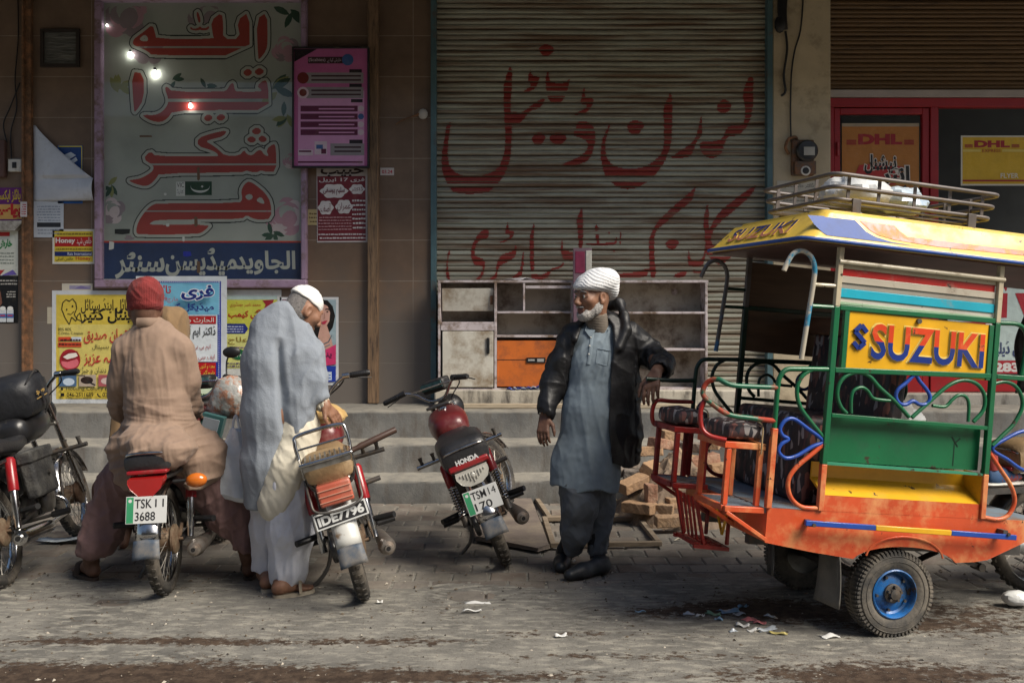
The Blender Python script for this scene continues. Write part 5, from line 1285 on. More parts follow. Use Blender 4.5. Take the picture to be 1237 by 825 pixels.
def bike(label, X, Y, psi, lean, steer, o):
    root = thing('motorcycle', label, 'motorcycle', (X, Y, .009), (RAD(-lean), 0, RAD(90 - psi)), 'motorcycles parked at the steps')
    R = o.get('R', .285)
    SM = Matrix.Translation((.98, 0, 0)) @ Matrix.Rotation(RAD(steer), 4, 'Z') @ Matrix.Translation((-.98, 0, 0))
    wheel(root, (0, 0, R), R)
    wheel(root, (1.22, 0, R), R, SM)
    fm = o.get('fender', M_CHROME)
    fender(root, 'rear_fender', (0, 0, R), R + .045, .125, 15, 168, fm)
    fl = MB(); C0 = Vector((0, 0, R))
    def flap(i, j):
        a = RAD(167 + 16 * j); r = R + .047 + .018 * j; y = (i - .5) * (.125 + .012 * j); return C0 + Vector((math.cos(a) * r, y, math.sin(a) * r - .01 * abs(i - .5)))
    fl.grid(flap, 4, 5); fl.build('mud_flap', M_FLAP, root, solid=.005, smooth=60)
    fender(root, 'front_fender', (1.22, 0, R), R + .035, .115, 20, 175, M_CHROME if o.get('ff', 1) else M_BLKP, SM)
    # frame
    b = MB()
    b.tube(smooth_path([(.98, 0, .83), (.70, 0, .73), (.45, 0, .66), (.1, 0, .62), (-.12, 0, .60)], 4), .024, 10)
    for s in (-1, 1):
        b.tube(smooth_path([(.46, s * .06, .66), (.40, s * .09, .45), (.44, s * .09, .29)], 4), .016, 8)
        b.tube([(.42, s * .085, .32), (.2, s * .095, .30), (0, s * .095, R)], .016, 8)
        b.tube(smooth_path([(.5, s * .08, .65), (.2, s * .12, .655), (-.1, s * .10, .64), (-.2, s * .05, .63)], 4), .012, 8)
    b.build('frame', M_BLKP, root, smooth=50)
    for s in (-1, 1): shock(root, s * .135, o.get('shock', 'red'))
    # engine with finned head, covers and pipes
    e = MB()
    e.loft(sbox([(.36, .36, .06, .05), (.40, .36, .10, .09), (.58, .36, .10, .10), (.64, .36, .07, .06)]))
    eng = e.build('engine', M_ALU, root, smooth=45)
    for s, r in ((-1, .085), (1, .075)):
        b = MB(); b.lathe((.53, s * .09, .36), (0, s, 0), [(r, 0), (r, .03), (r * .85, .045), (r * .4, .052), (.0005, .054)], 26); b.build('crankcase_cover', M_ALU, eng, smooth=40)
    b = MB()
    for k in range(8): x = .655 + .016 * k; b.box((x, -.072, .34 - .0), (x + .007, .072, .34 + .135))
    b.box((.64, -.05, .365), (.79, .05, .455)); b.build('cylinder_fins', M_STEEL, eng, bevel=.002)
    b = MB(); b.ell((.60, -.02, .56), (.05, .035, .045), n=14); b.cyl((.5, -.02, .55), (.62, -.02, .55), .025, n=12); b.build('carburettor', M_ALU, eng)
    b = MB(); b.loft(sbox([(.22, .50, .03, .05), (.26, .51, .11, .095), (.40, .51, .11, .10), (.44, .52, .04, .06)], 20, 4)); b.build('side_cover', o.get('side', M_BLKP), root, smooth=45)
    # exhaust on the right side
    ex = bpy.data.objects.new('exhaust', None); COL.objects.link(ex); ex.parent = root
    b = MB(); b.tube(smooth_path([(.78, -.02, .36), (.83, -.09, .30), (.76, -.125, .235), (.55, -.13, .22), (.36, -.145, .215)], 6), .015, 10); b.build('pipe', M_CHROME if o.get('newpipe') else M_EXH, ex, smooth=60)
    b = MB()
    if o.get('newpipe'): pr = [(.38, .016), (.33, .034), (.28, .039), (-.06, .043), (-.075, .044), (-.11, .041)]
    else: pr = [(.38, .016), (.34, .030), (.10, .040), (-.02, .043), (-.05, .046), (-.075, .045), (-.115, .034)]
    b.tube([Vector((x, -.165 - (.38 - x) * .03, .213 + (.38 - x) * .06)) for x, _ in pr], [r for _, r in pr], 20, cap=False)
    xe, re_ = pr[-1]; ce = Vector((xe, -.165 - (.38 - xe) * .03, .213 + (.38 - xe) * .06)); dx_ = Vector((-1, -.03, .06)).normalized() * 1
    b.lathe(ce, dx_, [(re_, 0), (re_ * .55, .004), (re_ * .5, .03), (re_ * .34, .03), (re_ * .34, -.02), (.0005, -.02)], 20, 0)
    b.build('muffler', M_CHROME if o.get('newpipe') else M_EXH, ex, smooth=50)
    b = MB(); b.lathe(ce + dx_ * .03, dx_, [(re_ * .33, .002), (.0005, .002)], 14); b.build('outlet', mat('soot', (.006, .005, .005), .9), ex)  # flat black disc closing the pipe mouth
    # chain case, pegs, stand, kick starter
    b = MB(); b.loft(sbox([(-.07, R, .015, .03), (-.04, R, .018, .062), (.30, .33, .018, .055), (.40, .35, .015, .03)]), 0)
    b.xf = None
    ob = b.build('chain_case', M_BLKP, root, smooth=45); ob.location = (0, .085, 0)
    b = MB(); b.tube([(.40, -.24, .265), (.40, .24, .265)], .010, 8); ob = b.build('peg_bar', M_STEEL, root)
    for s in (-1, 1):
        b = MB(); b.cyl((.40, s * .17, .267), (.40, s * .27, .267), .019, n=10); b.build('foot_rubber', M_BLACK, ob)
        b = MB(); b.cyl((.10, s * .14, .36), (.02, s * .26, .37), .017, n=10); b.tube([(.2, s * .10, .31), (.10, s * .15, .36)], .009, 6); b.build('passenger_peg', M_BLACK, root)
    b = MB(); b.tube(smooth_path([(.33, .10, .24), (.31, .16, .12), (.30, .085 + .3 * math.tan(RAD(lean)) + .12, .012 + .1 * math.sin(RAD(lean)))], 5), .011, 8); b.build('side_stand', M_STEEL, root)
    b = MB(); b.tube(smooth_path([(.46, -.12, .38), (.42, -.16, .40), (.34, -.165, .50), (.335, -.18, .51)], 4), .009, 8); b.cyl((.335, -.17, .515), (.335, -.25, .52), .014, n=10); b.build('kick_starter', M_STEEL, root)
    # seat
    sw_ = o.get('seatw', .125); sh_ = o.get('seath', .055)
    sm = o.get('seat', M_VINYL)
    b = MB(); b.loft(sbox([(-.225, .715, sw_ * .75, sh_ * .75), (-.215, .72, sw_ * .93, sh_ * .95), (-.15, .735, sw_, sh_), (.1, .74, sw_ * 1.02, sh_), (.22, .725, sw_, sh_ * .9), (.40, .715, sw_ * .9, sh_ * .85), (.54, .73, sw_ * .7, sh_ * .7), (.57, .735, sw_ * .5, sh_ * .4)], 24, 3.6))
    st_ = b.build('seat', sm, root, smooth=55)
    b = MB(); b.tube(smooth_path([(-.05, -sw_ * .97, .70), (-.17, -sw_ * .93, .735), (-.222, -sw_ * .72, .765), (-.23, 0, .772), (-.222, sw_ * .72, .765), (-.17, sw_ * .93, .735), (-.05, sw_ * .97, .70)], 5), .007, 8); b.build('seat_trim', M_CHROME, st_, smooth=60)
    if o.get('seat_text'):
        b = MB(); F = Frame((-.2285, 0, .70), (0, -1, 0), (0, 0, 1)); put_text(b, F, o['seat_text'], -.068, -.014, .068, .016, 0, .004, .05); b.build('seat_lettering', mat('white_lettering', (.6, .6, .6), .5), st_)
    # tank
    b = MB(); tm = o.get('tank', M_REDP)
    b.loft(sbox([(.50, .775, .06, .05), (.53, .785, .10, .085), (.62, .79, .122, .098), (.76, .80, .134, .10), (.88, .815, .122, .09), (.96, .83, .085, .065), (.985, .84, .05, .04)], 26, 2.6))
    tk = b.build('fuel_tank', tm, root, smooth=60)
    b = MB(); b.lathe((.78, 0, .898), (0, 0, 1), [(.03, 0), (.03, .012), (.024, .018), (.0005, .02)], 18); b.build('filler_cap', M_CHROME, tk)
    if o.get('stripes'):
        for s in (-1, 1):
            for k, c in enumerate(('d8d4c8', '2a58b0', 'd8b020', 'c03428')):
                b = MB(); b.grid(lambda i, j: (.56 + .34 * i, s * (.143 + .002 * k - .06 * (i - .55) ** 2), .745 + .02 * k + .05 * i + .016 * j), 8, 1); b.build('tank_stripe', paper(c), tk, solid=.002)
    # tail lamp, plate, indicators
    tl = o.get('tail', 'red')
    if tl == 'red':
        b = MB(); b.box((-.245, -.10, .665), (-.14, .10, .685)); b.build('tail_bracket', M_REDP, root, bevel=.006)
        b = MB(); b.prism([(-.205, y, z) for y, z in ((-.085, .655), (.085, .655), (.088, .635), (.075, .605), (.03, .565), (0, .56), (-.03, .565), (-.075, .605), (-.088, .635))], (-.07, 0, -.008)); b.build('tail_lamp', M_REDL, root, bevel=.012, seg=3)
    elif tl == 'clear':
        b = MB(); b.box((-.235, -.12, .655), (-.10, .12, .69)); b.build('tail_bracket', M_REDP, root, bevel=.01)
        b = MB(); b.prism([(-.205, y, z) for y, z in ((-.095, .648), (.095, .648), (.098, .625), (.08, .59), (.035, .565), (-.035, .565), (-.08, .59), (-.098, .625))], (-.055, 0, -.008))
        for k in range(9): b.bar((-.264, -.07 + .0175 * k, .575 + .012 * abs(k - 4)), (-.264, -.07 + .0175 * k, .635), .006, .006)
        b.ell((-.263, 0, .612), (.008, .016, .016), n=10)
        b.build('tail_lamp', mat('clear_lens', (.50, .49, .44), .15, var=.12, coat=.5, dirt=(.3, .27, .2), dl=(.55, .8), ds=10), root, bevel=.008)
    else:
        b = MB(); b.box((-.285, -.085, .565), (-.20, .085, .675)); tlo = b.build('tail_lamp', M_AMB if False else mat('orange_red_lens', (.42, .10, .06), .2, var=.15, coat=.4, dirt=(.35, .2, .15), dl=(.5, .8), ds=8), root, bevel=.012, seg=3)
        b = MB()
        for k in range(3): b.box((-.291, -.082, .588 + .029 * k), (-.284, .082, .592 + .029 * k))
        b.build('lens_ribs', mat('pale_lens_rib', (.5, .25, .18), .3), tlo)
        b = MB(); b.tube(smooth_path([(-.17, -.13, .70), (-.26, -.125, .62), (-.30, -.11, .56), (-.31, 0, .54), (-.30, .11, .56), (-.26, .125, .62), (-.17, .13, .70)], 5), .007, 8); b.build('lamp_guard', M_STEEL, root, smooth=60)
    pw, ph = o.get('pw', .20), o.get('ph', .135)
    pz = o.get('pz', .50); pxx = -.285
    if o.get('plate'):
        pl = bpy.data.objects.new('number_plate', None); COL.objects.link(pl); pl.parent = root; pl.location = (pxx, 0, pz); pl.rotation_euler = (RAD(o.get('pr', 0)), RAD(o.get('pt', 12)), 0)
        dark = o.get('pdark')
        b = MB(); b.box((-.004, -pw / 2, -ph / 2), (0, pw / 2, ph / 2)); b.build('plate', M_PLATE, pl, bevel=.0015)
        F = Frame((-.0042, 0, 0), (0, -1, 0), (0, 0, 1))
        b = MB()
        if dark:
            rect(b, F, -pw / 2 + .008, -ph / 2 + .008, pw / 2 - .008, ph / 2 - .008, 0, .0006); put_text(b, F, o['plate'][0], -pw / 2 + .016, -ph / 2 + .016, pw / 2 - .016, ph / 2 - .015, 1, .0014, .045)
        else:
            rect(b, F, -pw / 2 + .004, -ph / 2 + .004, -pw / 2 + .038, ph / 2 - .004, 2, .0006); b.flat([F(-pw / 2 + .021 + .009 * math.cos(t), ph / 2 - .022 + .009 * math.sin(t), .0012) for t in np.linspace(0, 6.28, 12, endpoint=False)], 1)
            put_text(b, F, o['plate'][0], -pw / 2 + .044, .008, -pw / 2 + .128, ph / 2 - .014, 0, .0008, .01); put_text(b, F, o['plate'][1], pw / 2 - .056, .012, pw / 2 - .014, ph / 2 - .016, 0, .0008, .0)
            put_text(b, F, o['plate'][2], -pw / 2 + .046, -ph / 2 + .014, pw / 2 - .055, -.010, 0, .0008, .01)
        b.build('characters', [M_INK, M_PLATE, M_PGREEN], pl)
    if o.get('indicator'):
        for s in (-1,):
            i_ = bpy.data.objects.new('indicator', None); COL.objects.link(i_); i_.parent = root
            b = MB(); b.ell((-.12, s * .215, .60), (.035, .055, .038), n=18); b.build('amber_lens', M_AMB, i_)
            b = MB(); b.tube([(-.10, s * .09, .60), (-.09, s * .19, .60)], .009, 8); b.build('stalk', M_BLACK, i_)
    # fork, bars, lamp (all turn with the steering)
    fk = bpy.data.objects.new('front_fork', None); COL.objects.link(fk); fk.parent = root
    b = MB(SM)
    for s in (-1, 1): b.tube([(1.22, s * .085, R), (1.13, s * .085, .52)], .021, 12); b.tube([(1.13, s * .085, .52), (.985, s * .085, .92)], .017, 12)
    b.build('fork_legs', M_CHROME, fk, smooth=60)
    b = MB(SM); b.box((.94, -.10, .90), (1.03, .10, .92)); b.box((1.0, -.10, .76), (1.08, .10, .78)); b.build('fork_clamp', M_ALU, fk, bevel=.006)
    hb_ = bpy.data.objects.new('handlebar', None); COL.objects.link(hb_); hb_.parent = root
    gz = 1.06
    b = MB(SM); b.tube(smooth_path([(.87, -.36, gz - .01), (.92, -.23, gz + .005), (.955, -.15, gz - .03), (.975, -.06, .955), (.975, .06, .955), (.955, .15, gz - .03), (.92, .23, gz + .005), (.87, .36, gz - .01)], 6), .0115, 10); b.build('bar', M_CHROME, hb_, smooth=60)
    if o.get('crossbar'): b = MB(SM); b.tube([(.945, -.17, gz - .01), (.945, .17, gz - .01)], .007, 8); b.build('cross_brace', M_CHROME, hb_)
    for s in (-1, 1):
        b = MB(SM); d = Vector((-.05, s * .13, -.015)).normalized(); p = Vector((.915, s * .245, gz + .003))
        b.tube([p, p + d * .004, p + d * .115, p + d * .125], [.015, .0175, .0185, .014], 12)
        for k in range(7): q = p + d * (.015 + .014 * k); b.tube([q, q + d * .006], .0198, 12)
        b.build('grip', M_BLACK, hb_, smooth=40)
        b = MB(SM); b.tube([p - d * .045, p - d * .004], [.020, .021], 14); b.build('switch_housing', M_CHROME if o.get('chromesw') and s < 0 else M_BLACK, hb_)
        b = MB(SM); b.tube(smooth_path([p - d * .02 + Vector((.03, 0, -.01)), p + Vector((.055, 0, -.02)) + d * .05, p + Vector((.05, 0, -.035)) + d * .14], 4), .006, 8, sq=(1.3, .6)); b.build('lever', M_ALU if o.get('alulever', 1) else M_BLACK, hb_)
        b = MB(SM); b.tube(smooth_path([p - d * .03 + Vector((.02, 0, -.01)), p + Vector((.09, -s * .05, -.05)), (1.06, s * .05, .92), (1.05, s * .03, .80)], 5), .0045, 6); b.build('cable', M_BLACK, hb_)
        if s in o.get('mirrors', ()):
            m_ = b = MB(SM); b.tube(smooth_path([p - d * .03, p - d * .03 + Vector((.02, 0, .10)), p + d * .01 + Vector((.01, 0, .15))], 5), .005, 6); b.ell(p + d * .02 + Vector((.01, 0, .16)), (.022, .058, .036), n=14); b.build('mirror', M_BLACK, hb_)
    b = MB(SM); b.lathe((1.08, 0, .86), (1, 0, 0), [(.0005, -.10), (.045, -.095), (.075, -.06), (.088, 0), (.092, .03), (.088, .04)], 24); b.lathe((1.08, 0, .86), (1, 0, 0), [(.085, .038), (.05, .052), (.0005, .056)], 24, 1)
    b.build('headlight', [M_BLKP, mat('headlight_glass', (.5, .52, .52), .1, coat=.6)], root, smooth=50)
    b = MB(SM); b.box((.965, -.095, 1.0), (1.07, .095, 1.085)); ins = b.build('instrument_cluster', M_BLACK, root, bevel=.018, seg=3)
    b = MB(SM); Rr = Matrix.Rotation(-.9, 3, 'Y'); b.box((.956, -.086, 1.03), (.962, .086, 1.075)); b.build('dial_face', mat('dial_teal', (.06, .13, .13), .15, coat=.5, var=.5, vs=30), ins)
    # leg guard bar with rubber stops
    lg = b = MB(); yb = o.get('guard', .30)
    b.tube([(.76, -yb, .60), (.76, yb, .60)], .014, 10); b.tube([(.76, 0, .60), (.8, 0, .42)], .012, 8)
    lgo = b.build('leg_guard', M_CHROME if o.get('chromeguard') else M_STEEL, root, smooth=50)
    for s in (-1, 1):
        for k in (0, 1):
            b = MB(); y = s * (yb - .04 - .085 * k); b.tube([(.76, y, .612), (.75, y, .635), (.75, y, .66)], [.013, .011, .016], 10); b.build('stopper', M_STEEL, lgo)
    if o.get('rack'):
        rk = bpy.data.objects.new('carrier', None); COL.objects.link(rk); rk.parent = root
        b = MB()
        b.tube(smooth_path([(.16, -.135, .80), (.02, -.135, .80), (-.12, -.13, .80), (-.30, -.125, .80), (-.325, -.10, .80), (-.325, .10, .80), (-.30, .125, .80), (-.12, .13, .80), (.02, .135, .80), (.16, .135, .80)], 4), .009, 8)
        b.tube(smooth_path([(-.12, -.13, .80), (-.11, -.13, .885), (-.10, -.10, .92), (-.10, .10, .92), (-.11, .13, .885), (-.12, .13, .80)], 5), .010, 10)
        b.tube([(-.108, -.13, .85), (-.108, .13, .85)], .006, 6)
        for s in (-1, 1): b.tube([(-.2, s * .125, .80), (-.08, s * .13, .64)], .008, 8)
        b.build('carrier_frame', M_CHROME, rk, smooth=60)
        b = MB(); b.box((-.325, -.118, .765), (-.318, .118, .795))
        for k in range(9): y = -.10 + .025 * k; b.tube([(-.31, y, .803), (-.10, y, .803)], .005, 6)
        b.build('carrier_slats', M_ALU, rk)
    return root, SM
M_DUSTYRED = mat('dusty_red_enamel', (.125, .014, .016), .35, var=.2, dirt=(.20, .12, .09), dl=(.5, .8), ds=5, coat=.15)
M_TANSEAT = mat('tan_seat_cover', (.30, .20, .10), .65, var=.25, vs=6, dirt=(.13, .09, .06), dl=(.5, .75), ds=5, bump=.3)
bk0, SM0 = bike('black motorcycle at the left edge with a black bag on its tank', -2.74, 5.40, -5, 15, 2, dict(shock='red', newpipe=1, tank=M_BLKP, chromesw=1, guard=.34, ff=1, tail='red', alulever=0))
bk1, SM1 = bike('red motorcycle under the man in the red cap, plate TSK 3688', -1.825, 5.27, -5, 3.5, -12, dict(plate=('TSK', '11', '3688'), tail='red', shock='red', indicator=1, tank=M_DUSTYRED, stripes=1, guard=.32, mirrors=(-1,), crossbar=1, R=.28, pz=.495, pr=2, seath=.05))
bk2, SM2 = bike('worn motorcycle with chrome carrier and dark plate IDE7796 beside the man in the grey shawl', -.765, 5.17, -12, 15, 14, dict(plate=('IDE7796',), pdark=1, pw=.262, ph=.078, pz=.51, pr=-3, tail='box', shock='red', fender=M_WFEND, rack=1, tank=M_DUSTYRED, seat=M_TANSEAT, side=M_ALU, chromesw=1, guard=.33, R=.29))
bk3, SM3 = bike('dark red motorcycle leaning on its side stand, plate TSM 14 170, before the steps', -.03, 5.87, -7.5, 21.5, -36, dict(plate=('TSM', '14', '170'), tail='clear', shock='spring', seat_text='HONDA', seatw=.145, seath=.085, tank=M_DUSTYRED, guard=.30, chromeguard=1, R=.285, pz=.47, pr=2, crossbar=1, alulever=0))
# ------------------------------------------------------------------ passenger trailer of the motorcycle rickshaw (local: x forward, y away from the camera side, z up from the axle)
RK_O, RK_YAW, RK_PITCH, RW = Vector((1.756, 4.557, .2)), 13.0, 5.2, .90
rick = thing('rickshaw_trailer', 'brightly painted orange and green passenger rickshaw trailer with yellow roof and blue wheel', 'rickshaw', RK_O, (0, RAD(RK_PITCH), RAD(RK_YAW)))
RM = Matrix.Rotation(RAD(RK_YAW), 3, 'Z') @ Matrix.Rotation(RAD(RK_PITCH), 3, 'Y')
def NL(u, v, y=0.):
    """photo pixel -> point of the trailer's side plane at depth y"""
    C = RM.transposed() @ (Vector((0, 0, 1.5)) - RK_O); d = RM.transposed() @ Vector(((u - 618.5) / FPX, 1, -(v - HOR) / FPX))
    p = C + d * ((y - C.y) / d.y); return Vector((p.x, y, p.z))
def enamel(name, h, chip='6a4a34', **k): return mat(name, h, k.get('rough', .32), var=k.get('var', .14), vs=3.5, dirt=chip, dl=k.get('dl', (.52, .74)), ds=k.get('ds', 5), coat=.08, bump=.05, bs=30, chips=((.045, .028, .018), k.get('cp', .645), 15))
E_GRN = enamel('green_enamel', '15603c', '123a26', dl=(.5, .9)); E_ORG = enamel('orange_enamel', 'c4502c', 'd2915a', dl=(.47, .66), var=.22); E_YEL = enamel('yellow_enamel', 'd9a624', 'b88a2c', dl=(.5, .85))
E_BLU = enamel('blue_enamel', '1f479c', '16305c'); E_CRM = enamel('cream_enamel', 'b9ae94', '7a6a54', dl=(.55, .72), ds=9); E_RED = enamel('red_tube_enamel', '8e1f1a', '3a1512', dl=(.5, .72), ds=9)
E_ROOF = enamel('roof_yellow', 'd8b648', 'b89a4c', dl=(.5, .8), var=.1); E_RBLU = enamel('roof_blue', '1d4a98', '16346c', dl=(.5, .85), ds=8, rough=.6); E_RRED = enamel('roof_red', 'b8453a', 'd8a850', dl=(.47, .66), ds=9)
E_DGRN = enamel('dark_green_enamel', '0d2e20', '0a1a14'); E_GREY = mat('grey_tube', (.12, .105, .10), .5, .3, var=.3, dirt=(.10, .07, .05), dl=(.5, .68), ds=12)
M_FLOOR = mat('worn_blue_floor', (.17, .22, .27), .6, var=.35, vs=4, dirt=(.20, .13, .09), dl=(.46, .62), ds=5)
def seat_cloth():
    m = bpy.data.materials.new('patterned_seat_cloth'); m.use_nodes = True
    t = m.node_tree; N, L = t.nodes, t.links; p = N['Principled BSDF']
    tc = N.new('ShaderNodeTexCoord'); mp = N.new('ShaderNodeMapping'); mp.inputs['Scale'].default_value = (30, 30, 11); mp.inputs['Rotation'].default_value = (.4, .3, .5)
    L.new(tc.outputs['Object'], mp.inputs[0])
    v = N.new('ShaderNodeTexVoronoi'); v.inputs['Scale'].default_value = 1.6; L.new(mp.outputs[0], v.inputs[0])
    s = N.new('ShaderNodeSeparateColor'); L.new(v.outputs['Color'], s.inputs[0])
    r = N.new('ShaderNodeValToRGB'); r.color_ramp.interpolation = 'CONSTANT'; e = r.color_ramp.elements
    e[0].color = (.03, .022, .024, 1); e[1].position = .45; e[1].color = (.075, .035, .035, 1)
    for pos, c in ((.62, (.19, .075, .06, 1)), (.76, (.02, .02, .028, 1)), (.88, (.30, .27, .26, 1))): q = e.new(pos); q.color = c
    L.new(s.outputs[0], r.inputs[0]); L.new(r.outputs[0], p.inputs['Base Color']); p.inputs['Roughness'].default_value = .55
    n = N.new('ShaderNodeTexNoise'); n.inputs['Scale'].default_value = 12; L.new(tc.outputs['Object'], n.inputs[0]); b = N.new('ShaderNodeBump'); b.inputs['Strength'].default_value = .4; b.inputs['Distance'].default_value = .02
    L.new(n.outputs[0], b.inputs['Height']); L.new(b.outputs[0], p.inputs['Normal'])
    return m
M_CLOTH = seat_cloth()
def rp(mb, name, m, **k): return mb.build(name, m, rick, **k)

# side panels with wheel arch
def side_outline(y):
    arch = [(.275 * math.cos(t) + .035, .135 + .085 * math.sin(t)) for t in np.linspace(.25, 2.9, 14)]
    P = [(-.675, .365), (-.675, .213), (-.45, .180)] + [(x, z) for x, z in reversed(arch)] + [(.40, .163), (.47, .175), (.82, .335), (.82, .365)]
    return [(x, y, z) for x, z in P]
for y, d in ((0, .012), (RW, -.012)):
    b = MB(); b.prism(side_outline(y), (0, d, 0)); sp = rp(b, 'side_panel', E_ORG, bevel=.003)
    if y == 0:
        b = MB(); b.prism([(x, -.001, z) for x, z in ((-.405, .366), (.412, .366), (.412, .432), (-.405, .436))], (0, .012, 0)); b.build('panel_top', E_ORG, sp, bevel=.002)
        b = MB(); b.tube([(.03 + .20 * math.cos(t), -.002, .165 + .10 * math.sin(t)) for t in np.linspace(0.1, 3.05, 16)], .005, 6); b.build('arch_bead', E_ORG, sp)
b = MB(); b.box((-.675, .013, .34), (.82, RW - .013, .362)); rp(b, 'floor', M_FLOOR)
b = MB(); b.box((-.675, .013, .215), (-.66, RW - .013, .339)); rp(b, 'rear_sill', E_ORG)
b = MB(); b.cyl((0, .02, 0), (0, RW - .02, 0), .022, n=10)
for y in (.2, .7):
    b.tube(smooth_path([(-.32, y, .16), (0, y, .04), (.34, y, .16)], 5), .018, 6, sq=(1.6, .5)); b.bar((-.66, y, .19), (.8, y, .19), .04, .05)
rp(b, 'underframe', M_STEEL)
# wheels
for y0, sgn in ((.055, -1), (RW - .055, 1)):
    w = bpy.data.objects.new('wheel', None); COL.objects.link(w); w.parent = rick; w.location = (0, y0, 0)
    b = MB(); R = .2; hw = .055
    b.lathe((0, 0, 0), (0, sgn, 0), [(.108, -hw * .75), (.125, -hw * .95), (.165, -hw * 1.05), (.187, -hw * .92), (.195, -hw * .6), (.198, 0), (.195, hw * .6), (.187, hw * .92), (.165, hw * 1.05), (.140, hw * 1.02), (.125, hw * .95), (.108, hw * .75)], 64)
    for r_ in (.15, .175): b.lathe((0, 0, 0), (0, sgn, 0), [(r_ - .002, hw * 1.0), (r_, hw * 1.08), (r_ + .002, hw * 1.0)], 64)
    for k in range(60):
        a = 2 * math.pi * k / 60; d = Vector((math.cos(a), 0, math.sin(a))); tg = Vector((-math.sin(a), 0, math.cos(a)))
        for s2 in (-1, 1):
            p = d * .196 + Vector((0, s2 * hw * .52, 0)) + tg * (.0025 * s2); b.bar(p - Vector((0, hw * .34, 0)), p + Vector((0, hw * .34, 0)), .011, .010, up=d)
            q = d * .190 + Vector((0, s2 * hw * .9, 0)) + tg * (.0025 * s2); b.bar(q - d * .010, q + d * .006, .010, .012, up=(0, 1, 0))
    b.build('tyre', mat('grey_dusty_tyre', (.055, .052, .048), .85, var=.3, dirt=(.19, .165, .13), dl=(.40, .68), ds=7, bump=.25), w, smooth=40)
    b = MB(); b.lathe((0, 0, 0), (0, sgn, 0), [(.112, hw * .72), (.114, hw * .92), (.108, hw * .98), (.102, hw * .85), (.098, hw * .35), (.088, hw * .25), (.070, hw * .42), (.052, hw * .50), (.0005, hw * .52)], 48)
    rm = b.build('rim', enamel('rim_blue', '1c64a8', '1a2c3c', dl=(.42, .62), ds=10, cp=.60), w, smooth=45)
    b = MB(); b.lathe((0, sgn * hw * .5, 0), (0, sgn, 0), [(.045, 0), (.044, .010), (.036, .013), (.026, .013), (.024, .03), (.0005, .034)], 24)
    for k in range(5):
        a = 2 * math.pi * k / 5 + .3; c = Vector((.033 * math.cos(a), sgn * hw * .5, .033 * math.sin(a))); b.cyl(c, c + Vector((0, sgn * .028, 0)), .007, n=6)
        a += .5; c = Vector((.078 * math.cos(a), sgn * hw * .30, .078 * math.sin(a))); b.cyl(c, c + Vector((0, sgn * .016, 0)), .007, n=6)
    b.build('hub', M_STEEL, w, smooth=40)
    b = MB(); b.lathe((0, 0, 0), (0, sgn, 0), [(.112, -hw * .72), (.09, -hw * .6), (.0005, -hw * .5)], 32); b.build('brake_drum', M_BLKP, w, smooth=40)  # inner face blackened to stand for the shadow behind the wheel
b = MB(); b.grid(lambda i, j: (-.30 + .03 * math.sin(1.6 * j) - .03 * i * j, .0 + .17 * i + .02 * j, .17 - .25 * j), 5, 8); rp(b, 'mud_flap', mat('grey_rubber', (.10, .095, .085), .8, var=.25, dirt=(.2, .18, .15), dl=(.45, .7)), solid=.006)
b = MB(); b.grid(lambda i, j: (-.60 + .01 * math.sin(2 * j), .06 + .05 * i, .22 - .17 * j), 3, 5); rp(b, 'rubber_strip', M_BLACK, solid=.006)
# guard bar
b = MB(); b.bar((-.518, -.055, .318), (-.17, -.055, .311), .016, .024); gb = rp(b, 'guard_bar', E_BLU, bevel=.003)
b = MB(); b.bar((-.17, -.055, .311), (.22, -.055, .304), .0162, .0242); b.build('yellow_band', E_YEL, gb, bevel=.003)
b = MB(); b.bar((.22, -.055, .304), (.568, -.055, .296), .016, .024); b.build('blue_end', E_BLU, gb, bevel=.003)
for x in (-.48, .52):
    b = MB(); b.box((x - .012, -.046, .30), (x + .012, 0, .325)); b.cyl((x, -.064, .311), (x, -.07, .311), .009, n=6); b.build('bracket', M_STEEL, gb)

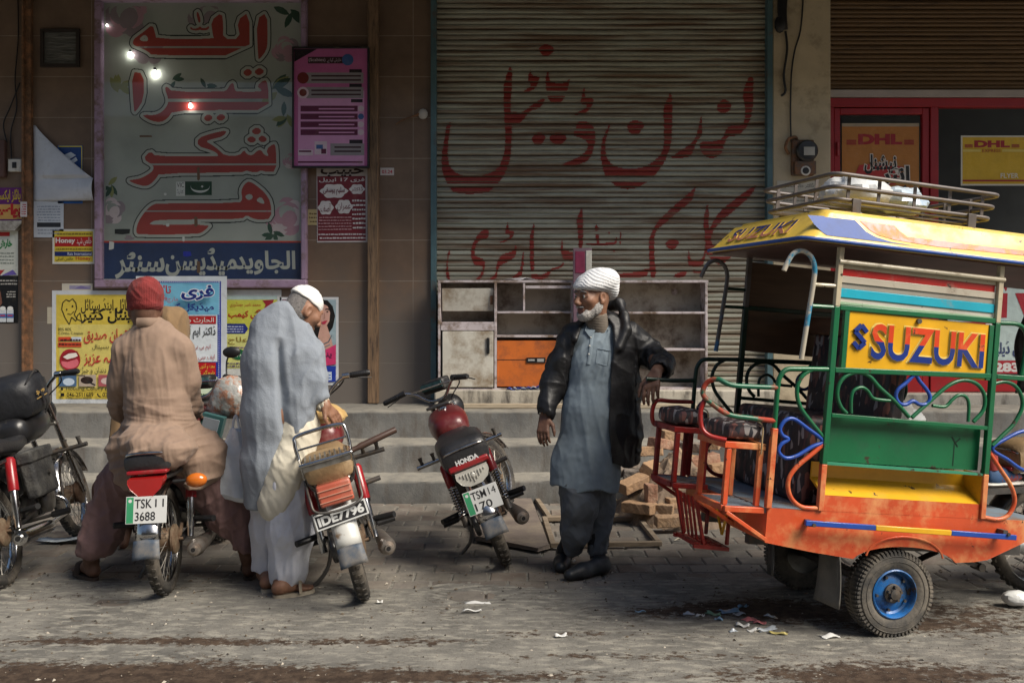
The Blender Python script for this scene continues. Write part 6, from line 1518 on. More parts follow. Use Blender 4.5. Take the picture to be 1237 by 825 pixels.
# frame posts and rails on both sides
def tubeset(y, s):
    """s = 1: the side towards the camera; the far side is the same in darker paint"""
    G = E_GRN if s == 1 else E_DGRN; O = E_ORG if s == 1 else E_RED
    f = bpy.data.objects.new('side_frame', None); COL.objects.link(f); f.parent = rick
    def put(mb, n, m, **k): mb.build(n, m, f, **k)
    T = .0135
    for x in (-.42, .42):
        b = MB(); b.box((x - T, y - T, .366), (x + T, y + T, .575)); put(b, 'post_foot', O, bevel=.003)
        b = MB(); b.box((x - T, y - T, .575), (x + T, y + T, 1.285)); put(b, 'post', G, bevel=.003)
        b = MB(); b.box((x - T * .95, y - T * .95, 1.285), (x + T * .95, y + T * .95, 1.565)); put(b, 'post_top', E_CRM if s == 1 else E_GREY, bevel=.003)
    b = MB(); b.box((-.675 - T, y - T, .366), (-.675 + T, y + T, .72)); put(b, 'post_foot', O, bevel=.003)
    b = MB(); b.tube(smooth_path([(-.675, y, .72), (-.675, y, .90), (-.667, y, .950), (-.64, y, .982), (-.58, y, .990), (-.435, y, 1.0)], 6), .0115, 10); put(b, 'corner_rail', G, smooth=60)
    for z0, z1, x0, x1, n in ((1.0, 1.034, -.405, .405, 'rail'), (1.034, 1.04, .435, .82, 'rail'), (1.282, 1.292, -.405, .405, 'rail')):
        b = MB(); b.bar((x0, y, z0), (x1, y, z1), .024, .024); put(b, n, G, bevel=.003)
    b = MB(); b.bar((-.405, y, .796), (.405, y, .79), .03, .018); put(b, 'rail', G, bevel=.002)
    # lean rail over the rear entry
    b = MB(); b.tube(smooth_path([NL(968, 434), NL(975, 390), NL(983, 340), NL(984, 322), NL(979, 309), NL(969, 303), NL(959, 306), NL(952, 316), NL(947, 327)], 6), .0115, 10)
    for i, p in enumerate(b.v): b.v[i] = (p[0], p[1] + y, p[2])
    put(b, 'entry_handle', mat('chipped_cream_blue', 'b0a898', .35, var=.15, dirt='2a7a9a', dl=(.53, .6), ds=7) if s == 1 else mat('chipped_dark_tube', '5a5450', .4, var=.3, dirt='2a6a9a', dl=(.55, .62), ds=8), smooth=60)
    for v in (344, 370):
        p = NL(981, v - .5); b = MB(); b.tube([(p.x, y, p.z), (-.432, y, p.z + .004)], .009, 8); put(b, 'handle_stay', E_CRM if v == 344 and s == 1 else G)
    # bent tube ornaments
    def orn(P, m, r=.0095, dz=0., closed=False, n='scroll'):
        b = MB(); Q = [NL(u, v) for u, v in P]; Q = [Vector((q.x, y, q.z)) for q in Q]
        b.tube(smooth_path(Q, 5, closed), r, 9, closed=closed); put(b, n, m, smooth=60)
    A = lambda L: [(980 + a / 3.93, 430 + c / 3.93) for a, c in L]
    B = lambda L: [(780 + a / 3.436, 400 + c / 3.436) for a, c in L]
    orn(A([(168, 272), (140, 240), (124, 190), (132, 135), (165, 95), (220, 78), (275, 95), (325, 150), (400, 218), (465, 290)]), G)
    orn(A([(190, 272), (190, 205), (202, 165), (238, 149), (268, 165), (298, 202), (375, 212)]), G, .008)
    orn(A([(478, 292), (560, 218), (650, 142), (720, 115), (785, 132), (822, 185), (818, 255), (770, 312)]), G)
    orn(A([(575, 235), (635, 240), (670, 208), (700, 186), (732, 192), (748, 228), (745, 312)]), G, .008)
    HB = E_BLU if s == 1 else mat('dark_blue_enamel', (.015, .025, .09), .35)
    orn(A([(492, 90), (450, 128), (412, 160), (402, 195), (420, 225), (450, 230), (483, 214), (515, 230), (550, 226), (564, 195), (548, 160), (515, 120)]), HB, .009, closed=True, n='heart')
    orn(A([(868, 132), (920, 122), (968, 142), (998, 190), (1000, 250), (960, 325), (910, 375), (860, 425)]), G)
    orn(A([(860, 440), (930, 390), (1000, 358), (1050, 362), (1070, 400), (1045, 447), (1080, 490), (1060, 535), (1005, 540), (930, 490)]), HB, .009, closed=True, n='heart')
    orn(A([(848, 462), (900, 540), (948, 615), (966, 690), (935, 755), (885, 775), (820, 765)]), O, .0105)
    orn(B([(757, 160), (700, 158), (652, 185), (628, 240), (640, 310), (685, 375), (738, 440)]), G)
    orn(B([(735, 455), (670, 402), (615, 364), (578, 372), (558, 405), (568, 432), (592, 448), (562, 470), (552, 500), (580, 526), (625, 518), (690, 480)]), HB, .009, closed=True, n='heart')
    orn(B([(738, 468), (690, 510), (625, 565), (592, 620), (600, 685), (645, 728), (715, 735)]), O, .0105)
    # front handle loop
    b = MB(); b.tube(smooth_path([(.435, y, 1.285), (.53, y, 1.288), (.575, y, 1.265), (.59, y, 1.22), (.585, y, 1.12), (.575, y, 1.05)], 5), .011, 9); put(b, 'front_handle', G if s == 1 else G, smooth=60)
    return f
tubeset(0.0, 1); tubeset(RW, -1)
# striped band above the sign, near side
def stripes(y, s):
    g = bpy.data.objects.new('striped_panel', None); COL.objects.link(g); g.parent = rick
    zz = [(1.478, 'b9ae94'), (1.460, 'b9ae94'), (1.427, 'a8201c'), (1.395, 'b8b0a0'), (1.370, '9a9488'), (1.329, '22a4bc'), (1.309, 'c4c0b4'), (1.296, '8faa8c')]
    for k, ((za, c0), (zb, c1)) in enumerate(zip(zz, zz[1:])):
        b = MB(); d = (.0, .006)[k % 2]
        b.box((-.404, y + s * (.002 + d), zb), (.404, y + s * (.010 + d), za)); b.build('stripe', enamel('stripe_' + c1, c1, '8a7a68', dl=(.56, .8), ds=9), g, bevel=.002)
    b = MB(); b.tube([(-.43, y - s * .012, 1.488), (.435, y - s * .012, 1.488)], .011, 10); b.build('top_tube', E_CRM, g)
stripes(0, 1)
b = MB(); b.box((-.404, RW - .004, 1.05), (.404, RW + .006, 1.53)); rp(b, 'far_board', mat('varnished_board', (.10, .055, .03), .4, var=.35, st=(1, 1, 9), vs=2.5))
# big yellow name sign
def clip(tri, axis, lim, keep_low):
    out = []
    for i in range(len(tri)):
        a, c = tri[i], tri[(i + 1) % len(tri)]; ia = (a[axis] <= lim) == keep_low; ic = (c[axis] <= lim) == keep_low
        if ia: out.append(a)
        if ia != ic: t = (lim - a[axis]) / (c[axis] - a[axis]); out.append((a[0] + t * (c[0] - a[0]), a[1] + t * (c[1] - a[1])))
    return out
def two_tone(mb, fr, s, x0, y0, x1, y1, lim, m_low, m_high, d, h, bold=.01):
    """raised letters, one colour above and another below a line"""
    V, Z, F, sz = text_mesh(s, bold)
    for f in F:
        T = [tuple(V[i]) for i in f]
        for low, m_ in ((True, m_low), (False, m_high)):
            q = clip(T, 1, lim, low)
            if len(q) >= 3: mb.add([fr(x0 + a * (x1 - x0), y0 + c * (y1 - y0), d + h) for a, c in q], [tuple(range(len(q)))], m_)
    edges = {}
    for f in F:
        for i in range(len(f)):
            e = (f[i], f[(i + 1) % len(f)]); edges[e] = 1
    for (a, c) in edges:
        if (c, a) not in edges:
            pa, pc = V[a], V[c]
            mb.add([fr(x0 + pa[0] * (x1 - x0), y0 + pa[1] * (y1 - y0), d), fr(x0 + pc[0] * (x1 - x0), y0 + pc[1] * (y1 - y0), d), fr(x0 + pc[0] * (x1 - x0), y0 + pc[1] * (y1 - y0), d + h), fr(x0 + pa[0] * (x1 - x0), y0 + pa[1] * (y1 - y0), d + h)], [(0, 1, 2, 3)], 2)
sg = bpy.data.objects.new('name_sign', None); COL.objects.link(sg); sg.parent = rick
b = MB(); b.box((-.352, -.004, 1.012), (.378, .008, 1.272)); b.build('sign_panel', enamel('sign_yellow', 'dba51c', 'b88a24', dl=(.62, .9)), sg, bevel=.003)
for x in (-.366, .39): b = MB(); b.box((x - .012, -.010, 1.012), (x + .012, .012, 1.272)); b.build('sign_edge', E_GRN, sg, bevel=.002)
SFm = Frame((0, -.0045, 0), (1, 0, 0), (0, 0, 1))
L_RED, L_BLU, L_CRM = enamel('letter_red', 'd0421c', 'd8702c', ds=9), enamel('letter_blue', '16307c', '16245c'), enamel('letter_edge', 'd8c06c', 'c8a84c')
b = MB(); put_text(b, SFm, 'SUZUKI', -.243, 1.058, .362, 1.232, 2, .0006, .055); two_tone(b, SFm, 'SUZUKI', -.236, 1.064, .355, 1.226, .5, 1, 0, .0012, .008, .022)
b.build('sign_letters', [L_RED, L_BLU, L_CRM], sg)
b = MB()
for P in ([(-.262, 1.182), (-.292, 1.212), (-.322, 1.182), (-.268, 1.134), (-.298, 1.106), (-.326, 1.132)],):
    for (a, c), (d, e) in zip(P, P[1:]): b.bar((a, -.010, c), (d, -.010, e), .010, .020)
b.build('sign_emblem', L_BLU, sg)
b = MB(); b.cyl((.0, -.018, 1.255), (0, -.004, 1.255), .012, n=10); b.build('bolt', M_STEEL, sg)
# green side panel and yellow trough
b = MB(); b.box((-.405, .035, .585), (.407, .045, .785)); gpn = rp(b, 'green_panel', E_GRN)
b = MB(); b.bar((-.405, .015, .578), (.407, .015, .572), .045, .010); b.build('panel_lip', enamel('pale_green_lip', '3a8a6c', '1c5a3c'), gpn)
b = MB(); SFg = Frame((0, .0345, 0), (1, 0, 0), (0, 0, 1)); rect(b, SFg, .268, .60, .274, .72, 0, .0005)
for p, q in (((.255, .735), (.29, .690)), ((.30, .73), (.272, .705))): b.bar((p[0], .034, p[1]), (q[0], .034, q[1]), .002, .006)
b.build('scratched_mark', E_DGRN, gpn)
b = MB(); b.prism([(-.405, y, z) for y, z in ((.002, .434), (.12, .50), (.12, .57), (.13, .57), (.13, .49), (.002, .422))], (.812, 0, 0)); rp(b, 'yellow_trough', E_YEL)
b = MB(); b.prism([(.405, y, z) for y, z in ((.0, .43), (.13, .49), (.13, .575), (.0, .575))], (.006, 0, 0)); rp(b, 'trough_end', E_YEL)
# seats
b = MB(); b.box((-.44, .14, .363), (-.05, .86, .775)); rp(b, 'rear_bench', M_CLOTH, bevel=.03, seg=3)
b = MB(); b.box((-.05, .10, .70), (.05, .85, 1.19), R=Matrix.Rotation(.06, 3, 'Y')); rp(b, 'bench_back', M_CLOTH, bevel=.035, seg=3)
b = MB(); b.box((.06, .14, .363), (.38, .86, .70)); rp(b, 'front_bench', M_CLOTH, bevel=.03, seg=3)
b = MB(); b.box((-.07, .04, 1.17), (.03, .86, 1.26)); rp(b, 'back_rail', mat('brown_timber', (.11, .05, .025), .5, var=.3, st=(6, 1, 6)), bevel=.01)
# rear foot platforms, step and jump seats
def plat(y0, y1, m):
    p = bpy.data.objects.new('rear_platform', None); COL.objects.link(p); p.parent = rick
    b = MB()
    b.bar((-.88, y0 + .01, .352), (-.69, y0 + .01, .352), .022, .026); b.bar((-.88, y1 - .01, .352), (-.69, y1 - .01, .352), .022, .026); b.bar((-.875, y0 + .021, .352), (-.875, y1 - .021, .352), .026, .026)
    for yy in (y0 + .01, y1 - .01): b.bar((-.87, yy, .338), (-.672, yy, .225), .018, .026, up=(0, 1, 0))
    b.build('platform_frame', m, p, bevel=.003)
    b = MB(); n = max(3, int((y1 - y0) / .055))
    for k in range(n): y = y0 + .03 + (y1 - y0 - .06) * k / (n - 1); b.bar((-.862, y, .358), (-.69, y, .358), .024, .008)
    b.build('slats', M_FLOOR, p)
    return p
plat(.0, .34, E_ORG); plat(.60, .9, E_RED)
def jump_seat(y0, y1, m, cm):
    j = bpy.data.objects.new('jump_seat', None); COL.objects.link(j); j.parent = rick
    b = MB()
    for x, y in ((-.87, y0 + .015), (-.715, y0 + .015), (-.87, y1 - .015), (-.715, y1 - .015)): b = MB(); b.box((x - .012, y - .012, .366), (x + .012, y + .012, .615)); b.build('leg', m, j, bevel=.003)
    b = MB(); b.box((-.895, y0, .616), (-.695, y1, .645)); b.build('seat_frame', m, j, bevel=.003)
    b = MB(); b.loft(sbox([(-.885, .685, (y1 - y0) * .40, .025), (-.875, .688, (y1 - y0) * .48, .038), (-.79, .695, (y1 - y0) * .5, .043), (-.715, .688, (y1 - y0) * .48, .038), (-.70, .685, (y1 - y0) * .40, .025)], 22, 4))
    o = b.build('cushion', cm, j, smooth=60); o.location = (0, (y0 + y1) / 2, 0)
    b = MB(); b.tube(smooth_path([(-.72, y0 - .004, .60), (-.725, y0 - .012, .66), (-.722, y0 + .01, .73), (-.725, (y0 + y1) / 2, .742)], 4), .004, 5); b.build('tie_string', mat('jute_string', (.30, .22, .12), .9), j)
    return j
jump_seat(.02, .32, E_ORG, M_CLOTH); jump_seat(.60, .88, E_RED, M_CLOTH)
# tubular arm rails round the jump seats
def arm(P, y, m, n):
    b = MB(); b.tube(smooth_path([(x, y + dy, z) for x, dy, z in P], 6), .0115, 10); return b.build(n, m, rick, smooth=60)
arm([(-.675, 0, .90), (-.80, 0, .895), (-.90, 0, .895), (-.955, .03, .915), (-.99, .06, .89), (-1.0, .06, .84), (-.96, .03, .80), (-.90, 0, .765), (-.80, 0, .757), (-.675, 0, .752)], 0, mat('green_red_tube', '1c5c44', .35, var=.15, dirt='a03a26', dl=(.5, .56), ds=3), 'arm_rail')
arm([(-.985, .06, .83), (-1.005, .06, .77), (-1.0, .05, .70), (-.97, .03, .665), (-.90, 0, .652)], 0, E_RED, 'arm_rail_drop')
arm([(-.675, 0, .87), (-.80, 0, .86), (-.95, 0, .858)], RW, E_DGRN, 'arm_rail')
arm([(-.675, 0, .755), (-.80, 0, .75), (-.86, 0, .752), (-.885, 0, .745), (-.900, 0, .71), (-.900, 0, .66), (-.885, 0, .625), (-.86, 0, .622)], RW, E_RED, 'arm_rail')
# hanging step between the platforms
stp = bpy.data.objects.new('step', None); COL.objects.link(stp); stp.parent = rick
b = MB(); y0, y1 = .36, .60
for y in (y0, y1): b.bar((-.86, y, .345), (-.80, y, .12), .022, .012); b.bar((-.68, y, .33), (-.68, y, .12), .02, .012); b.bar((-.85, y, .11), (-.67, y, .10), .022, .018)
b.bar((-.83, y0, .115), (-.83, y1, .115), .02, .02); b.bar((-.68, y0, .10), (-.68, y1, .10), .02, .02); b.build('step_frame', E_RED, stp)
b = MB()
for k in range(1, 5): y = y0 + (y1 - y0) * k / 5; b.bar((-.858, y, .335), (-.815, y, .135), .016, .008)
for k in range(1, 5): x = -.83 + .15 * k / 5; b.bar((x, y0 + .01, .112), (x, y1 - .01, .112), .016, .008)
b.build('step_slats', E_RED, stp)
b = MB(); b.bar((-.70, .34, .28), (-.69, .40, .16), .012, .006); b.bar((-.70, .46, .28), (-.69, .40, .16), .012, .006); b.build('yellow_mark', E_YEL, stp)
# moulded roof
def rr_ring(x0, x1, y0, y1, r, z, zt=0., n=6):
    out = []
    for cx_, cy_, a0 in ((x1 - r, y1 - r, 0), (x0 + r, y1 - r, 90), (x0 + r, y0 + r, 180), (x1 - r, y0 + r, 270)):
        for k in range(n + 1):
            a = RAD(a0 + 90 * k / n); out.append((cx_ + r * math.cos(a), cy_ + r * math.sin(a), z))
    return out
RX0, RX1, RY0, RY1 = -.64, 1.5, -.06, .99
b = MB()
b.loft([rr_ring(RX0, RX1, RY0, RY1, .06, 1.562), rr_ring(RX0 + .004, RX1, RY0 + .003, RY1 - .003, .06, 1.582), rr_ring(RX0 + .02, RX1 - .02, RY0 + .012, RY1 - .012, .06, 1.590), rr_ring(RX0 + .115, RX1 - .10, RY0 + .055, RY1 - .055, .05, 1.702),
        rr_ring(RX0 + .135, RX1 - .12, RY0 + .08, RY1 - .08, .05, 1.704), rr_ring(RX0 + .145, RX1 - .13, RY0 + .095, RY1 - .095, .05, 1.722), rr_ring(RX0 + .3, RX1 - .3, RY0 + .3, RY1 - .3, .05, 1.745)])
rf = rp(b, 'roof', E_ROOF, smooth=40)
b = MB(); P = rr_ring(RX0 - .002, RX1, RY0 - .002, RY1 + .002, .062, 1.570)
b.tube([Vector(p) for p in P], .0085, 8, closed=True); b.build('roof_trim', E_RBLU, rf, smooth=60)
b = MB(); b.box((RX0 + .03, RY0 + .03, 1.552), (RX1 - .03, RY1 - .03, 1.561)); b.build('roof_lining', mat('brown_lining', (.09, .045, .04), .6, var=.3), rf)
# side stripes follow the sloping side
def on_side(u, v, d=.0015):
    p = NL(u, v, RY0 + .02); z = min(max(p.z, 1.592), 1.700); t = (z - 1.590) / .112; y = RY0 + .012 + .043 * t
    n = Vector((0, -.112, .043)).normalized(); return Vector((p.x, y, z)) + n * d
C1 = lambda L: [(840 + a / 5.895, 200 + c / 5.895) for a, c in L]
C2 = lambda L: [(1000 + a / 5.22, 200 + c / 5.22) for a, c in L]
def densify(P, k=4): return [(a[0] + (c[0] - a[0]) * t / k, a[1] + (c[1] - a[1]) * t / k) for a, c in zip(P, P[1:] + P[:1]) for t in range(k)]
top = C1([(820, 350), (940, 358)]) + C2([(0, 322), (190, 342), (215, 372), (245, 415), (300, 452), (400, 485), (700, 533), (1237, 590), (1400, 606), (1400, 640), (1237, 618), (1000, 596), (700, 562), (400, 520), (70, 490)]) + C1([(960, 525), (900, 475), (855, 420)])
b = MB(); b.flat([on_side(*p) for p in densify(top)]); b.build('blue_stripe', E_RBLU, rf, smooth=0)
red = C2([(222, 345), (320, 362), (440, 375), (470, 415), (510, 452), (560, 455), (800, 485), (960, 505), (1237, 535), (1400, 552), (1400, 590), (1237, 568), (700, 515), (420, 470), (320, 440), (270, 405)])
b = MB(); b.flat([on_side(*p, .0018) for p in densify(red)]); b.build('red_stripe', E_RRED, rf, smooth=0)
RF = Frame((RX0 + .02, .87, 1.590), (0, -1, 0), Vector((.095, 0, .112)).normalized())
b = MB(); put_text(b, RF, 'SUZUKI', .06, .018, .715, .118, 2, .001, .05, shear=.25); two_tone(b, RF, 'SUZUKI', .065, .022, .71, .114, .48, 0, 1, .0015, .004, .02)
b.build('roof_letters', [enamel('roof_letter_pink', 'c47a68', 'd0a060', dl=(.5, .7), ds=9), L_BLU, E_ROOF], rf)
# roof rack
rk = bpy.data.objects.new('roof_rack', None); COL.objects.link(rk); rk.parent = rick
for k, z in enumerate((1.792, 1.848, 1.905)):
    b = MB(); e = .012 * k
    b.tube([Vector(p) for p in rr_ring(-.395 - e, .455 + e, .13 - e, .80 + e, .05, z)], .0105, 8, closed=True, sq=(1, 1)); b.build('rack_rail', E_GREY, rk, smooth=60)
b = MB()
for x in (-.33, -.17, .02, .21, .39):
    for y in (.127, .803): b.bar((x, y, 1.79), (x, y, 1.905), .016, .006, up=(0, 1, 0))
for y in (.3, .5, .68):
    for x in (-.398, .458): b.bar((x, y, 1.79), (x, y, 1.905), .006, .016, up=(1, 0, 0))
for k in range(5): y = .22 + .125 * k; b.bar((-.39, y, 1.786), (.45, y, 1.786), .022, .006)
b.build('rack_bars', E_GREY, rk)
for x in (-.29, .33):
    for y in (.115, .815): b = MB(); b.box((x - .022, y - .006, 1.70), (x + .022, y + .006, 1.80)); b.build('rack_foot', E_GREY, rk, bevel=.002)
# exhaust or tow tube at the front
b = MB(); b.tube([(.60, .30, .205), (.70, .30, .20), (1.3, .33, .18)], [.03, .042, .045], 16); b.lathe((.86, .31, .195), (1, .05, -.03), [(.047, -.008), (.049, 0), (.047, .008)], 18); rp(b, 'tow_tube', mat('galvanised', (.5, .52, .52), .3, .8, var=.2, dirt=(.2, .18, .15), dl=(.55, .75)), smooth=50)
b = MB(); b.bar((.44, .22, .14), (.62, .24, .09), .025, .02); b.cyl((.62, .21, .09), (.62, .28, .09), .02, n=10); rp(b, 'tow_bracket', M_STEEL)

# the motorcycle that pulls it, mostly beyond the right edge
c = RK_O + RM @ Vector((1.08, .48, 0))
bk4, _ = bike('motorcycle pulling the painted trailer, tan saddle seen at the right edge', c.x + .08, c.y, 77, 0, 0, dict(tail='red', shock='chrome', tank=M_BLKP, seat=M_TANSEAT, fender=M_BLKP, seatw=.15, seath=.08))
bk4['group'] = ''; del bk4['group']

# loads: bags on the rack and on the seat, cloth, sneaker
def crumple(name, lab, cat, c, r, m, seed=1, n=26, amp=.22, fr=3.5, flat_bottom=True):
    b = MB(); vs = []; P = []
    h = n // 2
    for i in range(h + 1):
        for k in range(n):
            th, a = math.pi * i / h, 2 * math.pi * k / n; P.append((math.sin(th) * math.cos(a), math.sin(th) * math.sin(a), math.cos(th)))
    P = np.array(P); d = 1 + amp * vnoise(P * fr * .5 + seed * 7.7, seed) + amp * .7 * np.abs(vnoise(P * fr + seed * 3.1, seed + 1)) + amp * .35 * vnoise(P * fr * 2.3, seed + 2)
    P = P * d[:, None] * np.array(r)
    if flat_bottom: P[:, 2] = np.maximum(P[:, 2], -r[2] * .75)
    fs = [(i * n + k, (i + 1) * n + k, (i + 1) * n + (k + 1) % n, i * n + (k + 1) % n) for i in range(h) for k in range(n)]
    b.add([Vector(p) + Vector(c) for p in P], fs); return tag(b.build(name, m, org=Vector(c) - Vector((0, 0, r[2] * .75)), smooth=28), lab, cat)
def rl(x, y, z): return RK_O + RM @ Vector((x, y, z))
M_PBAG = mat('pale_blue_plastic', (.50, .58, .64), .25, var=.12, vs=8, dirt=(.25, .38, .55), dl=(.5, .7), ds=6, coat=.3, bump=.4, bs=18, bd=.02)
M_WBAG = mat('white_plastic_bag', (.62, .63, .62), .3, var=.1, vs=6, dirt=(.4, .42, .44), dl=(.5, .8), ds=7, coat=.25, bump=.5, bs=16, bd=.02)
crumple('plastic_bundle', 'big pale plastic bundle lying in the roof rack', 'bundle', rl(-.12, .42, 1.875), (.17, .15, .10), M_WBAG, 3, 34)
crumple('plastic_bundle', 'smaller blue tinted plastic bundle at the right in the roof rack', 'bundle', rl(.09, .40, 1.858), (.15, .13, .085), M_PBAG, 5, 34)
crumple('plastic_bag', 'white plastic bag lying on the trailer seat behind the green scrolls', 'bag', rl(.22, .45, .765), (.15, .15, .09), M_WBAG, 8, 30)
b = MB(); b.tube([Vector(rl(.06, .42, .70)), rl(.062, .42, .78), rl(.065, .42, .92), rl(.072, .42, .97), rl(.075, .42, 1.0)], [.04, .05, .045, .03, .012], 14)
tag(b.build('cloth_bundle', mat('patterned_scarf', (.36, .12, .075), .8, var=.4, vs=16, dirt=(.45, .4, .36), dl=(.52, .58), ds=12, bump=.5, bs=14), org=rl(.06, .42, .70), smooth=60), 'rolled red and white patterned cloth standing on the trailer seat by the blue heart', 'cloth')
b = MB()
def drape(i, j):
    p = rl(1.20 + .20 * i + .02 * math.sin(9 * j + 4 * i) - .05 * j * (1 - i), .72 + .03 * math.sin(7 * i + 3 * j), 1.53 - .58 * j + .05 * i * j)
    return p
b.grid(drape, 12, 16); tag(b.build('hanging_coat', mat('black_cloth', (.018, .016, .016), .9, var=.3, sheen=.2), org=rl(1.25, .72, 1.5), solid=.02, smooth=60), 'black coat hanging under the trailer roof at the right edge', 'coat')
sn = thing('sneaker', 'small blue and red sneaker resting on the footrest at the right edge', 'shoe', rl(.85, .40, .49), (0, 0, RAD(15)))
b = MB(); b.loft([[(x, hw * math.cos(t), max(0, .03 + hh * math.sin(t)) if True else 0) for t in np.linspace(0, 6.28, 14, endpoint=False)] for x, hw, hh in ((-.10, .02, .02), (-.085, .03, .05), (-.05, .034, .06), (0, .034, .05), (.06, .036, .03), (.10, .03, .02), (.115, .015, .01))]); b.build('upper', mat('sneaker_blue', (.04, .10, .22), .7, var=.3, dirt=(.35, .06, .04), dl=(.55, .6), ds=14), sn, smooth=60)
b = MB(); b.loft([[(x, hw * math.cos(t), -.005 + .014 * math.sin(t)) for t in np.linspace(0, 6.28, 12, endpoint=False)] for x, hw in ((-.105, .022), (-.08, .036), (0, .037), (.07, .04), (.115, .028), (.125, .01))]); b.build('sole', M_WHITEP, sn, smooth=40)
b = MB(); b.tube([(-.06, 0, .07), (-.07, 0, .16)], .032, 12); b.build('sock', mat('red_sock', (.35, .05, .04), .9), sn)
b = MB(); b.box((-.16, -.07, -.045), (.16, .07, -.02)); b.build('footrest', M_STEEL, sn)
# ------------------------------------------------------------------ people: one smooth body each, clothes as children (distance fields turned into meshes)
class Field:
    def __init__(s, lo, hi, h):
        s.h = h; s.lo = np.array(lo, float); n = np.ceil((np.array(hi) - s.lo) / h).astype(int) + 1
        s.n = n; s.D = np.full(n, .06, np.float32)
        s.ax = [s.lo[i] + h * np.arange(n[i]) for i in range(3)]
    def _sub(s, lo, hi):
        i0 = np.clip(np.floor((np.array(lo) - s.lo) / s.h).astype(int), 0, s.n - 1); i1 = np.clip(np.ceil((np.array(hi) - s.lo) / s.h).astype(int) + 1, 1, s.n)
        sl = tuple(slice(a, b) for a, b in zip(i0, i1))
        return sl, np.meshgrid(*[s.ax[i][sl[i]] for i in range(3)], indexing='ij', copy=False)
    def _merge(s, sl, d, k, op):
        A = s.D[sl]
        if op == 'add':
            if k > 0: h = np.maximum(k - np.abs(A - d), 0) / k; r = np.minimum(A, d) - h * h * k * .25
            else: r = np.minimum(A, d)
        elif op == 'sub':
            d = -d
            if k > 0: h = np.maximum(k - np.abs(A - d), 0) / k; r = np.maximum(A, d) + h * h * k * .25
            else: r = np.maximum(A, d)
        else: r = np.maximum(A, d)
        s.D[sl] = r
    def cap(s, a, b, ra, rb=None, k=.02, sy=1., op='add', sx=1.):
        """rounded cone between a and b; sy, sx flatten it along y, x"""
        a = np.array(a, float); b = np.array(b, float); rb = ra if rb is None else rb; m = max(ra, rb) + k + 2 * s.h
        mv = np.array([m * max(sx, 1) , m * max(1, sy), m])
        sl, (X, Y, Z) = s._sub(np.minimum(a, b) - mv, np.maximum(a, b) + mv)
        e = b - a; e2 = e @ e + 1e-9
        px_, py_, pz_ = X - a[0], Y - a[1], Z - a[2]
        t = np.clip((px_ * e[0] + py_ * e[1] + pz_ * e[2]) / e2, 0, 1)
        d = np.sqrt(((px_ - t * e[0]) / sx) ** 2 + ((py_ - t * e[1]) / sy) ** 2 + (pz_ - t * e[2]) ** 2) - (ra + (rb - ra) * t)
        s._merge(sl, (d * min(1, sy, sx)).astype(np.float32), k, op)
    def ell(s, c, r, k=.015, R=None, op='add'):
        c = np.array(c, float); r = np.array(r, float); m = max(r) + k + 2 * s.h
        sl, (X, Y, Z) = s._sub(c - m, c + m)
        P = np.stack([X - c[0], Y - c[1], Z - c[2]], -1)
        if R is not None: P = P @ np.array(R)          # into the local axes
        q = P / r; l = np.sqrt((q ** 2).sum(-1)); g = np.sqrt(((P / (r * r)) ** 2).sum(-1)) + 1e-9
        s._merge(sl, (l * (l - 1) / g).astype(np.float32), k, op)
    def chain(s, P, k=.02, sy=1.):
        for (a, ra), (b, rb) in zip(P, P[1:]): s.cap(a, b, ra, rb, k, sy)
    def cut(s, f, keep=None):
        X, Y, Z = np.meshgrid(*s.ax, indexing='ij', sparse=True)
        s.D = np.maximum(s.D, f(X, Y, Z).astype(np.float32))
    def mesh(s):
        D = s.D; n = D.shape
        D[0], D[-1] = .05, .05; D[:, 0], D[:, -1] = .05, .05; D[:, :, 0], D[:, :, -1] = .05, .05
        S_ = D < 0; c = [slice(0, -1), slice(1, None)]
        cnt = sum(S_[c[i], c[j], c[k]].astype(np.int8) for i in (0, 1) for j in (0, 1) for k in (0, 1))
        act = (cnt > 0) & (cnt < 8)
        idx = np.argwhere(act); vid = np.full(act.shape, -1, np.int64); vid[tuple(idx.T)] = np.arange(len(idx))
        acc = np.zeros((len(idx), 3)); num = np.zeros(len(idx))
        I, J, K = idx.T
        for ax in range(3):
            for u in (0, 1):
                for v in (0, 1):
                    o0 = [0, 0, 0]; oa = [a for a in range(3) if a != ax]; o0[oa[0]] = u; o0[oa[1]] = v; o1 = list(o0); o1[ax] = 1
                    d0 = D[I + o0[0], J + o0[1], K + o0[2]]; d1 = D[I + o1[0], J + o1[1], K + o1[2]]
                    m = (d0 < 0) != (d1 < 0); t = np.where(m, d0 / np.where(m, d0 - d1, 1), 0)
                    p = np.tile(np.array(o0, float), (len(idx), 1)); p[:, ax] += t
                    acc[m] += p[m]; num[m] += 1
        V = s.lo + (idx + acc / num[:, None]) * s.h
        Q = []
        for ax in range(3):
            oa = [a for a in range(3) if a != ax]
            sa = [slice(None)] * 3; sb = [slice(None)] * 3; sa[ax] = slice(0, -1); sb[ax] = slice(1, None)
            ch = S_[tuple(sa)] != S_[tuple(sb)]
            e = np.argwhere(ch)
            e = e[(e[:, oa[0]] > 0) & (e[:, oa[1]] > 0) & (e[:, oa[0]] < n[oa[0]] - 1) & (e[:, oa[1]] < n[oa[1]] - 1)]
            ins = S_[tuple(e.T)]
            def cell(u, v): q = e.copy(); q[:, oa[0]] -= u; q[:, oa[1]] -= v; return vid[tuple(q.T)]
            f = np.stack([cell(0, 0), cell(1, 0), cell(1, 1), cell(0, 1)], 1)
            fl = ins if ax != 1 else ~ins
            f[~fl] = f[~fl][:, ::-1]; Q.append(f)
        F = np.concatenate(Q)
        return V, F
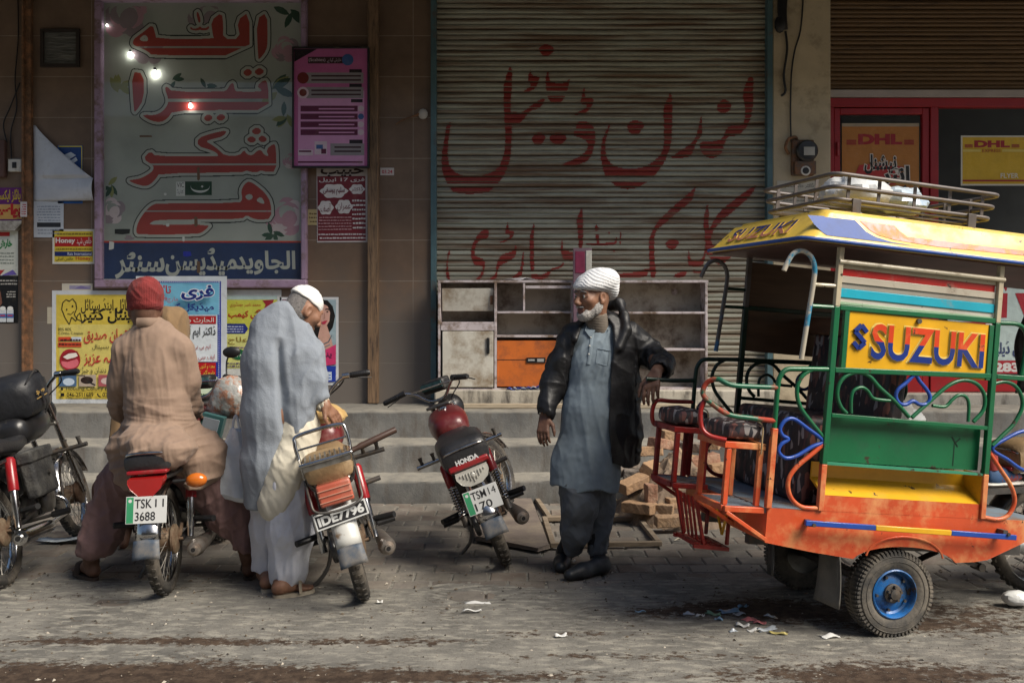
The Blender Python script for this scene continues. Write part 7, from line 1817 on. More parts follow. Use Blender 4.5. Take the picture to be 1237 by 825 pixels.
def vnormals(V, F):
    N = np.zeros_like(V)
    a = V[F[:, 2]] - V[F[:, 0]]; b = V[F[:, 3]] - V[F[:, 1]]; n = np.cross(a, b)
    for i in range(4): np.add.at(N, F[:, i], n)
    return N / (np.linalg.norm(N, axis=1, keepdims=True) + 1e-12)
def relax(V, F, it=2, w=.5):
    for _ in range(it):
        A = np.zeros_like(V); C = np.zeros(len(V))
        for i in range(4):
            for j in (1, 3): np.add.at(A, F[:, i], V[F[:, (i + j) % 4]]); np.add.at(C, F[:, i], 1)
        V = V * (1 - w) + w * A / np.maximum(C, 1)[:, None]
    return V
def skin_mesh(name, fld, mats, parent, org, disp=None, pick=None, it=2, smooth=80):
    V, F = fld.mesh(); V = relax(V, F, it)
    if disp is not None:
        N = vnormals(V, F); V = V + N * disp(V, N)[:, None]
    me = bpy.data.meshes.new(name); me.from_pydata((V - np.array(org)).tolist(), [], F.tolist())
    for m in (mats if isinstance(mats, list) else [mats]): me.materials.append(m)
    if pick is not None: me.polygons.foreach_set('material_index', pick(V[F].mean(1)).astype(np.int32))
    me.polygons.foreach_set('use_smooth', [True] * len(me.polygons)); me.update()
    o = bpy.data.objects.new(name, me); COL.objects.link(o); o.parent = parent
    return o
def folds(P, a, seed, sc, rot=0.):
    """cloth folds: ridged noise stretched along z (rot tilts it)"""
    c, s = math.cos(rot), math.sin(rot); Q = np.stack([P[:, 0] * c + P[:, 2] * s, P[:, 1], -P[:, 0] * s + P[:, 2] * c], 1) * np.array(sc)
    w = vnoise(Q * .5 + 3, seed + 9)
    q = Q * 1.25 + .6 * np.stack([w, w * 0, w], 1)
    r = lambda n: 1 - 2 * np.abs(n) ** .7
    return a * (r(vnoise(q, seed)) * .8 + .55 * r(vnoise(q * 1.9, seed + 1)) + .2 * vnoise(q * 4.3, seed + 2))
def bounds(P, m): P = np.array(P); return P.min(0) - m, P.max(0) + m

M_SKIN = mat('brown_skin', (.25, .125, .075), .55, var=.16, vs=26, dirt=(.13, .06, .036), dl=(.5, .8), ds=16, bump=.35, bs=120, bd=.003)
M_SKIND = mat('dark_skin', (.13, .062, .038), .6, var=.2, vs=22, dirt=(.20, .11, .075), dl=(.55, .8), ds=18, bump=.4, bs=110, bd=.003)
M_LIP = mat('lip_skin', (.15, .055, .042), .5, var=.15)
M_EYE = mat('eye_white', (.45, .42, .38), .25); M_IRIS = mat('dark_iris', (.012, .008, .006), .15)
M_BEARD = mat('white_beard', (.44, .42, .40), .85, var=.25, vs=70, dirt=(.22, .19, .17), dl=(.55, .75), ds=40, bump=.9, bs=220, bd=.01)
M_HAIR = mat('grey_hair', (.16, .15, .145), .8, var=.4, vs=80, bump=.8, bs=200)

def weave(name, col, var=.12, dirt=None, rough=.88, sheen=.07, bump=.25, **k): return mat(name, col, rough, var=var, vs=k.get('vs', 9), dirt=dirt, dl=k.get('dl', (.5, .85)), ds=k.get('ds', 5), bump=bump, bs=k.get('bs', 260), bd=.004, sheen=sheen, crease=k.get('cr', (5, .32, (1, 1, .4))))
M_KURTA = weave('blue_grey_cotton', (.195, .245, .285), .10, (.13, .17, .21))
M_LEATHER = mat('black_leather', (.008, .008, .0095), .5, var=.4, vs=12, dirt=(.035, .034, .034), dl=(.5, .8), ds=9, bump=.4, bs=60, bd=.004, crease=(6, .6, (1, 1, .6)))
M_SHALW = weave('charcoal_cotton', (.10, .112, .128), .12, (.065, .072, .085))
M_TURB = weave('white_muslin', (.66, .67, .68), .06, (.5, .52, .56), cr=None)
M_PINK = weave('dusty_rose_cotton', (.25, .172, .125), .10, (.19, .122, .09))
M_MAROON = weave('dark_maroon_cotton', (.19, .112, .105), .14, (.135, .078, .075))
M_REDKNIT = mat('red_knit', (.17, .017, .016), .9, var=.25, vs=14, bump=.6, bs=170, bd=.006, sheen=.08)
M_SHAWL = weave('blue_grey_wool', (.225, .252, .29), .16, (.165, .19, .225), vs=5, bump=.5, bs=150)
M_CREAMC = weave('cream_cotton', (.58, .54, .44), .08, (.45, .41, .33))
M_SHWHITE = weave('pale_blue_white_cotton', (.62, .64, .71), .06, (.52, .54, .62))
M_CAPW = weave('white_cap_cotton', (.72, .71, .68), .05, cr=None)
M_SOLE = mat('worn_sandal', (.06, .04, .03), .7, var=.3, bump=.3); M_SOLEP = mat('pale_sandal', (.45, .40, .31), .7, var=.2, dirt=(.2, .15, .1))
M_SHOE = mat('dusty_black_shoe', (.022, .026, .030), .45, var=.3, dirt=(.12, .115, .11), dl=(.52, .85), ds=8)
M_SOCK = weave('black_sock', (.015, .015, .017))

def basis(f, up=(0, 0, 1)):
    f = Vector(f).normalized(); s = f.cross(Vector(up)).normalized(); u = s.cross(f).normalized()
    return f, s, u
def head(fl, c, f, face=True, sc=1.0, up=(0, 0, 1), ears=True):
    f, s, u = basis(f, up); c = Vector(c)
    L = lambda a, b, d: np.array(c + (f * a + s * b + u * d) * sc)
    R = np.array([[f.x, s.x, u.x], [f.y, s.y, u.y], [f.z, s.z, u.z]])
    E = lambda p, r, k=.015, op='add': fl.ell(L(*p), np.array(r) * sc, k, R, op)
    C = lambda p, q, ra, rb, k=.012, op='add': fl.cap(L(*p), L(*q), ra * sc, rb * sc, k, op=op)
    E((-.012, 0, .035), (.100, .077, .105), .01)
    E((.03, 0, -.045), (.062, .056, .068), .04)
    if face:
        E((.066, 0, -.092), (.028, .03, .024), .03)
        C((.082, -.036, .040), (.082, .036, .040), .014, .014, .02)
        for e in (-1, 1):
            E((.064, e * .045, -.008), (.028, .026, .026), .03)
            E((.094, e * .033, .016), (.020, .021, .015), .012, 'sub')
            E((.080, e * .0325, .014), (.0155, .0155, .0145), .004)
            C((.088, e * .012, .026), (.078, e * .05, .018), .007, .006, .008)
        C((.090, 0, .030), (.118, 0, -.018), .0105, .0145, .014)
        E((.108, .013, -.024), (.013, .009, .010), .008); E((.108, -.013, -.024), (.013, .009, .010), .008)
        C((.088, -.020, -.056), (.096, 0, -.054), .008, .0095, .008); C((.096, 0, -.054), (.088, .020, -.056), .0095, .008, .008)
        C((.086, -.017, -.068), (.093, 0, -.069), .008, .0095, .008); C((.093, 0, -.069), (.086, .017, -.068), .0095, .008, .008)
    if ears:
        for e in (-1, 1):
            E((-.008, e * .079, .006), (.024, .010, .034), .006); E((-.004, e * .088, .008), (.013, .008, .02), .004, 'sub')
            E((.0, e * .077, -.022), (.012, .007, .012), .006)
    return L, R
def hand(fl, wrist, knuck, tip_dir, across, sc=1.0, curl=.35, thumb=1, spread=1.0):
    """palm from wrist to knuckles, then four bent fingers and a thumb"""
    w, kn = Vector(wrist), Vector(knuck); d = (kn - w).normalized(); a = Vector(across).normalized(); n = d.cross(a).normalized()
    t = Vector(tip_dir).normalized()
    for o in (-.026, -.009, .009, .026): fl.cap(w + a * o * .75 * sc, kn + a * o * sc, .014 * sc, .0125 * sc, .010)
    Ls = (.074, .084, .078, .060)
    for i, o in enumerate((-.031, -.0105, .0105, .031)):
        p = kn + a * o * sc * spread; l = Ls[i] * sc
        d1 = (d * (1 - curl * .6) + t * curl * .8).normalized(); d2 = (d * (1 - curl) * .6 + t).normalized(); d3 = (t + (t - d) * curl * .7).normalized()
        q = p + d1 * l * .45; r = q + d2 * l * .32; e = r + d3 * l * .25
        fl.cap(p, q, .0095 * sc, .0088 * sc, .004); fl.cap(q, r, .0088 * sc, .0078 * sc, .003); fl.cap(r, e, .0078 * sc, .0065 * sc, .003)
    b = w + (kn - w) * .25 + a * thumb * -.028 * sc
    p2 = b + (d * .6 - a * thumb * .75 + t * .25).normalized() * .040 * sc; p3 = p2 + (d * .85 - a * thumb * .25 + t * .45).normalized() * .034 * sc; p4 = p3 + (d * .8 + t * .6).normalized() * .022 * sc
    fl.cap(b, p2, .014 * sc, .011 * sc, .008); fl.cap(p2, p3, .011 * sc, .0095 * sc, .004); fl.cap(p3, p4, .0095 * sc, .007 * sc, .003)
def sphere_part(name, c, r, m, parent, org):
    b = MB(); b.ell(Vector(c) - Vector(org), r, n=14); return b.build(name, m, parent, smooth=80)
def shoe_field(heel, toe, h=.005, w=.048):
    H, T = Vector(heel), Vector(toe); d = (T - H).normalized(); lo, hi = bounds([H, T], .1)
    fl = Field(lo, hi, h); up = Vector((0, 0, 1)); L = (T - H).length
    fl.cap(H + up * .042 + d * .03, H + up * .055 + d * .07, .040, .045, .03); fl.cap(H + up * .05 + d * .07, H + up * .035 + d * L * .6, .046, .044, .03); fl.cap(H + up * .034 + d * L * .6, T + up * .026 - d * .04, .046, .036, .03)
    fl.cap(H + up * .05 + d * .055, H + up * .10 + d * .05, .042, .044, .02)
    X = lambda X, Y, Z: -(Z - H.z - .004)
    fl.cut(X)
    return fl
def shoe(parent, org, heel, toe, m=None):
    fl = shoe_field(heel, toe); H = Vector(heel)
    skin_mesh('shoe', fl, [m or M_SHOE, M_BLACK], parent, org, pick=lambda C: (C[:, 2] < H.z + .022) * 1)
def foot(fl, heel, toe, ankle):
    H, T, A = Vector(heel), Vector(toe), Vector(ankle); d = (T - H).normalized(); s = d.cross(Vector((0, 0, 1))).normalized(); up = Vector((0, 0, 1))
    fl.cap(A, H + d * .03 + up * .045, .036, .036, .02); fl.cap(H + d * .015 + up * .034, H + d * .10 + up * .034, .033, .030, .02)
    fl.cap(A + d * .02 - up * .02, T - d * .07 + up * .026, .032, .024, .02)
    for o, l in ((-.032, -.015), (-.016, -.006), (0, 0), (.016, -.008), (.03, -.022)): fl.cap(T - d * .08 + s * o * .8 + up * .018, T + d * l + s * o + up * .013, .016, .0095, .006)
def sandal(parent, org, heel, toe, ms, mst):
    H, T = Vector(heel), Vector(toe); d = (T - H).normalized(); s = d.cross(Vector((0, 0, 1))).normalized(); L = (T - H).length
    e = bpy.data.objects.new('sandal', None); COL.objects.link(e); e.parent = parent
    b = MB(); P = []
    for t in np.linspace(0, 2 * math.pi, 26, endpoint=False):
        x, y = math.cos(t), math.sin(t); w = .036 + .012 * (x * .5 + .5); P.append(H + d * (L * .5 + (L * .5 + .012) * math.copysign(abs(x) ** .8, x)) + s * w * math.copysign(abs(y) ** .8, y) + Vector((0, 0, -.016)) - Vector(org))
    b.prism(P, (0, 0, .018)); b.build('sole', ms, e, bevel=.003)
    b = MB()
    m = H + d * L * .60 - Vector(org)
    b.tube(smooth_path([m - s * .046, m - s * .034 + Vector((0, 0, .055)), m + d * .03 + Vector((0, 0, .062)), m + s * .034 + Vector((0, 0, .055)), m + s * .046], 5), .012, 8, sq=(1.4, .35)); b.build('strap', mst, e, smooth=60)

# ================================================================== the man with the white turban
TY = 5.73
def q(u, v, Y=TY): return np.array(W(u, v, Y))
pA = thing('person', 'man in white turban and black leather coat over blue grey tunic, leaning on the trailer', 'person', (q(703, 690)[0], TY, 0))
oA_ = np.array(pA.location)
fA = (-.80, -.58, -.04); hc = q(716, 361, 5.70)
fl = Field(*bounds([q(640, 318, 5.12), q(822, 700, 6.0), (q(700, 600)[0], 5.6, -.01)], .03), .0046)
L, RH = head(fl, hc, fA, sc=1.03)
fl.chain([(L(-.02, 0, -.02), .056), (q(722, 397, 5.75), .060), (q(724, 420, 5.75), .07), (q(716, 500, 5.74), .08), (q(710, 560, 5.74), .08)], .04)
fl.cap(q(698, 410, 5.76), q(755, 410, 5.77), .045, .045, .03)
fl.chain([(q(696, 408, 5.75), .05), (q(670, 455, 5.74), .042), (q(659, 498, 5.67), .029)], .02)
fl.chain([(q(758, 408, 5.76), .05), (q(789, 430, 5.77), .045), (q(797, 444, 5.40), .033), (q(792, 450, 5.30), .030)], .02)
fl.chain([(q(698, 575, 5.72), .08), (q(703, 625, 5.68), .055), (q(681, 664, 5.83), .036), (q(681, 676, 5.84), .036)], .02)
fl.chain([(q(722, 575, 5.75), .08), (q(722, 625, 5.78), .055), (q(722, 672, 5.72), .036), (q(726, 682, 5.72), .036)], .02)
hand(fl, q(658, 503, 5.66), q(656, 521, 5.62), (.35, .1, -1), (.85, -.55, 0), 1.02, .5, thumb=-1)
hand(fl, q(791, 452, 5.29), q(787, 467, 5.24), (.1, .25, -1), (1, -.15, .25), 1.16, .5, thumb=1, spread=1.05)
LI = lambda C: np.stack([(C - np.array(hc)) @ RH[:, i] for i in range(3)], 1) / 1.03
def pickA(C):
    l = LI(C); m = np.zeros(len(C), int)
    m[(l[:, 0] > .078) & (np.abs(l[:, 1]) < .024) & (l[:, 2] < -.047) & (l[:, 2] > -.078)] = 1
    m[np.linalg.norm(C - hc, axis=1) > .3] = 2
    return m
def dispA(V, N):
    l = LI(V); d = vnoise(V * 60, 3) * .0006
    face_ = (l[:, 0] > .03) & (np.linalg.norm(V - hc, axis=1) < .16)
    d -= face_ * .0016 * np.exp(-(((l[:, 2] - .06 - .006 * np.sin(l[:, 1] * 60)) / .004) ** 2))
    d -= face_ * .0022 * np.exp(-((np.abs(l[:, 1]) - .022 - .35 * (-.02 - l[:, 2])) / .005) ** 2) * (l[:, 2] < -.02) * (l[:, 2] > -.065)
    return d
skin_mesh('body', fl, [M_SKIN, M_LIP, M_SKIND], pA, oA_, disp=dispA, pick=pickA, it=1)
for e in (-1, 1):
    sphere_part('eye', L(.0835, e * .0325, .0145), .0135, M_EYE, pA, oA_); sphere_part('iris', L(.0925, e * .0315, .014), .0062, M_IRIS, pA, oA_)
for e in (-1, 1):
    b = MB(); P_ = [Vector(L(.099, e * .012, .038)) , Vector(L(.101, e * .028, .044)), Vector(L(.088, e * .052, .037))]; b.tube(smooth_path([p - Vector(oA_) for p in P_], 4), [.0035] * 4 + [.006] * 3 + [.0035] * 2, 6, sq=(1, 1)); b.build('eyebrow', M_HAIR, pA)
fl = Field(hc + np.array([-.16, -.16, -.16]), hc + np.array([.14, .14, .05]), .0036)
E = lambda p, r, k=.012, op='add': fl.ell(L(*p), np.array(r) * 1.03, k, RH, op)
E((.048, 0, -.080), (.058, .054, .043), .02); E((.078, 0, -.098), (.022, .028, .022), .03)
for s in (-1, 1):
    E((.016, s * .055, -.050), (.032, .022, .038), .03); E((-.002, s * .069, -.014), (.011, .009, .030), .03)
E((.10, 0, -.060), (.032, .027, .020), .008, 'sub')
for s in (-1, 1): E((.097, s * .017, -.043), (.011, .021, .0085), .004)
skin_mesh('beard', fl, M_BEARD, pA, oA_, disp=lambda V, N: .0016 * vnoise(V * np.array([130, 130, 50]), 4) + .001 * vnoise(V * 220, 5) - .003, it=2)
# turban
fl = Field(hc + np.array([-.24, -.24, -.05]), hc + np.array([.24, .24, .25]), .0046)
E((-.03, 0, .086), (.122, .108, .064), .01); E((-.010, 0, .070), (.120, .104, .038), .02); E((-.055, -.02, .110), (.10, .092, .060), .03); E((-.095, .0, .045), (.060, .09, .060), .03)
E((.05, 0, .02), (.075, .09, .028), .015, 'sub')
def turb(V, N):
    l = LI(V); ang = np.arctan2(l[:, 1], l[:, 0] + .02)
    c = l[:, 2] + .42 * np.abs(l[:, 1] + .02) - .22 * l[:, 0]; ph = c / .0165 + vnoise(l * 11, 2) * .75
    return .0042 * (1 + .6 * vnoise(l * 25, 8)) * (1 - np.abs(((ph % 1) - .5) * 2) ** 2.5) - .002 + .0012 * vnoise(V * 40, 6) + .0007 * np.sin(c * 1500)
skin_mesh('turban', fl, M_TURB, pA, oA_, disp=turb, it=1)
# tunic
fl = Field(*bounds([q(640, 372, 5.5), q(775, 600, 6.0)], .03), .0065)
fl.chain([(q(725, 395, 5.755), .055), (q(724, 412, 5.75), .115), (q(722, 440, 5.73), .145), (q(715, 500, 5.71), .160), (q(708, 560, 5.71), .178), (q(705, 600, 5.70), .20)], .05, sy=.68)
fl.cap(q(693, 406, 5.75), q(762, 406, 5.76), .055, .055, .04)
fl.cap(L(-.02, 0, -.06), q(724, 393, 5.75), .052, .056, .01, op='sub')
fl.cut(lambda X, Y, Z: (q(0, 588)[2] + .06 * (X - q(706, 588)[0]) * -1 + .012 * np.sin(X * 30)) - Z)
hemc = q(705, 590, 5.70)
fl.cap(q(712, 540, 5.71), q(704, 615, 5.70), .15, .192, .005, sy=.68, op='sub')
def kd(V, N):
    w = np.clip((1.35 - V[:, 2]) / .7, .15, 1)
    return folds(V, .010, 11, (9, 7, 1.6), .10) * w + folds(V, .004, 12, (16, 10, 5), -.5) * np.clip((V[:, 2] - .9) / .3, 0, 1) + .0016 * vnoise(V * 40, 1)
kt = skin_mesh('tunic', fl, M_KURTA, pA, oA_, disp=kd, it=2)
def on_front(u, v, off=.0, Y0=5.2, root=None):
    """point on the front of a child mesh along the line of sight through a photo pixel"""
    from mathutils.bvhtree import BVHTree
    if root.name not in BVH: BVH[root.name] = BVHTree.FromPolygons([tuple(v_.co) for v_ in root.data.vertices], [tuple(p.vertices) for p in root.data.polygons])
    d = Vector(((u - 618.5) / FPX, 1, -(v - HOR) / FPX)); o = Vector((0, 0, 1.5)) + d * Y0
    h = BVH[root.name].ray_cast(o - Vector(root.parent.location), d.normalized())
    if h[0] is None: return W(u, v, TY) - Vector(root.parent.location)
    return h[0] + h[1] * off
BVH = {}
for lst, r, nm, m in (([(716, 397), (714, 420), (711, 440)], .010, 'placket', M_KURTA), ([(722, 421), (737, 424)], .004, 'pocket_welt', M_KURTA), ([(722, 421), (720, 438), (734, 442), (736, 424)], .0022, 'pocket_seam', M_KURTA)):
    b = MB(); pts = []
    for (a, c), (d, e) in zip(lst, lst[1:]):
        for k in range(5): pts.append(on_front(a + (d - a) * k / 4, c + (e - c) * k / 4, .002, root=kt))
    b.tube(pts, r, 6, sq=(1, .35)); b.build(nm, m, kt, smooth=60)
for v in (408, 418, 428): b = MB(); b.ell(on_front(713.5 - (v - 408) * .1, v, .006, root=kt), .0052, n=8); b.build('button', M_WHITEP, kt)
for P_ in ([(733, 373), (739, 378), (744, 391), (735, 400), (729, 392)], [(710, 391), (714, 392), (719, 400), (713, 408), (707, 400)]):
    b = MB(); b.prism([on_front(a, c, .010, root=kt) for a, c in P_], (0, -.006, 0)); b.build('collar', M_KURTA, kt, bevel=.002)
fl = Field(*bounds([q(700, 375, 5.6), q(745, 405, 5.85)], .03), .006); fl.cap(L(-.018, 0, -.085), q(723, 399, 5.74), .064, .070, .01); fl.cut(lambda X, Y, Z: Z - q(0, 381)[2] - .25 * (X - q(722, 0)[0]))
skin_mesh('undershirt', fl, weave('grey_brown_knit', (.15, .125, .10)), pA, oA_, disp=lambda V, N: .0016 * np.sin(V[:, 2] * 420 + V[:, 0] * 50))
# coat
fl = Field(*bounds([q(638, 362, 5.2), q(825, 590, 6.05)], .03), .0065)
fl.chain([(q(728, 398, 5.78), .11), (q(727, 420, 5.76), .185), (q(727, 470, 5.755), .208), (q(726, 520, 5.75), .218), (q(725, 562, 5.75), .225)], .05, sy=.70)
fl.chain([(q(693, 405, 5.76), .074), (q(678, 435, 5.76), .068), (q(668, 462, 5.74), .060), (q(660, 498, 5.67), .050)], .035)
fl.chain([(q(762, 406, 5.77), .076), (q(784, 427, 5.78), .069), (q(800, 438, 5.62), .066), (q(799, 446, 5.38), .056)], .035)
fl.cap(q(659, 499, 5.67), q(657, 512, 5.65), .043, .043, .0, op='sub'); fl.cap(q(798, 447, 5.38), q(791, 452, 5.26), .046, .043, .0, op='sub')
for P_, r in (([(748, 366, 5.80), (754, 380, 5.74), (757, 398, 5.68), (748, 420, 5.63)], .022), ([(706, 384, 5.78), (699, 396, 5.72), (695, 410, 5.66)], .020)):
    for a, c in zip(P_, P_[1:]): fl.cap(q(*a), q(*c), r, r, .02)
fl.cap(q(748, 368, 5.82), q(722, 372, 5.88), .032, .032, .02)
lz = [q(0, v)[2] for v in (376, 392, 420, 450, 500, 545, 575)]
lxs = [q(u, 0)[0] for u in (712, 704, 692, 686, 679, 672, 668)]; rxs = [q(u, 0)[0] for u in (726, 739, 740, 735, 732, 735, 738)]
def opening(X, Y, Z):
    zl = np.interp(Z, lz[::-1], lxs[::-1]); zr_ = np.interp(Z, lz[::-1], rxs[::-1])
    inside = np.minimum(np.minimum(X - zl, zr_ - X), 5.79 - Y)
    inside = np.minimum(inside, q(0, 374)[2] - Z + 0 * X)
    return inside
fl.cut(opening)
fl.cap(q(722, 380, 5.77), q(724, 420, 5.75), .07, .14, .02, sy=.72, op='sub'); fl.cap(q(724, 420, 5.75), q(720, 600, 5.74), .155, .215, .02, sy=.68, op='sub')
fl.cut(lambda X, Y, Z: np.interp(X, [q(u, 0)[0] for u in (660, 690, 735, 760, 785)], [q(0, v)[2] for v in (543, 549, 556, 563, 552)]) - Z)
fl.ell(hc, (.085, .085, .10), .0, op='sub')
def cd(V, N):
    arm = (np.abs(V[:, 0] - q(724, 0)[0]) > .20)
    return folds(V, .009, 31, (6, 6, 2.4), .25) * np.where(arm, 1.3, .9) + arm * folds(V, .006, 33, (5, 5, 11), -.35) + .0008 * vnoise(V * 40, 2)
ct = skin_mesh('coat', fl, M_LEATHER, pA, oA_, disp=cd, it=1)
# shalwar trousers, socks, shoes
fl = Field(*bounds([q(655, 560, 5.5), q(760, 682, 6.0)], .03), .0065)
fl.chain([(q(700, 570, 5.71), .12), (q(698, 610, 5.67), .100), (q(696, 640, 5.70), .078), (q(693, 660, 5.74), .060)], .03)
fl.chain([(q(718, 570, 5.75), .12), (q(722, 615, 5.77), .088), (q(723, 645, 5.75), .064), (q(721, 664, 5.73), .056)], .02)
fl.cap(q(693, 657, 5.74), q(688, 682, 5.78), .048, .05, .005, op='sub'); fl.cap(q(721, 661, 5.73), q(723, 686, 5.73), .046, .05, .005, op='sub')
skin_mesh('trousers', fl, M_SHALW, pA, oA_, disp=lambda V, N: folds(V, .013, 41, (6, 6, 3.0), -.65) + folds(V, .005, 43, (16, 14, 6), .6))
fl = Field(*bounds([q(665, 630, 5.6), q(745, 690, 6.0)], .03), .006)
fl.chain([(q(692, 640, 5.76), .05), (q(682, 664, 5.83), .041), (q(682, 677, 5.84), .041)], .02); fl.chain([(q(719, 645, 5.74), .05), (q(722, 672, 5.72), .041), (q(727, 683, 5.72), .041)], .02)
skin_mesh('socks', fl, M_SOCK, pA, oA_)
def g(u, v): p = W(u, v, FPX * 1.5 / (v - HOR)); return np.array([p.x, p.y, .004])
shoe(pA, oA_, g(684, 680) + np.array([.0, .05, 0]), g(676, 694))
shoe(pA, oA_, g(735, 692), g(682, 703))

# ================================================================== the man in the red cap, seen from behind, astride the motorcycle
BY = 5.38
qb = lambda u, v, Y=5.55: q(u, v, Y - .17)
pB = thing('person', 'man seen from behind in red knitted cap and dusty rose tunic, sitting astride a motorcycle', 'person', (q(190, 690, BY)[0], BY, 0))
oB_ = np.array(pB.location)
hcB = qb(175, 376, 5.60); fB = (-.45, .88, -.22)
fl = Field(*bounds([qb(85, 338, 5.2), qb(85, 338, 5.9), qb(315, 705, 5.2), qb(315, 705, 6.1), (-2.0, 5.6, -.01)], .04), .0055)
LB, RB = head(fl, hcB, fB, sc=1.04)
fl.chain([(LB(-.03, 0, -.03), .058), (qb(183, 405, 5.58), .062), (qb(186, 430, 5.58), .07), (qb(190, 500, 5.58), .085), (qb(196, 548, 5.60), .10)], .04)
fl.chain([(qb(156, 424, 5.58), .042), (qb(145, 490, 5.67), .040), (qb(160, 505, 5.92), .032)], .02); fl.chain([(qb(214, 424, 5.58), .042), (qb(228, 486, 5.67), .040), (qb(232, 500, 5.92), .032)], .02)
hand(fl, qb(160, 505, 5.93), qb(164, 507, 6.0), (.2, .5, -1), (1, .2, 0), 1, .5); hand(fl, qb(232, 500, 5.93), qb(230, 502, 6.0), (-.2, .5, -1), (1, -.2, 0), 1, .5, thumb=-1)
aL, aR = q(110, 676, 5.53), q(299, 672, 5.54)
fl.chain([(qb(172, 548, 5.62), .09), (qb(126, 590, 5.84), .06), (aL, .040)], .03); fl.chain([(qb(222, 548, 5.62), .09), (qb(272, 588, 5.84), .06), (aR, .040)], .03)
def gz_(u, v, z=.02): p = W(u, v, FPX * (1.5 - z) / (v - HOR)); return np.array([p.x, p.y, z])
fL = (gz_(115, 698), gz_(93, 689)); fR = (gz_(300, 697), gz_(306, 684))
foot(fl, fL[0], fL[1], aL); foot(fl, fR[0], fR[1], aR)
skin_mesh('body', fl, M_SKIND, pB, oB_, it=1)
sandal(pB, oB_, fL[0], fL[1], M_SOLE, M_SOLE); sandal(pB, oB_, fR[0], fR[1], M_SOLE, M_SOLE)
fl = Field(*bounds([qb(140, 330, 5.4), qb(210, 400, 5.8)], .04), .0048)
E = lambda p, r, k=.012, op='add': fl.ell(LB(*p), np.array(r) * 1.04, k, RB, op)
E((-.02, 0, .055), (.108, .088, .098)); E((-.045, 0, .085), (.088, .080, .088), .03); E((-.02, 0, .018), (.106, .088, .040), .01)
E((.09, 0, -.02), (.07, .09, .05), .01, 'sub'); fl.cap(LB(-.02, 0, -.10), LB(-.02, 0, -.035), .09, .08, .01, op='sub')
LIB = lambda C: np.stack([(C - np.array(hcB)) @ RB[:, i] for i in range(3)], 1) / 1.04
def capd(V, N):
    l = LIB(V); band = np.exp(-((l[:, 2] + .012 - .10 * l[:, 0]) / .018) ** 2)
    return folds(V, .005, 51, (16, 16, 7), .8) * np.clip(1.2 - band, 0, 1) + .004 * band + .0014 * np.sin(np.arctan2(l[:, 1], l[:, 0]) * 70) 
skin_mesh('knitted_cap', fl, M_REDKNIT, pB, oB_, disp=capd, it=1)
fl = Field(*bounds([qb(110, 385, 5.1), qb(110, 385, 6.0), qb(300, 605, 5.2)], .04), .0068)
fl.chain([(qb(180, 395, 5.59), .062), (qb(184, 410, 5.57), .11), (qb(185, 422, 5.57), .125), (qb(186, 450, 5.555), .150), (qb(190, 500, 5.55), .160), (qb(193, 535, 5.58), .180), (qb(198, 552, 5.60), .188)], .05, sy=.72)
fl.cap(qb(156, 419, 5.57), qb(214, 419, 5.57), .068, .068, .04)
fl.chain([(qb(153, 424, 5.57), .076), (qb(146, 460, 5.60), .066), (qb(143, 492, 5.68), .056), (qb(156, 503, 5.90), .05)], .03)
fl.chain([(qb(217, 424, 5.57), .076), (qb(226, 460, 5.60), .066), (qb(230, 486, 5.68), .056), (qb(232, 498, 5.90), .05)], .03)
fl.cap(q(164, 538, 5.22), q(212, 538, 5.22), .085, .085, .08); fl.cap(q(170, 546, 5.11), q(206, 546, 5.11), .055, .055, .08)
fl.chain([(qb(160, 545, 5.60), .13), (qb(160, 575, 5.55), .07), (qb(168, 596, 5.50), .03)], .04); fl.chain([(qb(232, 545, 5.58), .13), (qb(240, 570, 5.52), .075), (qb(232, 588, 5.46), .035)], .04); fl.cap(qb(250, 552, 5.60), qb(268, 560, 5.72), .12, .10, .05)
fl.cap(LB(-.02, 0, -.05), qb(183, 402, 5.58), .056, .060, .008, op='sub')
fl.cut(lambda X, Y, Z: np.interp(X, [q(u, 0, BY)[0] for u in (125, 155, 172, 186, 208, 224, 250, 290)], [q(0, v, BY)[2] for v in (562, 588, 592, 550, 548, 586, 588, 560)]) - Z)
def td(V, N):
    low = np.clip((1.12 - V[:, 2]) / .35, 0, 1); side = np.clip((np.abs(V[:, 0] - q(186, 0, BY)[0]) - .12) / .1, 0, 1)
    return folds(V, .0085, 61, (9, 6, .9), .04) * (.45 + .4 * side) + low * folds(V, .020, 63, (1.6, 2, 7.5), .22) + folds(V, .0038, 65, (17, 11, 1.6), .12) + folds(V, .0075, 67, (3, 3, 15), -.12) * np.exp(-((V[:, 2] - .93) / .13) ** 2) + .0012 * vnoise(V * 45, 2)
skin_mesh('tunic', fl, M_PINK, pB, oB_, disp=td, it=2)
b = MB(); b.tube(smooth_path([Vector(LB(-.075, .05, -.075)) - Vector(oB_), Vector(LB(-.105, 0, -.08)) - Vector(oB_), Vector(LB(-.075, -.05, -.075)) - Vector(oB_)], 5), .017, 8, sq=(.5, 1.4)); b.build('collar', M_PINK, pB, smooth=60)
fl = Field(*bounds([qb(85, 530, 5.1), qb(85, 530, 5.95), qb(320, 690, 5.2)], .04), .0068)
fl.chain([(qb(178, 552, 5.64), .14), (qb(146, 590, 5.78), .118), (qb(130, 625, 5.76), .102), (q(117, 655, 5.55), .086), (q(114, 668, 5.53), .076)], .05)
fl.chain([(qb(224, 552, 5.64), .14), (qb(264, 586, 5.70), .140), (qb(280, 620, 5.70), .120), (q(291, 648, 5.54), .098), (q(294, 664, 5.53), .086)], .05)
fl.cap(q(114, 664, 5.53), q(113, 700, 5.53), .064, .08, .005, op='sub'); fl.cap(q(297, 660, 5.54), q(299, 695, 5.54), .065, .08, .005, op='sub')
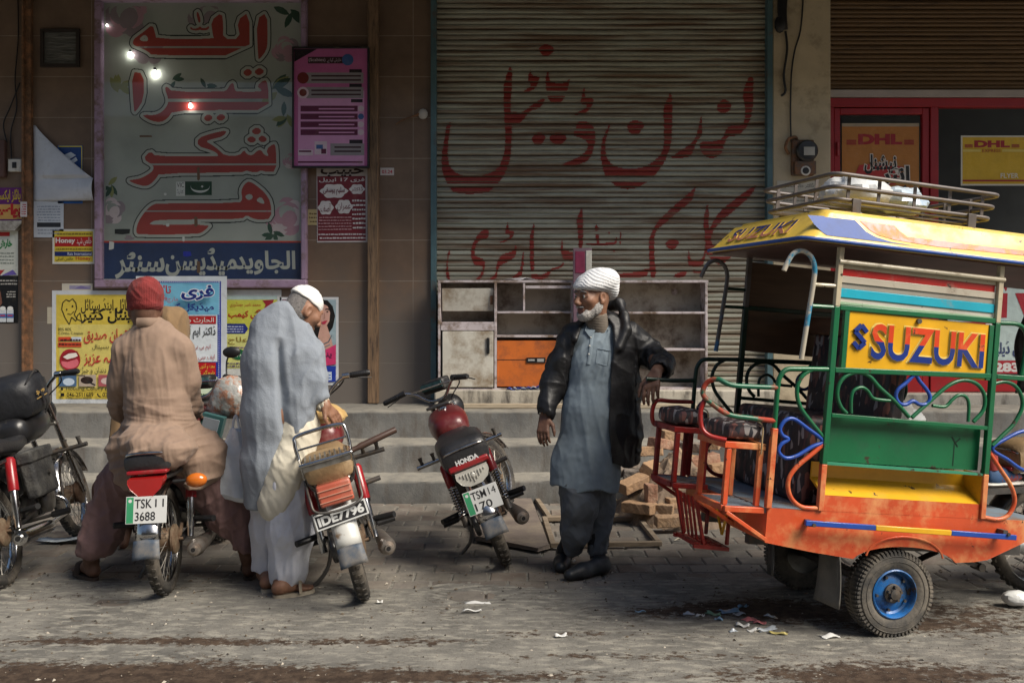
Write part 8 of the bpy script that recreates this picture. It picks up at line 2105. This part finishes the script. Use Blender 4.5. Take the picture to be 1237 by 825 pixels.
fl.cut(lambda X, Y, Z: np.interp(X, [q(u, 0, BY)[0] for u in (95, 110, 130, 200, 280, 300)], [q(0, v, BY)[2] for v in (676, 680, 690, 600, 668, 672)]) - Z)
skin_mesh('trousers', fl, M_MAROON, pB, oB_, disp=lambda V, N: folds(V, .016, 71, (6, 5, 2.2), np.where(V[:, 0] < q(200, 0, BY)[0], .45, -.7).mean()) + folds(V, .013, 73, (5, 5, 5), -.7) + folds(V, .005, 74, (14, 12, 8), .3))

# ================================================================== the man in the grey shawl and white cap
CY = 5.33
pC = thing('person', 'man in grey blue shawl and white cap bending over the worn motorcycle', 'person', (q(335, 715, CY)[0], CY, 0))
oC_ = np.array(pC.location)
hcC = q(366, 377, 5.42); fC = (.70, .52, -.48)
fl = Field(*bounds([q(285, 348, 5.1), q(285, 348, 5.75), q(412, 725, 5.1), (-1.3, 5.3, -.01)], .04), .005)
LC, RC = head(fl, hcC, fC, sc=.98, up=(.25, .2, 1))
fl.chain([(LC(-.05, 0, -.03), .060), (q(342, 396, 5.37), .055), (q(335, 430, 5.35), .075), (q(336, 500, 5.31), .10), (q(338, 560, 5.33), .085)], .04)
fl.chain([(q(362, 412, 5.36), .045), (q(380, 462, 5.30), .048), (q(390, 486, 5.28), .032), (q(393, 491, 5.27), .030)], .02)
fl.chain([(q(326, 408, 5.45), .045), (q(345, 460, 5.62), .045), (q(385, 490, 5.58), .03)], .02)
hand(fl, q(394, 492, 5.27), q(402, 500, 5.29), (.3, .5, -1), (.4, .8, .25), 1.05, .55, thumb=1)
hand(fl, q(386, 490, 5.58), q(394, 496, 5.55), (.3, 0, -1), (.2, -1, 0), 1.0, .5, thumb=1)
aL, aR = q(319, 692, 5.42), q(337, 694, 5.30)
fl.chain([(q(325, 570, 5.36), .06), (q(322, 640, 5.40), .05), (aL, .04)], .03); fl.chain([(q(345, 570, 5.32), .06), (q(345, 640, 5.28), .055), (aR, .04)], .03)
fL = (gz_(318, 712), gz_(352, 705)); fR = (gz_(332, 719), gz_(377, 711))
foot(fl, fL[0], fL[1], aL); foot(fl, fR[0], fR[1], aR)
LIC = lambda C: np.stack([(C - np.array(hcC)) @ RC[:, i] for i in range(3)], 1) / .98
def pickC(C):
    l = LIC(C); near = np.linalg.norm(C - hcC, axis=1) < .16
    return (near & (l[:, 0] < .0) & (l[:, 2] > -.055) & ~((np.abs(l[:, 1]) > .072) & (l[:, 0] > -.04))) * 1
skin_mesh('body', fl, [M_SKIN, M_HAIR], pC, oC_, pick=pickC, it=1)
for e in (-1, 1): sphere_part('eye', LC(.081, e * .032, .014), .013, M_EYE, pC, oC_)
sandal(pC, oC_, fL[0], fL[1], M_SOLEP, M_SOLEP); sandal(pC, oC_, fR[0], fR[1], M_SOLEP, M_SOLEP)
fl = Field(*bounds([q(335, 345, 5.3), q(395, 395, 5.6)], .04), .0045)
E = lambda p, r, k=.006, op='add': fl.ell(LC(*p), np.array(r) * .98, k, RC, op)
E((-.015, 0, .045), (.108, .085, .104)); fl.cut(lambda X, Y, Z: ((LC(0, 0, .052)[0] - X) * RC[0, 2] + (LC(0, 0, .052)[1] - Y) * RC[1, 2] + (LC(0, 0, .052)[2] - Z) * RC[2, 2]) + .30 * ((X - LC(0, 0, 0)[0]) * RC[0, 0] + (Y - LC(0, 0, 0)[1]) * RC[1, 0] + (Z - LC(0, 0, 0)[2]) * RC[2, 0]) * -.6)
skin_mesh('skull_cap', fl, M_CAPW, pC, oC_, disp=lambda V, N: .0012 * np.sin(LIC(V)[:, 2] * 500) + .0015 * vnoise(V * 30, 3), it=1)
b = MB(); b.tube([Vector(LC(.10, -.075, .016)) - Vector(oC_), Vector(LC(.0, -.083, .018)) - Vector(oC_), Vector(LC(-.012, -.086, .004)) - Vector(oC_)], .0022, 5); b.build('glasses_temple', M_BLACK, pC)
fl = Field(*bounds([q(285, 360, 5.0), q(285, 360, 5.75), q(412, 625, 5.0)], .04), .0068)
fl.chain([(LC(-.095, 0, -.075), .075), (q(335, 402, 5.36), .135), (q(331, 440, 5.33), .160), (q(332, 500, 5.31), .165), (q(328, 560, 5.31), .150), (q(320, 610, 5.32), .110)], .05, sy=.85)
fl.chain([(q(357, 400, 5.36), .085), (q(368, 432, 5.33), .092), (q(376, 460, 5.30), .075), (q(385, 480, 5.28), .055)], .04)
fl.chain([(q(368, 440, 5.30), .075), (q(362, 480, 5.26), .06), (q(360, 520, 5.24), .045)], .04); fl.cap(q(372, 470, 5.27), q(374, 520, 5.26), .04, .022, .03)
fl.cap(q(360, 400, 5.44), q(384, 480, 5.5), .06, .05, .03)
fl.cap(LC(-.05, 0, -.04), q(348, 392, 5.38), .066, .058, .01, op='sub'); fl.cap(q(386, 483, 5.28), q(398, 498, 5.27), .042, .045, .005, op='sub')
fl.ell(hcC, (.098, .098, .11), .0, op='sub')
fl.cut(lambda X, Y, Z: np.interp(X, [q(u, 0, CY)[0] for u in (290, 302, 318, 330, 342, 350, 378, 384, 400)], [q(0, v, CY)[2] for v in (600, 612, 612, 570, 540, 522, 526, 500, 492)]) - Z)
def sd_(V, N):
    arm = np.clip((V[:, 0] - q(345, 0, CY)[0]) / .08, 0, 1); gv = np.exp(-((V[:, 0] - q(344, 0, CY)[0] + .1 * (V[:, 2] - 1.25)) / .020) ** 2) * (V[:, 1] < 5.35) * np.clip((1.36 - V[:, 2]) / .06, 0, 1) * np.clip((V[:, 2] - .80) / .1, 0, 1)
    return folds(V, .009, 81, (6, 5, 1.0), .06) * (.7 + .3 * arm) + arm * folds(V, .012, 83, (6, 6, 2.6), -.6) - .042 * gv + folds(V, .002, 85, (12, 12, 7), .4) + .0007 * vnoise(V * 45, 3)
skin_mesh('shawl', fl, M_SHAWL, pC, oC_, disp=sd_, it=2)
fl = Field(*bounds([q(300, 470, 5.0), q(300, 470, 5.6), q(412, 635, 5.1)], .04), .0065)
fl.chain([(q(365, 480, 5.31), .06), (q(361, 520, 5.28), .10), (q(349, 570, 5.26), .128), (q(343, 605, 5.25), .132)], .04, sy=.8)
fl.cap(q(381, 473, 5.285), q(391, 489, 5.275), .042, .038, .02); fl.cap(q(391, 489, 5.275), q(396, 494, 5.27), .032, .033, .004, op='sub')
fl.cut(lambda X, Y, Z: np.interp(X, [q(u, 0, CY)[0] for u in (310, 318, 335, 350, 362, 372, 378)], [q(0, v, CY)[2] for v in (608, 619, 621, 612, 596, 575, 560)]) - Z)
skin_mesh('tunic', fl, M_CREAMC, pC, oC_, disp=lambda V, N: folds(V, .008, 91, (9, 7, 2), .45) + folds(V, .003, 92, (20, 16, 6), .5))
fl = Field(*bounds([q(295, 570, 5.05), q(295, 570, 5.7), q(390, 715, 5.05)], .04), .0065)
fl.chain([(q(324, 580, 5.36), .085), (q(322, 640, 5.40), .082), (q(320, 684, 5.42), .068), (q(320, 690, 5.42), .067)], .03)
fl.chain([(q(350, 580, 5.28), .125), (q(352, 640, 5.27), .122), (q(349, 685, 5.28), .098), (q(347, 700, 5.29), .086)], .03)
fl.cap(q(320, 684, 5.42), q(319, 715, 5.42), .056, .07, .004, op='sub'); fl.cap(q(347, 694, 5.29), q(346, 725, 5.29), .074, .09, .004, op='sub')
fl.cut(lambda X, Y, Z: np.interp(X, [q(u, 0, CY)[0] for u in (305, 328, 333, 350, 375)], [q(0, v, CY)[2] for v in (693, 700, 706, 711, 704)]) - Z)
skin_mesh('trousers', fl, M_SHWHITE, pC, oC_, disp=lambda V, N: folds(V, .010, 95, (8, 7, 1.2), .12) + folds(V, .004, 97, (15, 12, 6), -.4))

# ================================================================== the man crouched beyond the red motorcycle, almost hidden
DY = 6.35
pD = thing('person', 'man in brown shawl bending beyond the red cap wearer, almost wholly hidden', 'person', (q(180, 640, DY)[0], DY, 0))
oD_ = np.array(pD.location)
fl = Field(*bounds([q(118, 372, 6.0), q(240, 660, 6.7), (-2.2, 6.3, -.01)], .05), .009)
hcD = q(204, 402, 6.22); LD, RD_ = head(fl, hcD, (.2, -.75, -.6), sc=1.0, up=(0, .4, 1))
fl.chain([(LD(-.03, 0, -.03), .055), (q(195, 425, 6.30), .07), (q(182, 460, 6.34), .12), (q(175, 520, 6.38), .13), (q(172, 560, 6.36), .12)], .04)
for s in (-1, 1): fl.chain([(q(175 + 16 * s, 565, 6.36), .09), (q(175 + 22 * s, 600, 6.28), .06), (q(175 + 20 * s, 628, 6.34), .04), (np.array([q(175 + 20 * s, 0, 6.34)[0], 6.26, .03]), .03)], .03)
skin_mesh('body', fl, M_SKIND, pD, oD_)
fl = Field(*bounds([q(115, 370, 5.9), q(245, 640, 6.75)], .05), .009)
fl.chain([(q(206, 398, 6.24), .125), (q(196, 430, 6.32), .15), (q(176, 470, 6.36), .20), (q(165, 530, 6.38), .215), (q(168, 600, 6.36), .20)], .05, sy=.75); fl.cap(q(134, 480, 6.3), q(133, 560, 6.3), .035, .03, .03)
fl.ell(LD(-.02, 0, .03), (.125, .115, .125), .04); fl.ell(LD(.10, 0, -.02), (.07, .07, .09), .01, op='sub')
skin_mesh('shawl', fl, weave('brown_wool', (.20, .125, .06), .2, (.13, .08, .04)), pD, oD_, disp=lambda V, N: folds(V, .014, 99, (6, 6, 2), .2))
# ------------------------------------------------------------------ bags and litter
def bundle_bag(name, lab, c, w, h, m, seed, loop=True):
    b = MB(); n = 20; rings = []
    for i in range(13):
        t = i / 12; r = w * (.25 + .9 * math.sin(math.pi * min(1, t * .62 + .08)) ** .8) * (1 if t < .62 else 1 - .82 * (t - .62) / .38); z = h * t
        rings.append([(c[0] + r * math.cos(6.283 * k / n) * (1 + .14 * math.sin(3 * k + seed + 5 * t)), c[1] + .7 * r * math.sin(6.283 * k / n) * (1 + .14 * math.cos(2 * k + seed)), c[2] + z) for k in range(n)])
    b.loft(rings)
    o = b.build(name, m, org=c, smooth=30)
    return tag(o, lab, 'bag')
p = W(283, 604, 5.42)
b = MB(); n = 22; rings = []
for i in range(15):
    t = i / 14; z = .385 * t; w = .088 * (1.05 - .25 * t) if t < .72 else .088 * (.87 - 1.9 * (t - .72)); d = .05 * (1 - .55 * t)
    w = max(w, .02); dd = max(d, .012) * (.5 if i == 0 else 1)
    rings.append([(p.x + w * math.cos(a) * (1 + .10 * math.sin(5 * a + 3 * t)) + .012 * t, p.y + dd * math.sin(a) * (1 + .2 * math.sin(4 * a + 7 * t)), p.z + z + .012 * math.sin(a * 2)) for a in np.linspace(0, 6.283, n, endpoint=False)])
b.loft(rings)
b.tube(smooth_path([(p.x - .012, p.y, p.z + .36), (p.x - .004, p.y, p.z + .43), (p.x + .008, p.y, p.z + .46), (p.x + .02, p.y, p.z + .43), (p.x + .032, p.y, p.z + .36)], 5), .007, 6)
tag(b.build('carrier_bag', mat('thin_blue_white_plastic', (.64, .70, .76), .35, var=.12, vs=6, bump=.6, bs=14, bd=.02, coat=.2), org=p, smooth=30), 'thin pale blue carrier bag hanging from the leg guard beside the red cap man', 'bag')
# printed plastic bag of goods on the handlebar side
def bagm(name, c1, c2, c3):
    m = mat(name, c1, .25, var=.3, vs=20, dirt=c2, dl=(.5, .56), ds=14, bump=.6, bs=22, bd=.015, coat=.4); return m
c = W(281, 484, 5.98)
crumple('goods_bag', 'clear plastic bag of colourful goods hanging by the handlebar of the red motorcycle', 'bag', c, (.14, .10, .135), bagm('goods_in_plastic', (.34, .34, .32), (.32, .16, .10), 0), 11, 30, .16)
c = bk1.matrix_basis @ Vector((.56, -.16, .80))
b = MB(); Rz = Matrix.Rotation(.25, 3, 'Y')
b.box(c + Vector((-.065, -.03, -.105)), c + Vector((.065, .03, .075)), 0, R=Rz); b.box(c + Vector((-.048, -.034, -.085)), c + Vector((.048, -.0305, .055)), 1, R=Rz, c=c)
tag(b.build('document_pouch', [mat('teal_edge', (.05, .14, .14), .4), mat('grey_pouch', (.32, .36, .40), .3, var=.15)], org=c, bevel=.006), 'grey document pouch with teal edge hung on the tank of the red motorcycle', 'pouch')
# cloth on the tank of the worn motorcycle
M2 = bk2.matrix_basis
c = M2 @ Vector((.66, -.03, .90))
crumple('folded_cloth', 'ochre folded cloth lying on the tank of the worn motorcycle', 'cloth', c, (.15, .13, .075), mat('ochre_cloth', (.42, .27, .10), .85, var=.2, vs=7, dirt=(.5, .38, .2), dl=(.5, .7), ds=6, bump=.5, bs=20), 21, 28, .2, 2.6)
c = M2 @ Vector((.60, .08, .885))
crumple('leather_bag', 'small brown leather bag on the tank beside the ochre cloth', 'bag', c, (.10, .08, .06), mat('brown_leather', (.14, .06, .035), .5, var=.25, bump=.3), 23, 24, .15)
b = MB(); c1, c2 = M2 @ Vector((.62, -.10, .66)), M2 @ Vector((.70, -.42, .70)); b.tube([c1, c1.lerp(c2, .25), c1.lerp(c2, .3), c2], [.016, .016, .021, .019], 12)
tag(b.build('wooden_rod', mat('dark_rod', (.07, .04, .03), .4, var=.3), org=c1), 'dark rod sticking out sideways from the worn motorcycle', 'rod')
# black bag on the left motorcycle
M0 = bk0.matrix_basis
t_ = thing('tank_bag', 'black zipped bag with gold lettering strapped on the left motorcycle', 'bag', (0, 0, 0)); t_.matrix_basis = M0 @ Matrix.Translation((.70, -.02, .875)) @ Matrix.Rotation(-.12, 4, 'Y')
b = MB(); b.loft(sbox([(-.17, .10, .07, .08), (-.15, .10, .15, .115), (-.05, .115, .175, .135), (.08, .115, .175, .135), (.15, .105, .15, .12), (.17, .10, .08, .08)], 26, 4)); b.build('bag_body', mat('black_nylon', (.012, .013, .016), .5, var=.3, vs=8, dirt=(.07, .065, .055), dl=(.55, .85), ds=5, bump=.3, bs=30), t_, smooth=60)
b = MB(); b.tube(smooth_path([(-.15, -.15, .19), (0, -.17, .245), (.14, -.14, .20)], 5), .005, 6); b.tube(smooth_path([(-.05, -.17, .14), (-.05, -.20, .05), (-.05, -.17, -.02)], 4), .008, 6, sq=(1.6, .4)); b.build('zip_and_strap', M_BLACK, t_)
b = MB(); F = Frame((-.1735, -.02, .10), (0, -1, 0), (0, 0, 1)); F2 = Frame((-.04, -.1775, .10), (1, 0, 0), (0, 0, 1))
put_text(b, F2, 'Sports', -.075, .0, .065, .03, 0, .002, .02, .3); rect(b, F2, -.09, -.018, .085, -.013, 0, .002)
b.build('gold_print', mat('gold_print', (.42, .27, .08), .5), t_)
t2 = thing('side_pannier', 'dark checkered pannier bag on the near side of the left motorcycle', 'bag'); t2.matrix_basis = M0
b = MB(); b.box((.16, -.235, .40), (.46, -.155, .66)); b.build('pannier_body', mat('dusty_black_canvas', (.03, .03, .03), .8, var=.4, vs=9, dirt=(.13, .125, .11), dl=(.45, .75), ds=7, bump=.5, bs=70), t2, bevel=.02, seg=3)
b = MB(); b.box((.15, -.243, .60), (.47, -.15, .672)); b.build('pannier_flap', mat('dusty_black_canvas', (.03, .03, .03)), t2, bevel=.012)
# papers and scraps on the ground
def scrap(name, lab, cat, u, v, w, d, m, seed, rz=0., z=.012, lift=.012):
    p = gp(u, v, z); r2 = random.Random(seed); b = MB(); n = 7
    ca, sa = math.cos(rz), math.sin(rz); E_ = [[r2.uniform(-.08, .08) for _ in range(n + 1)] for _ in range(4)]
    def fn(i, j):
        x = (i - .5 + E_[0][int(j * n)] * (i < .01) + E_[1][int(j * n)] * (i > .99)) * w; y = (j - .5 + E_[2][int(i * n)] * (j < .01) + E_[3][int(i * n)] * (j > .99)) * d
        return Vector((p.x + x * ca - y * sa, p.y + x * sa + y * ca, p.z + lift * (.5 + .5 * math.sin(7 * i + seed)) * (.5 + .5 * math.cos(6 * j + 2 * seed))))
    b.grid(fn, n, n); return tag(b.build(name, m, org=p, solid=.0015, smooth=25), lab, cat)
NEWS = mat('newsprint', (.42, .47, .50), .8, var=.15, vs=14, dirt=(.2, .23, .26), dl=(.5, .65), ds=20)
scrap('newspaper', 'folded newspaper lying on the paving left of the red cap man', 'newspaper', 90, 652, .42, .11, NEWS, 3, .06, .02, .02)
M_SCR = [mat('scrap_white', (.58, .58, .56), .7, var=.1), mat('scrap_blue', (.22, .36, .50), .4, var=.2), mat('scrap_pink', (.50, .16, .17), .5, var=.2), mat('scrap_green', (.20, .34, .22), .5, var=.2), mat('scrap_clear', (.40, .44, .48), .25, var=.3), mat('scrap_brown', (.16, .11, .06), .8, var=.3), mat('scrap_yellow', (.40, .34, .12), .6, var=.2)]
scrap('paper_scrap', 'torn white paper lying in the hollow of the paving', 'litter', 576, 728, .13, .035, M_SCR[0], 5, .0, .004, .012)
scrap('paper_scrap', 'thin white paper strip below the hollow in the paving', 'litter', 570, 738, .09, .022, M_SCR[0], 6, .1)
scrap('paper_scrap', 'lone pale paper scrap on the dust below the paving hollow', 'litter', 678, 768, .055, .03, M_SCR[0], 7, .3)
scrap('paper_scrap', 'small white scrap at the rear tyre of the worn motorcycle', 'litter', 459, 727, .03, .02, M_SCR[0], 8)
scrap('paper_scrap', 'blue speck of litter on the dust right of the turbaned man', 'litter', 774, 739, .05, .018, M_SCR[1], 9)
scrap('paper_scrap', 'white and pink wrapper in front of the trailer wheel', 'litter', 1003, 769, .085, .04, M_SCR[0], 10, .2, .012, .014)
scrap('paper_scrap', 'pale wrapper on the paving by the right shoe of the turbaned man', 'litter', 752, 656, .04, .03, M_SCR[0], 12, .2, .014, .012)
scrap('paper_scrap', 'white wrapper on the paving between the shoes of the turbaned man', 'litter', 692, 678, .03, .025, M_SCR[0], 13, .2, .014, .012)
LIT = [(832, 741, .05, .03, 4), (846, 744, .04, .025, 0), (862, 742, .07, .03, 3), (880, 738, .10, .05, 1), (893, 742, .06, .04, 4), (868, 748, .04, .02, 1), (905, 748, .07, .04, 2), (918, 752, .06, .04, 2), (897, 756, .06, .035, 0), (926, 760, .10, .04, 4), (940, 765, .08, .03, 6), (912, 762, .07, .03, 0), (886, 762, .04, .02, 4), (930, 744, .05, .03, 4), (898, 733, .05, .02, 1)]
NAMES = ['clear film', 'white paper', 'green wrapper', 'large blue plastic', 'shiny clear film', 'small blue film', 'red wrapper', 'crumpled red paper', 'white tissue', 'clear wrapper', 'yellowish leaf', 'pale tissue', 'tiny clear film', 'right hand clear film', 'upper blue film']
for k, (u, v, w, d, m) in enumerate(LIT):
    scrap('litter_scrap', '%s in the litter heap left of the trailer wheel' % NAMES[k], 'litter', u, v, w, d, M_SCR[m], 30 + k, .5 * math.sin(k * 2.3), .01, .014)['group'] = 'litter heap on the dust'
crumple('foam_packet', 'white foam packet lying on the road at the right edge', 'litter', gp(1228, 728, .03) + Vector((0, 0, .022)), (.075, .05, .04), M_WBAG, 31, 18, .1)
M_WOOD = mat('cigarette_white', (.6, .55, .42), .7)
scrap('straw', 'short pale stub on the paving below the front brick', 'litter', 818, 652, .06, .012, M_WOOD, 41, .4)
# loose grit, pebbles and chaff on the dust: nobody could count it
gb = MB(); r3 = random.Random(17)
for k in range(2600):
    x = r3.uniform(-3.4, 3.2); y = 3.7 + 2.1 * r3.random() ** 1.1
    s = .0022 + .0065 * r3.random() ** 4; z = .006
    if 0.6 < x < 2.2 and 4.6 < y < 5.3 and r3.random() < .6: s *= 1.6
    a = r3.random() * 3.14; dx, dy = s * math.cos(a) * r3.uniform(1, 2.2), s * math.sin(a) * r3.uniform(1, 2.2)
    gb.add([(x - dx, y - dy, z), (x + dy * .5, y - dx * .5, z), (x + dx, y + dy, z), (x - dy * .5, y + dx * .5, z), (x, y, z + s)], [(0, 1, 4), (1, 2, 4), (2, 3, 4), (3, 0, 4)], r3.choice((0, 0, 1, 2)))
tag(gb.build('grit', [mat('grit_brown', (.10, .075, .05), .9), mat('grit_dark', (.035, .028, .022), .9), mat('grit_pale', (.38, .34, .28), .9)], smooth=0), kind='stuff')
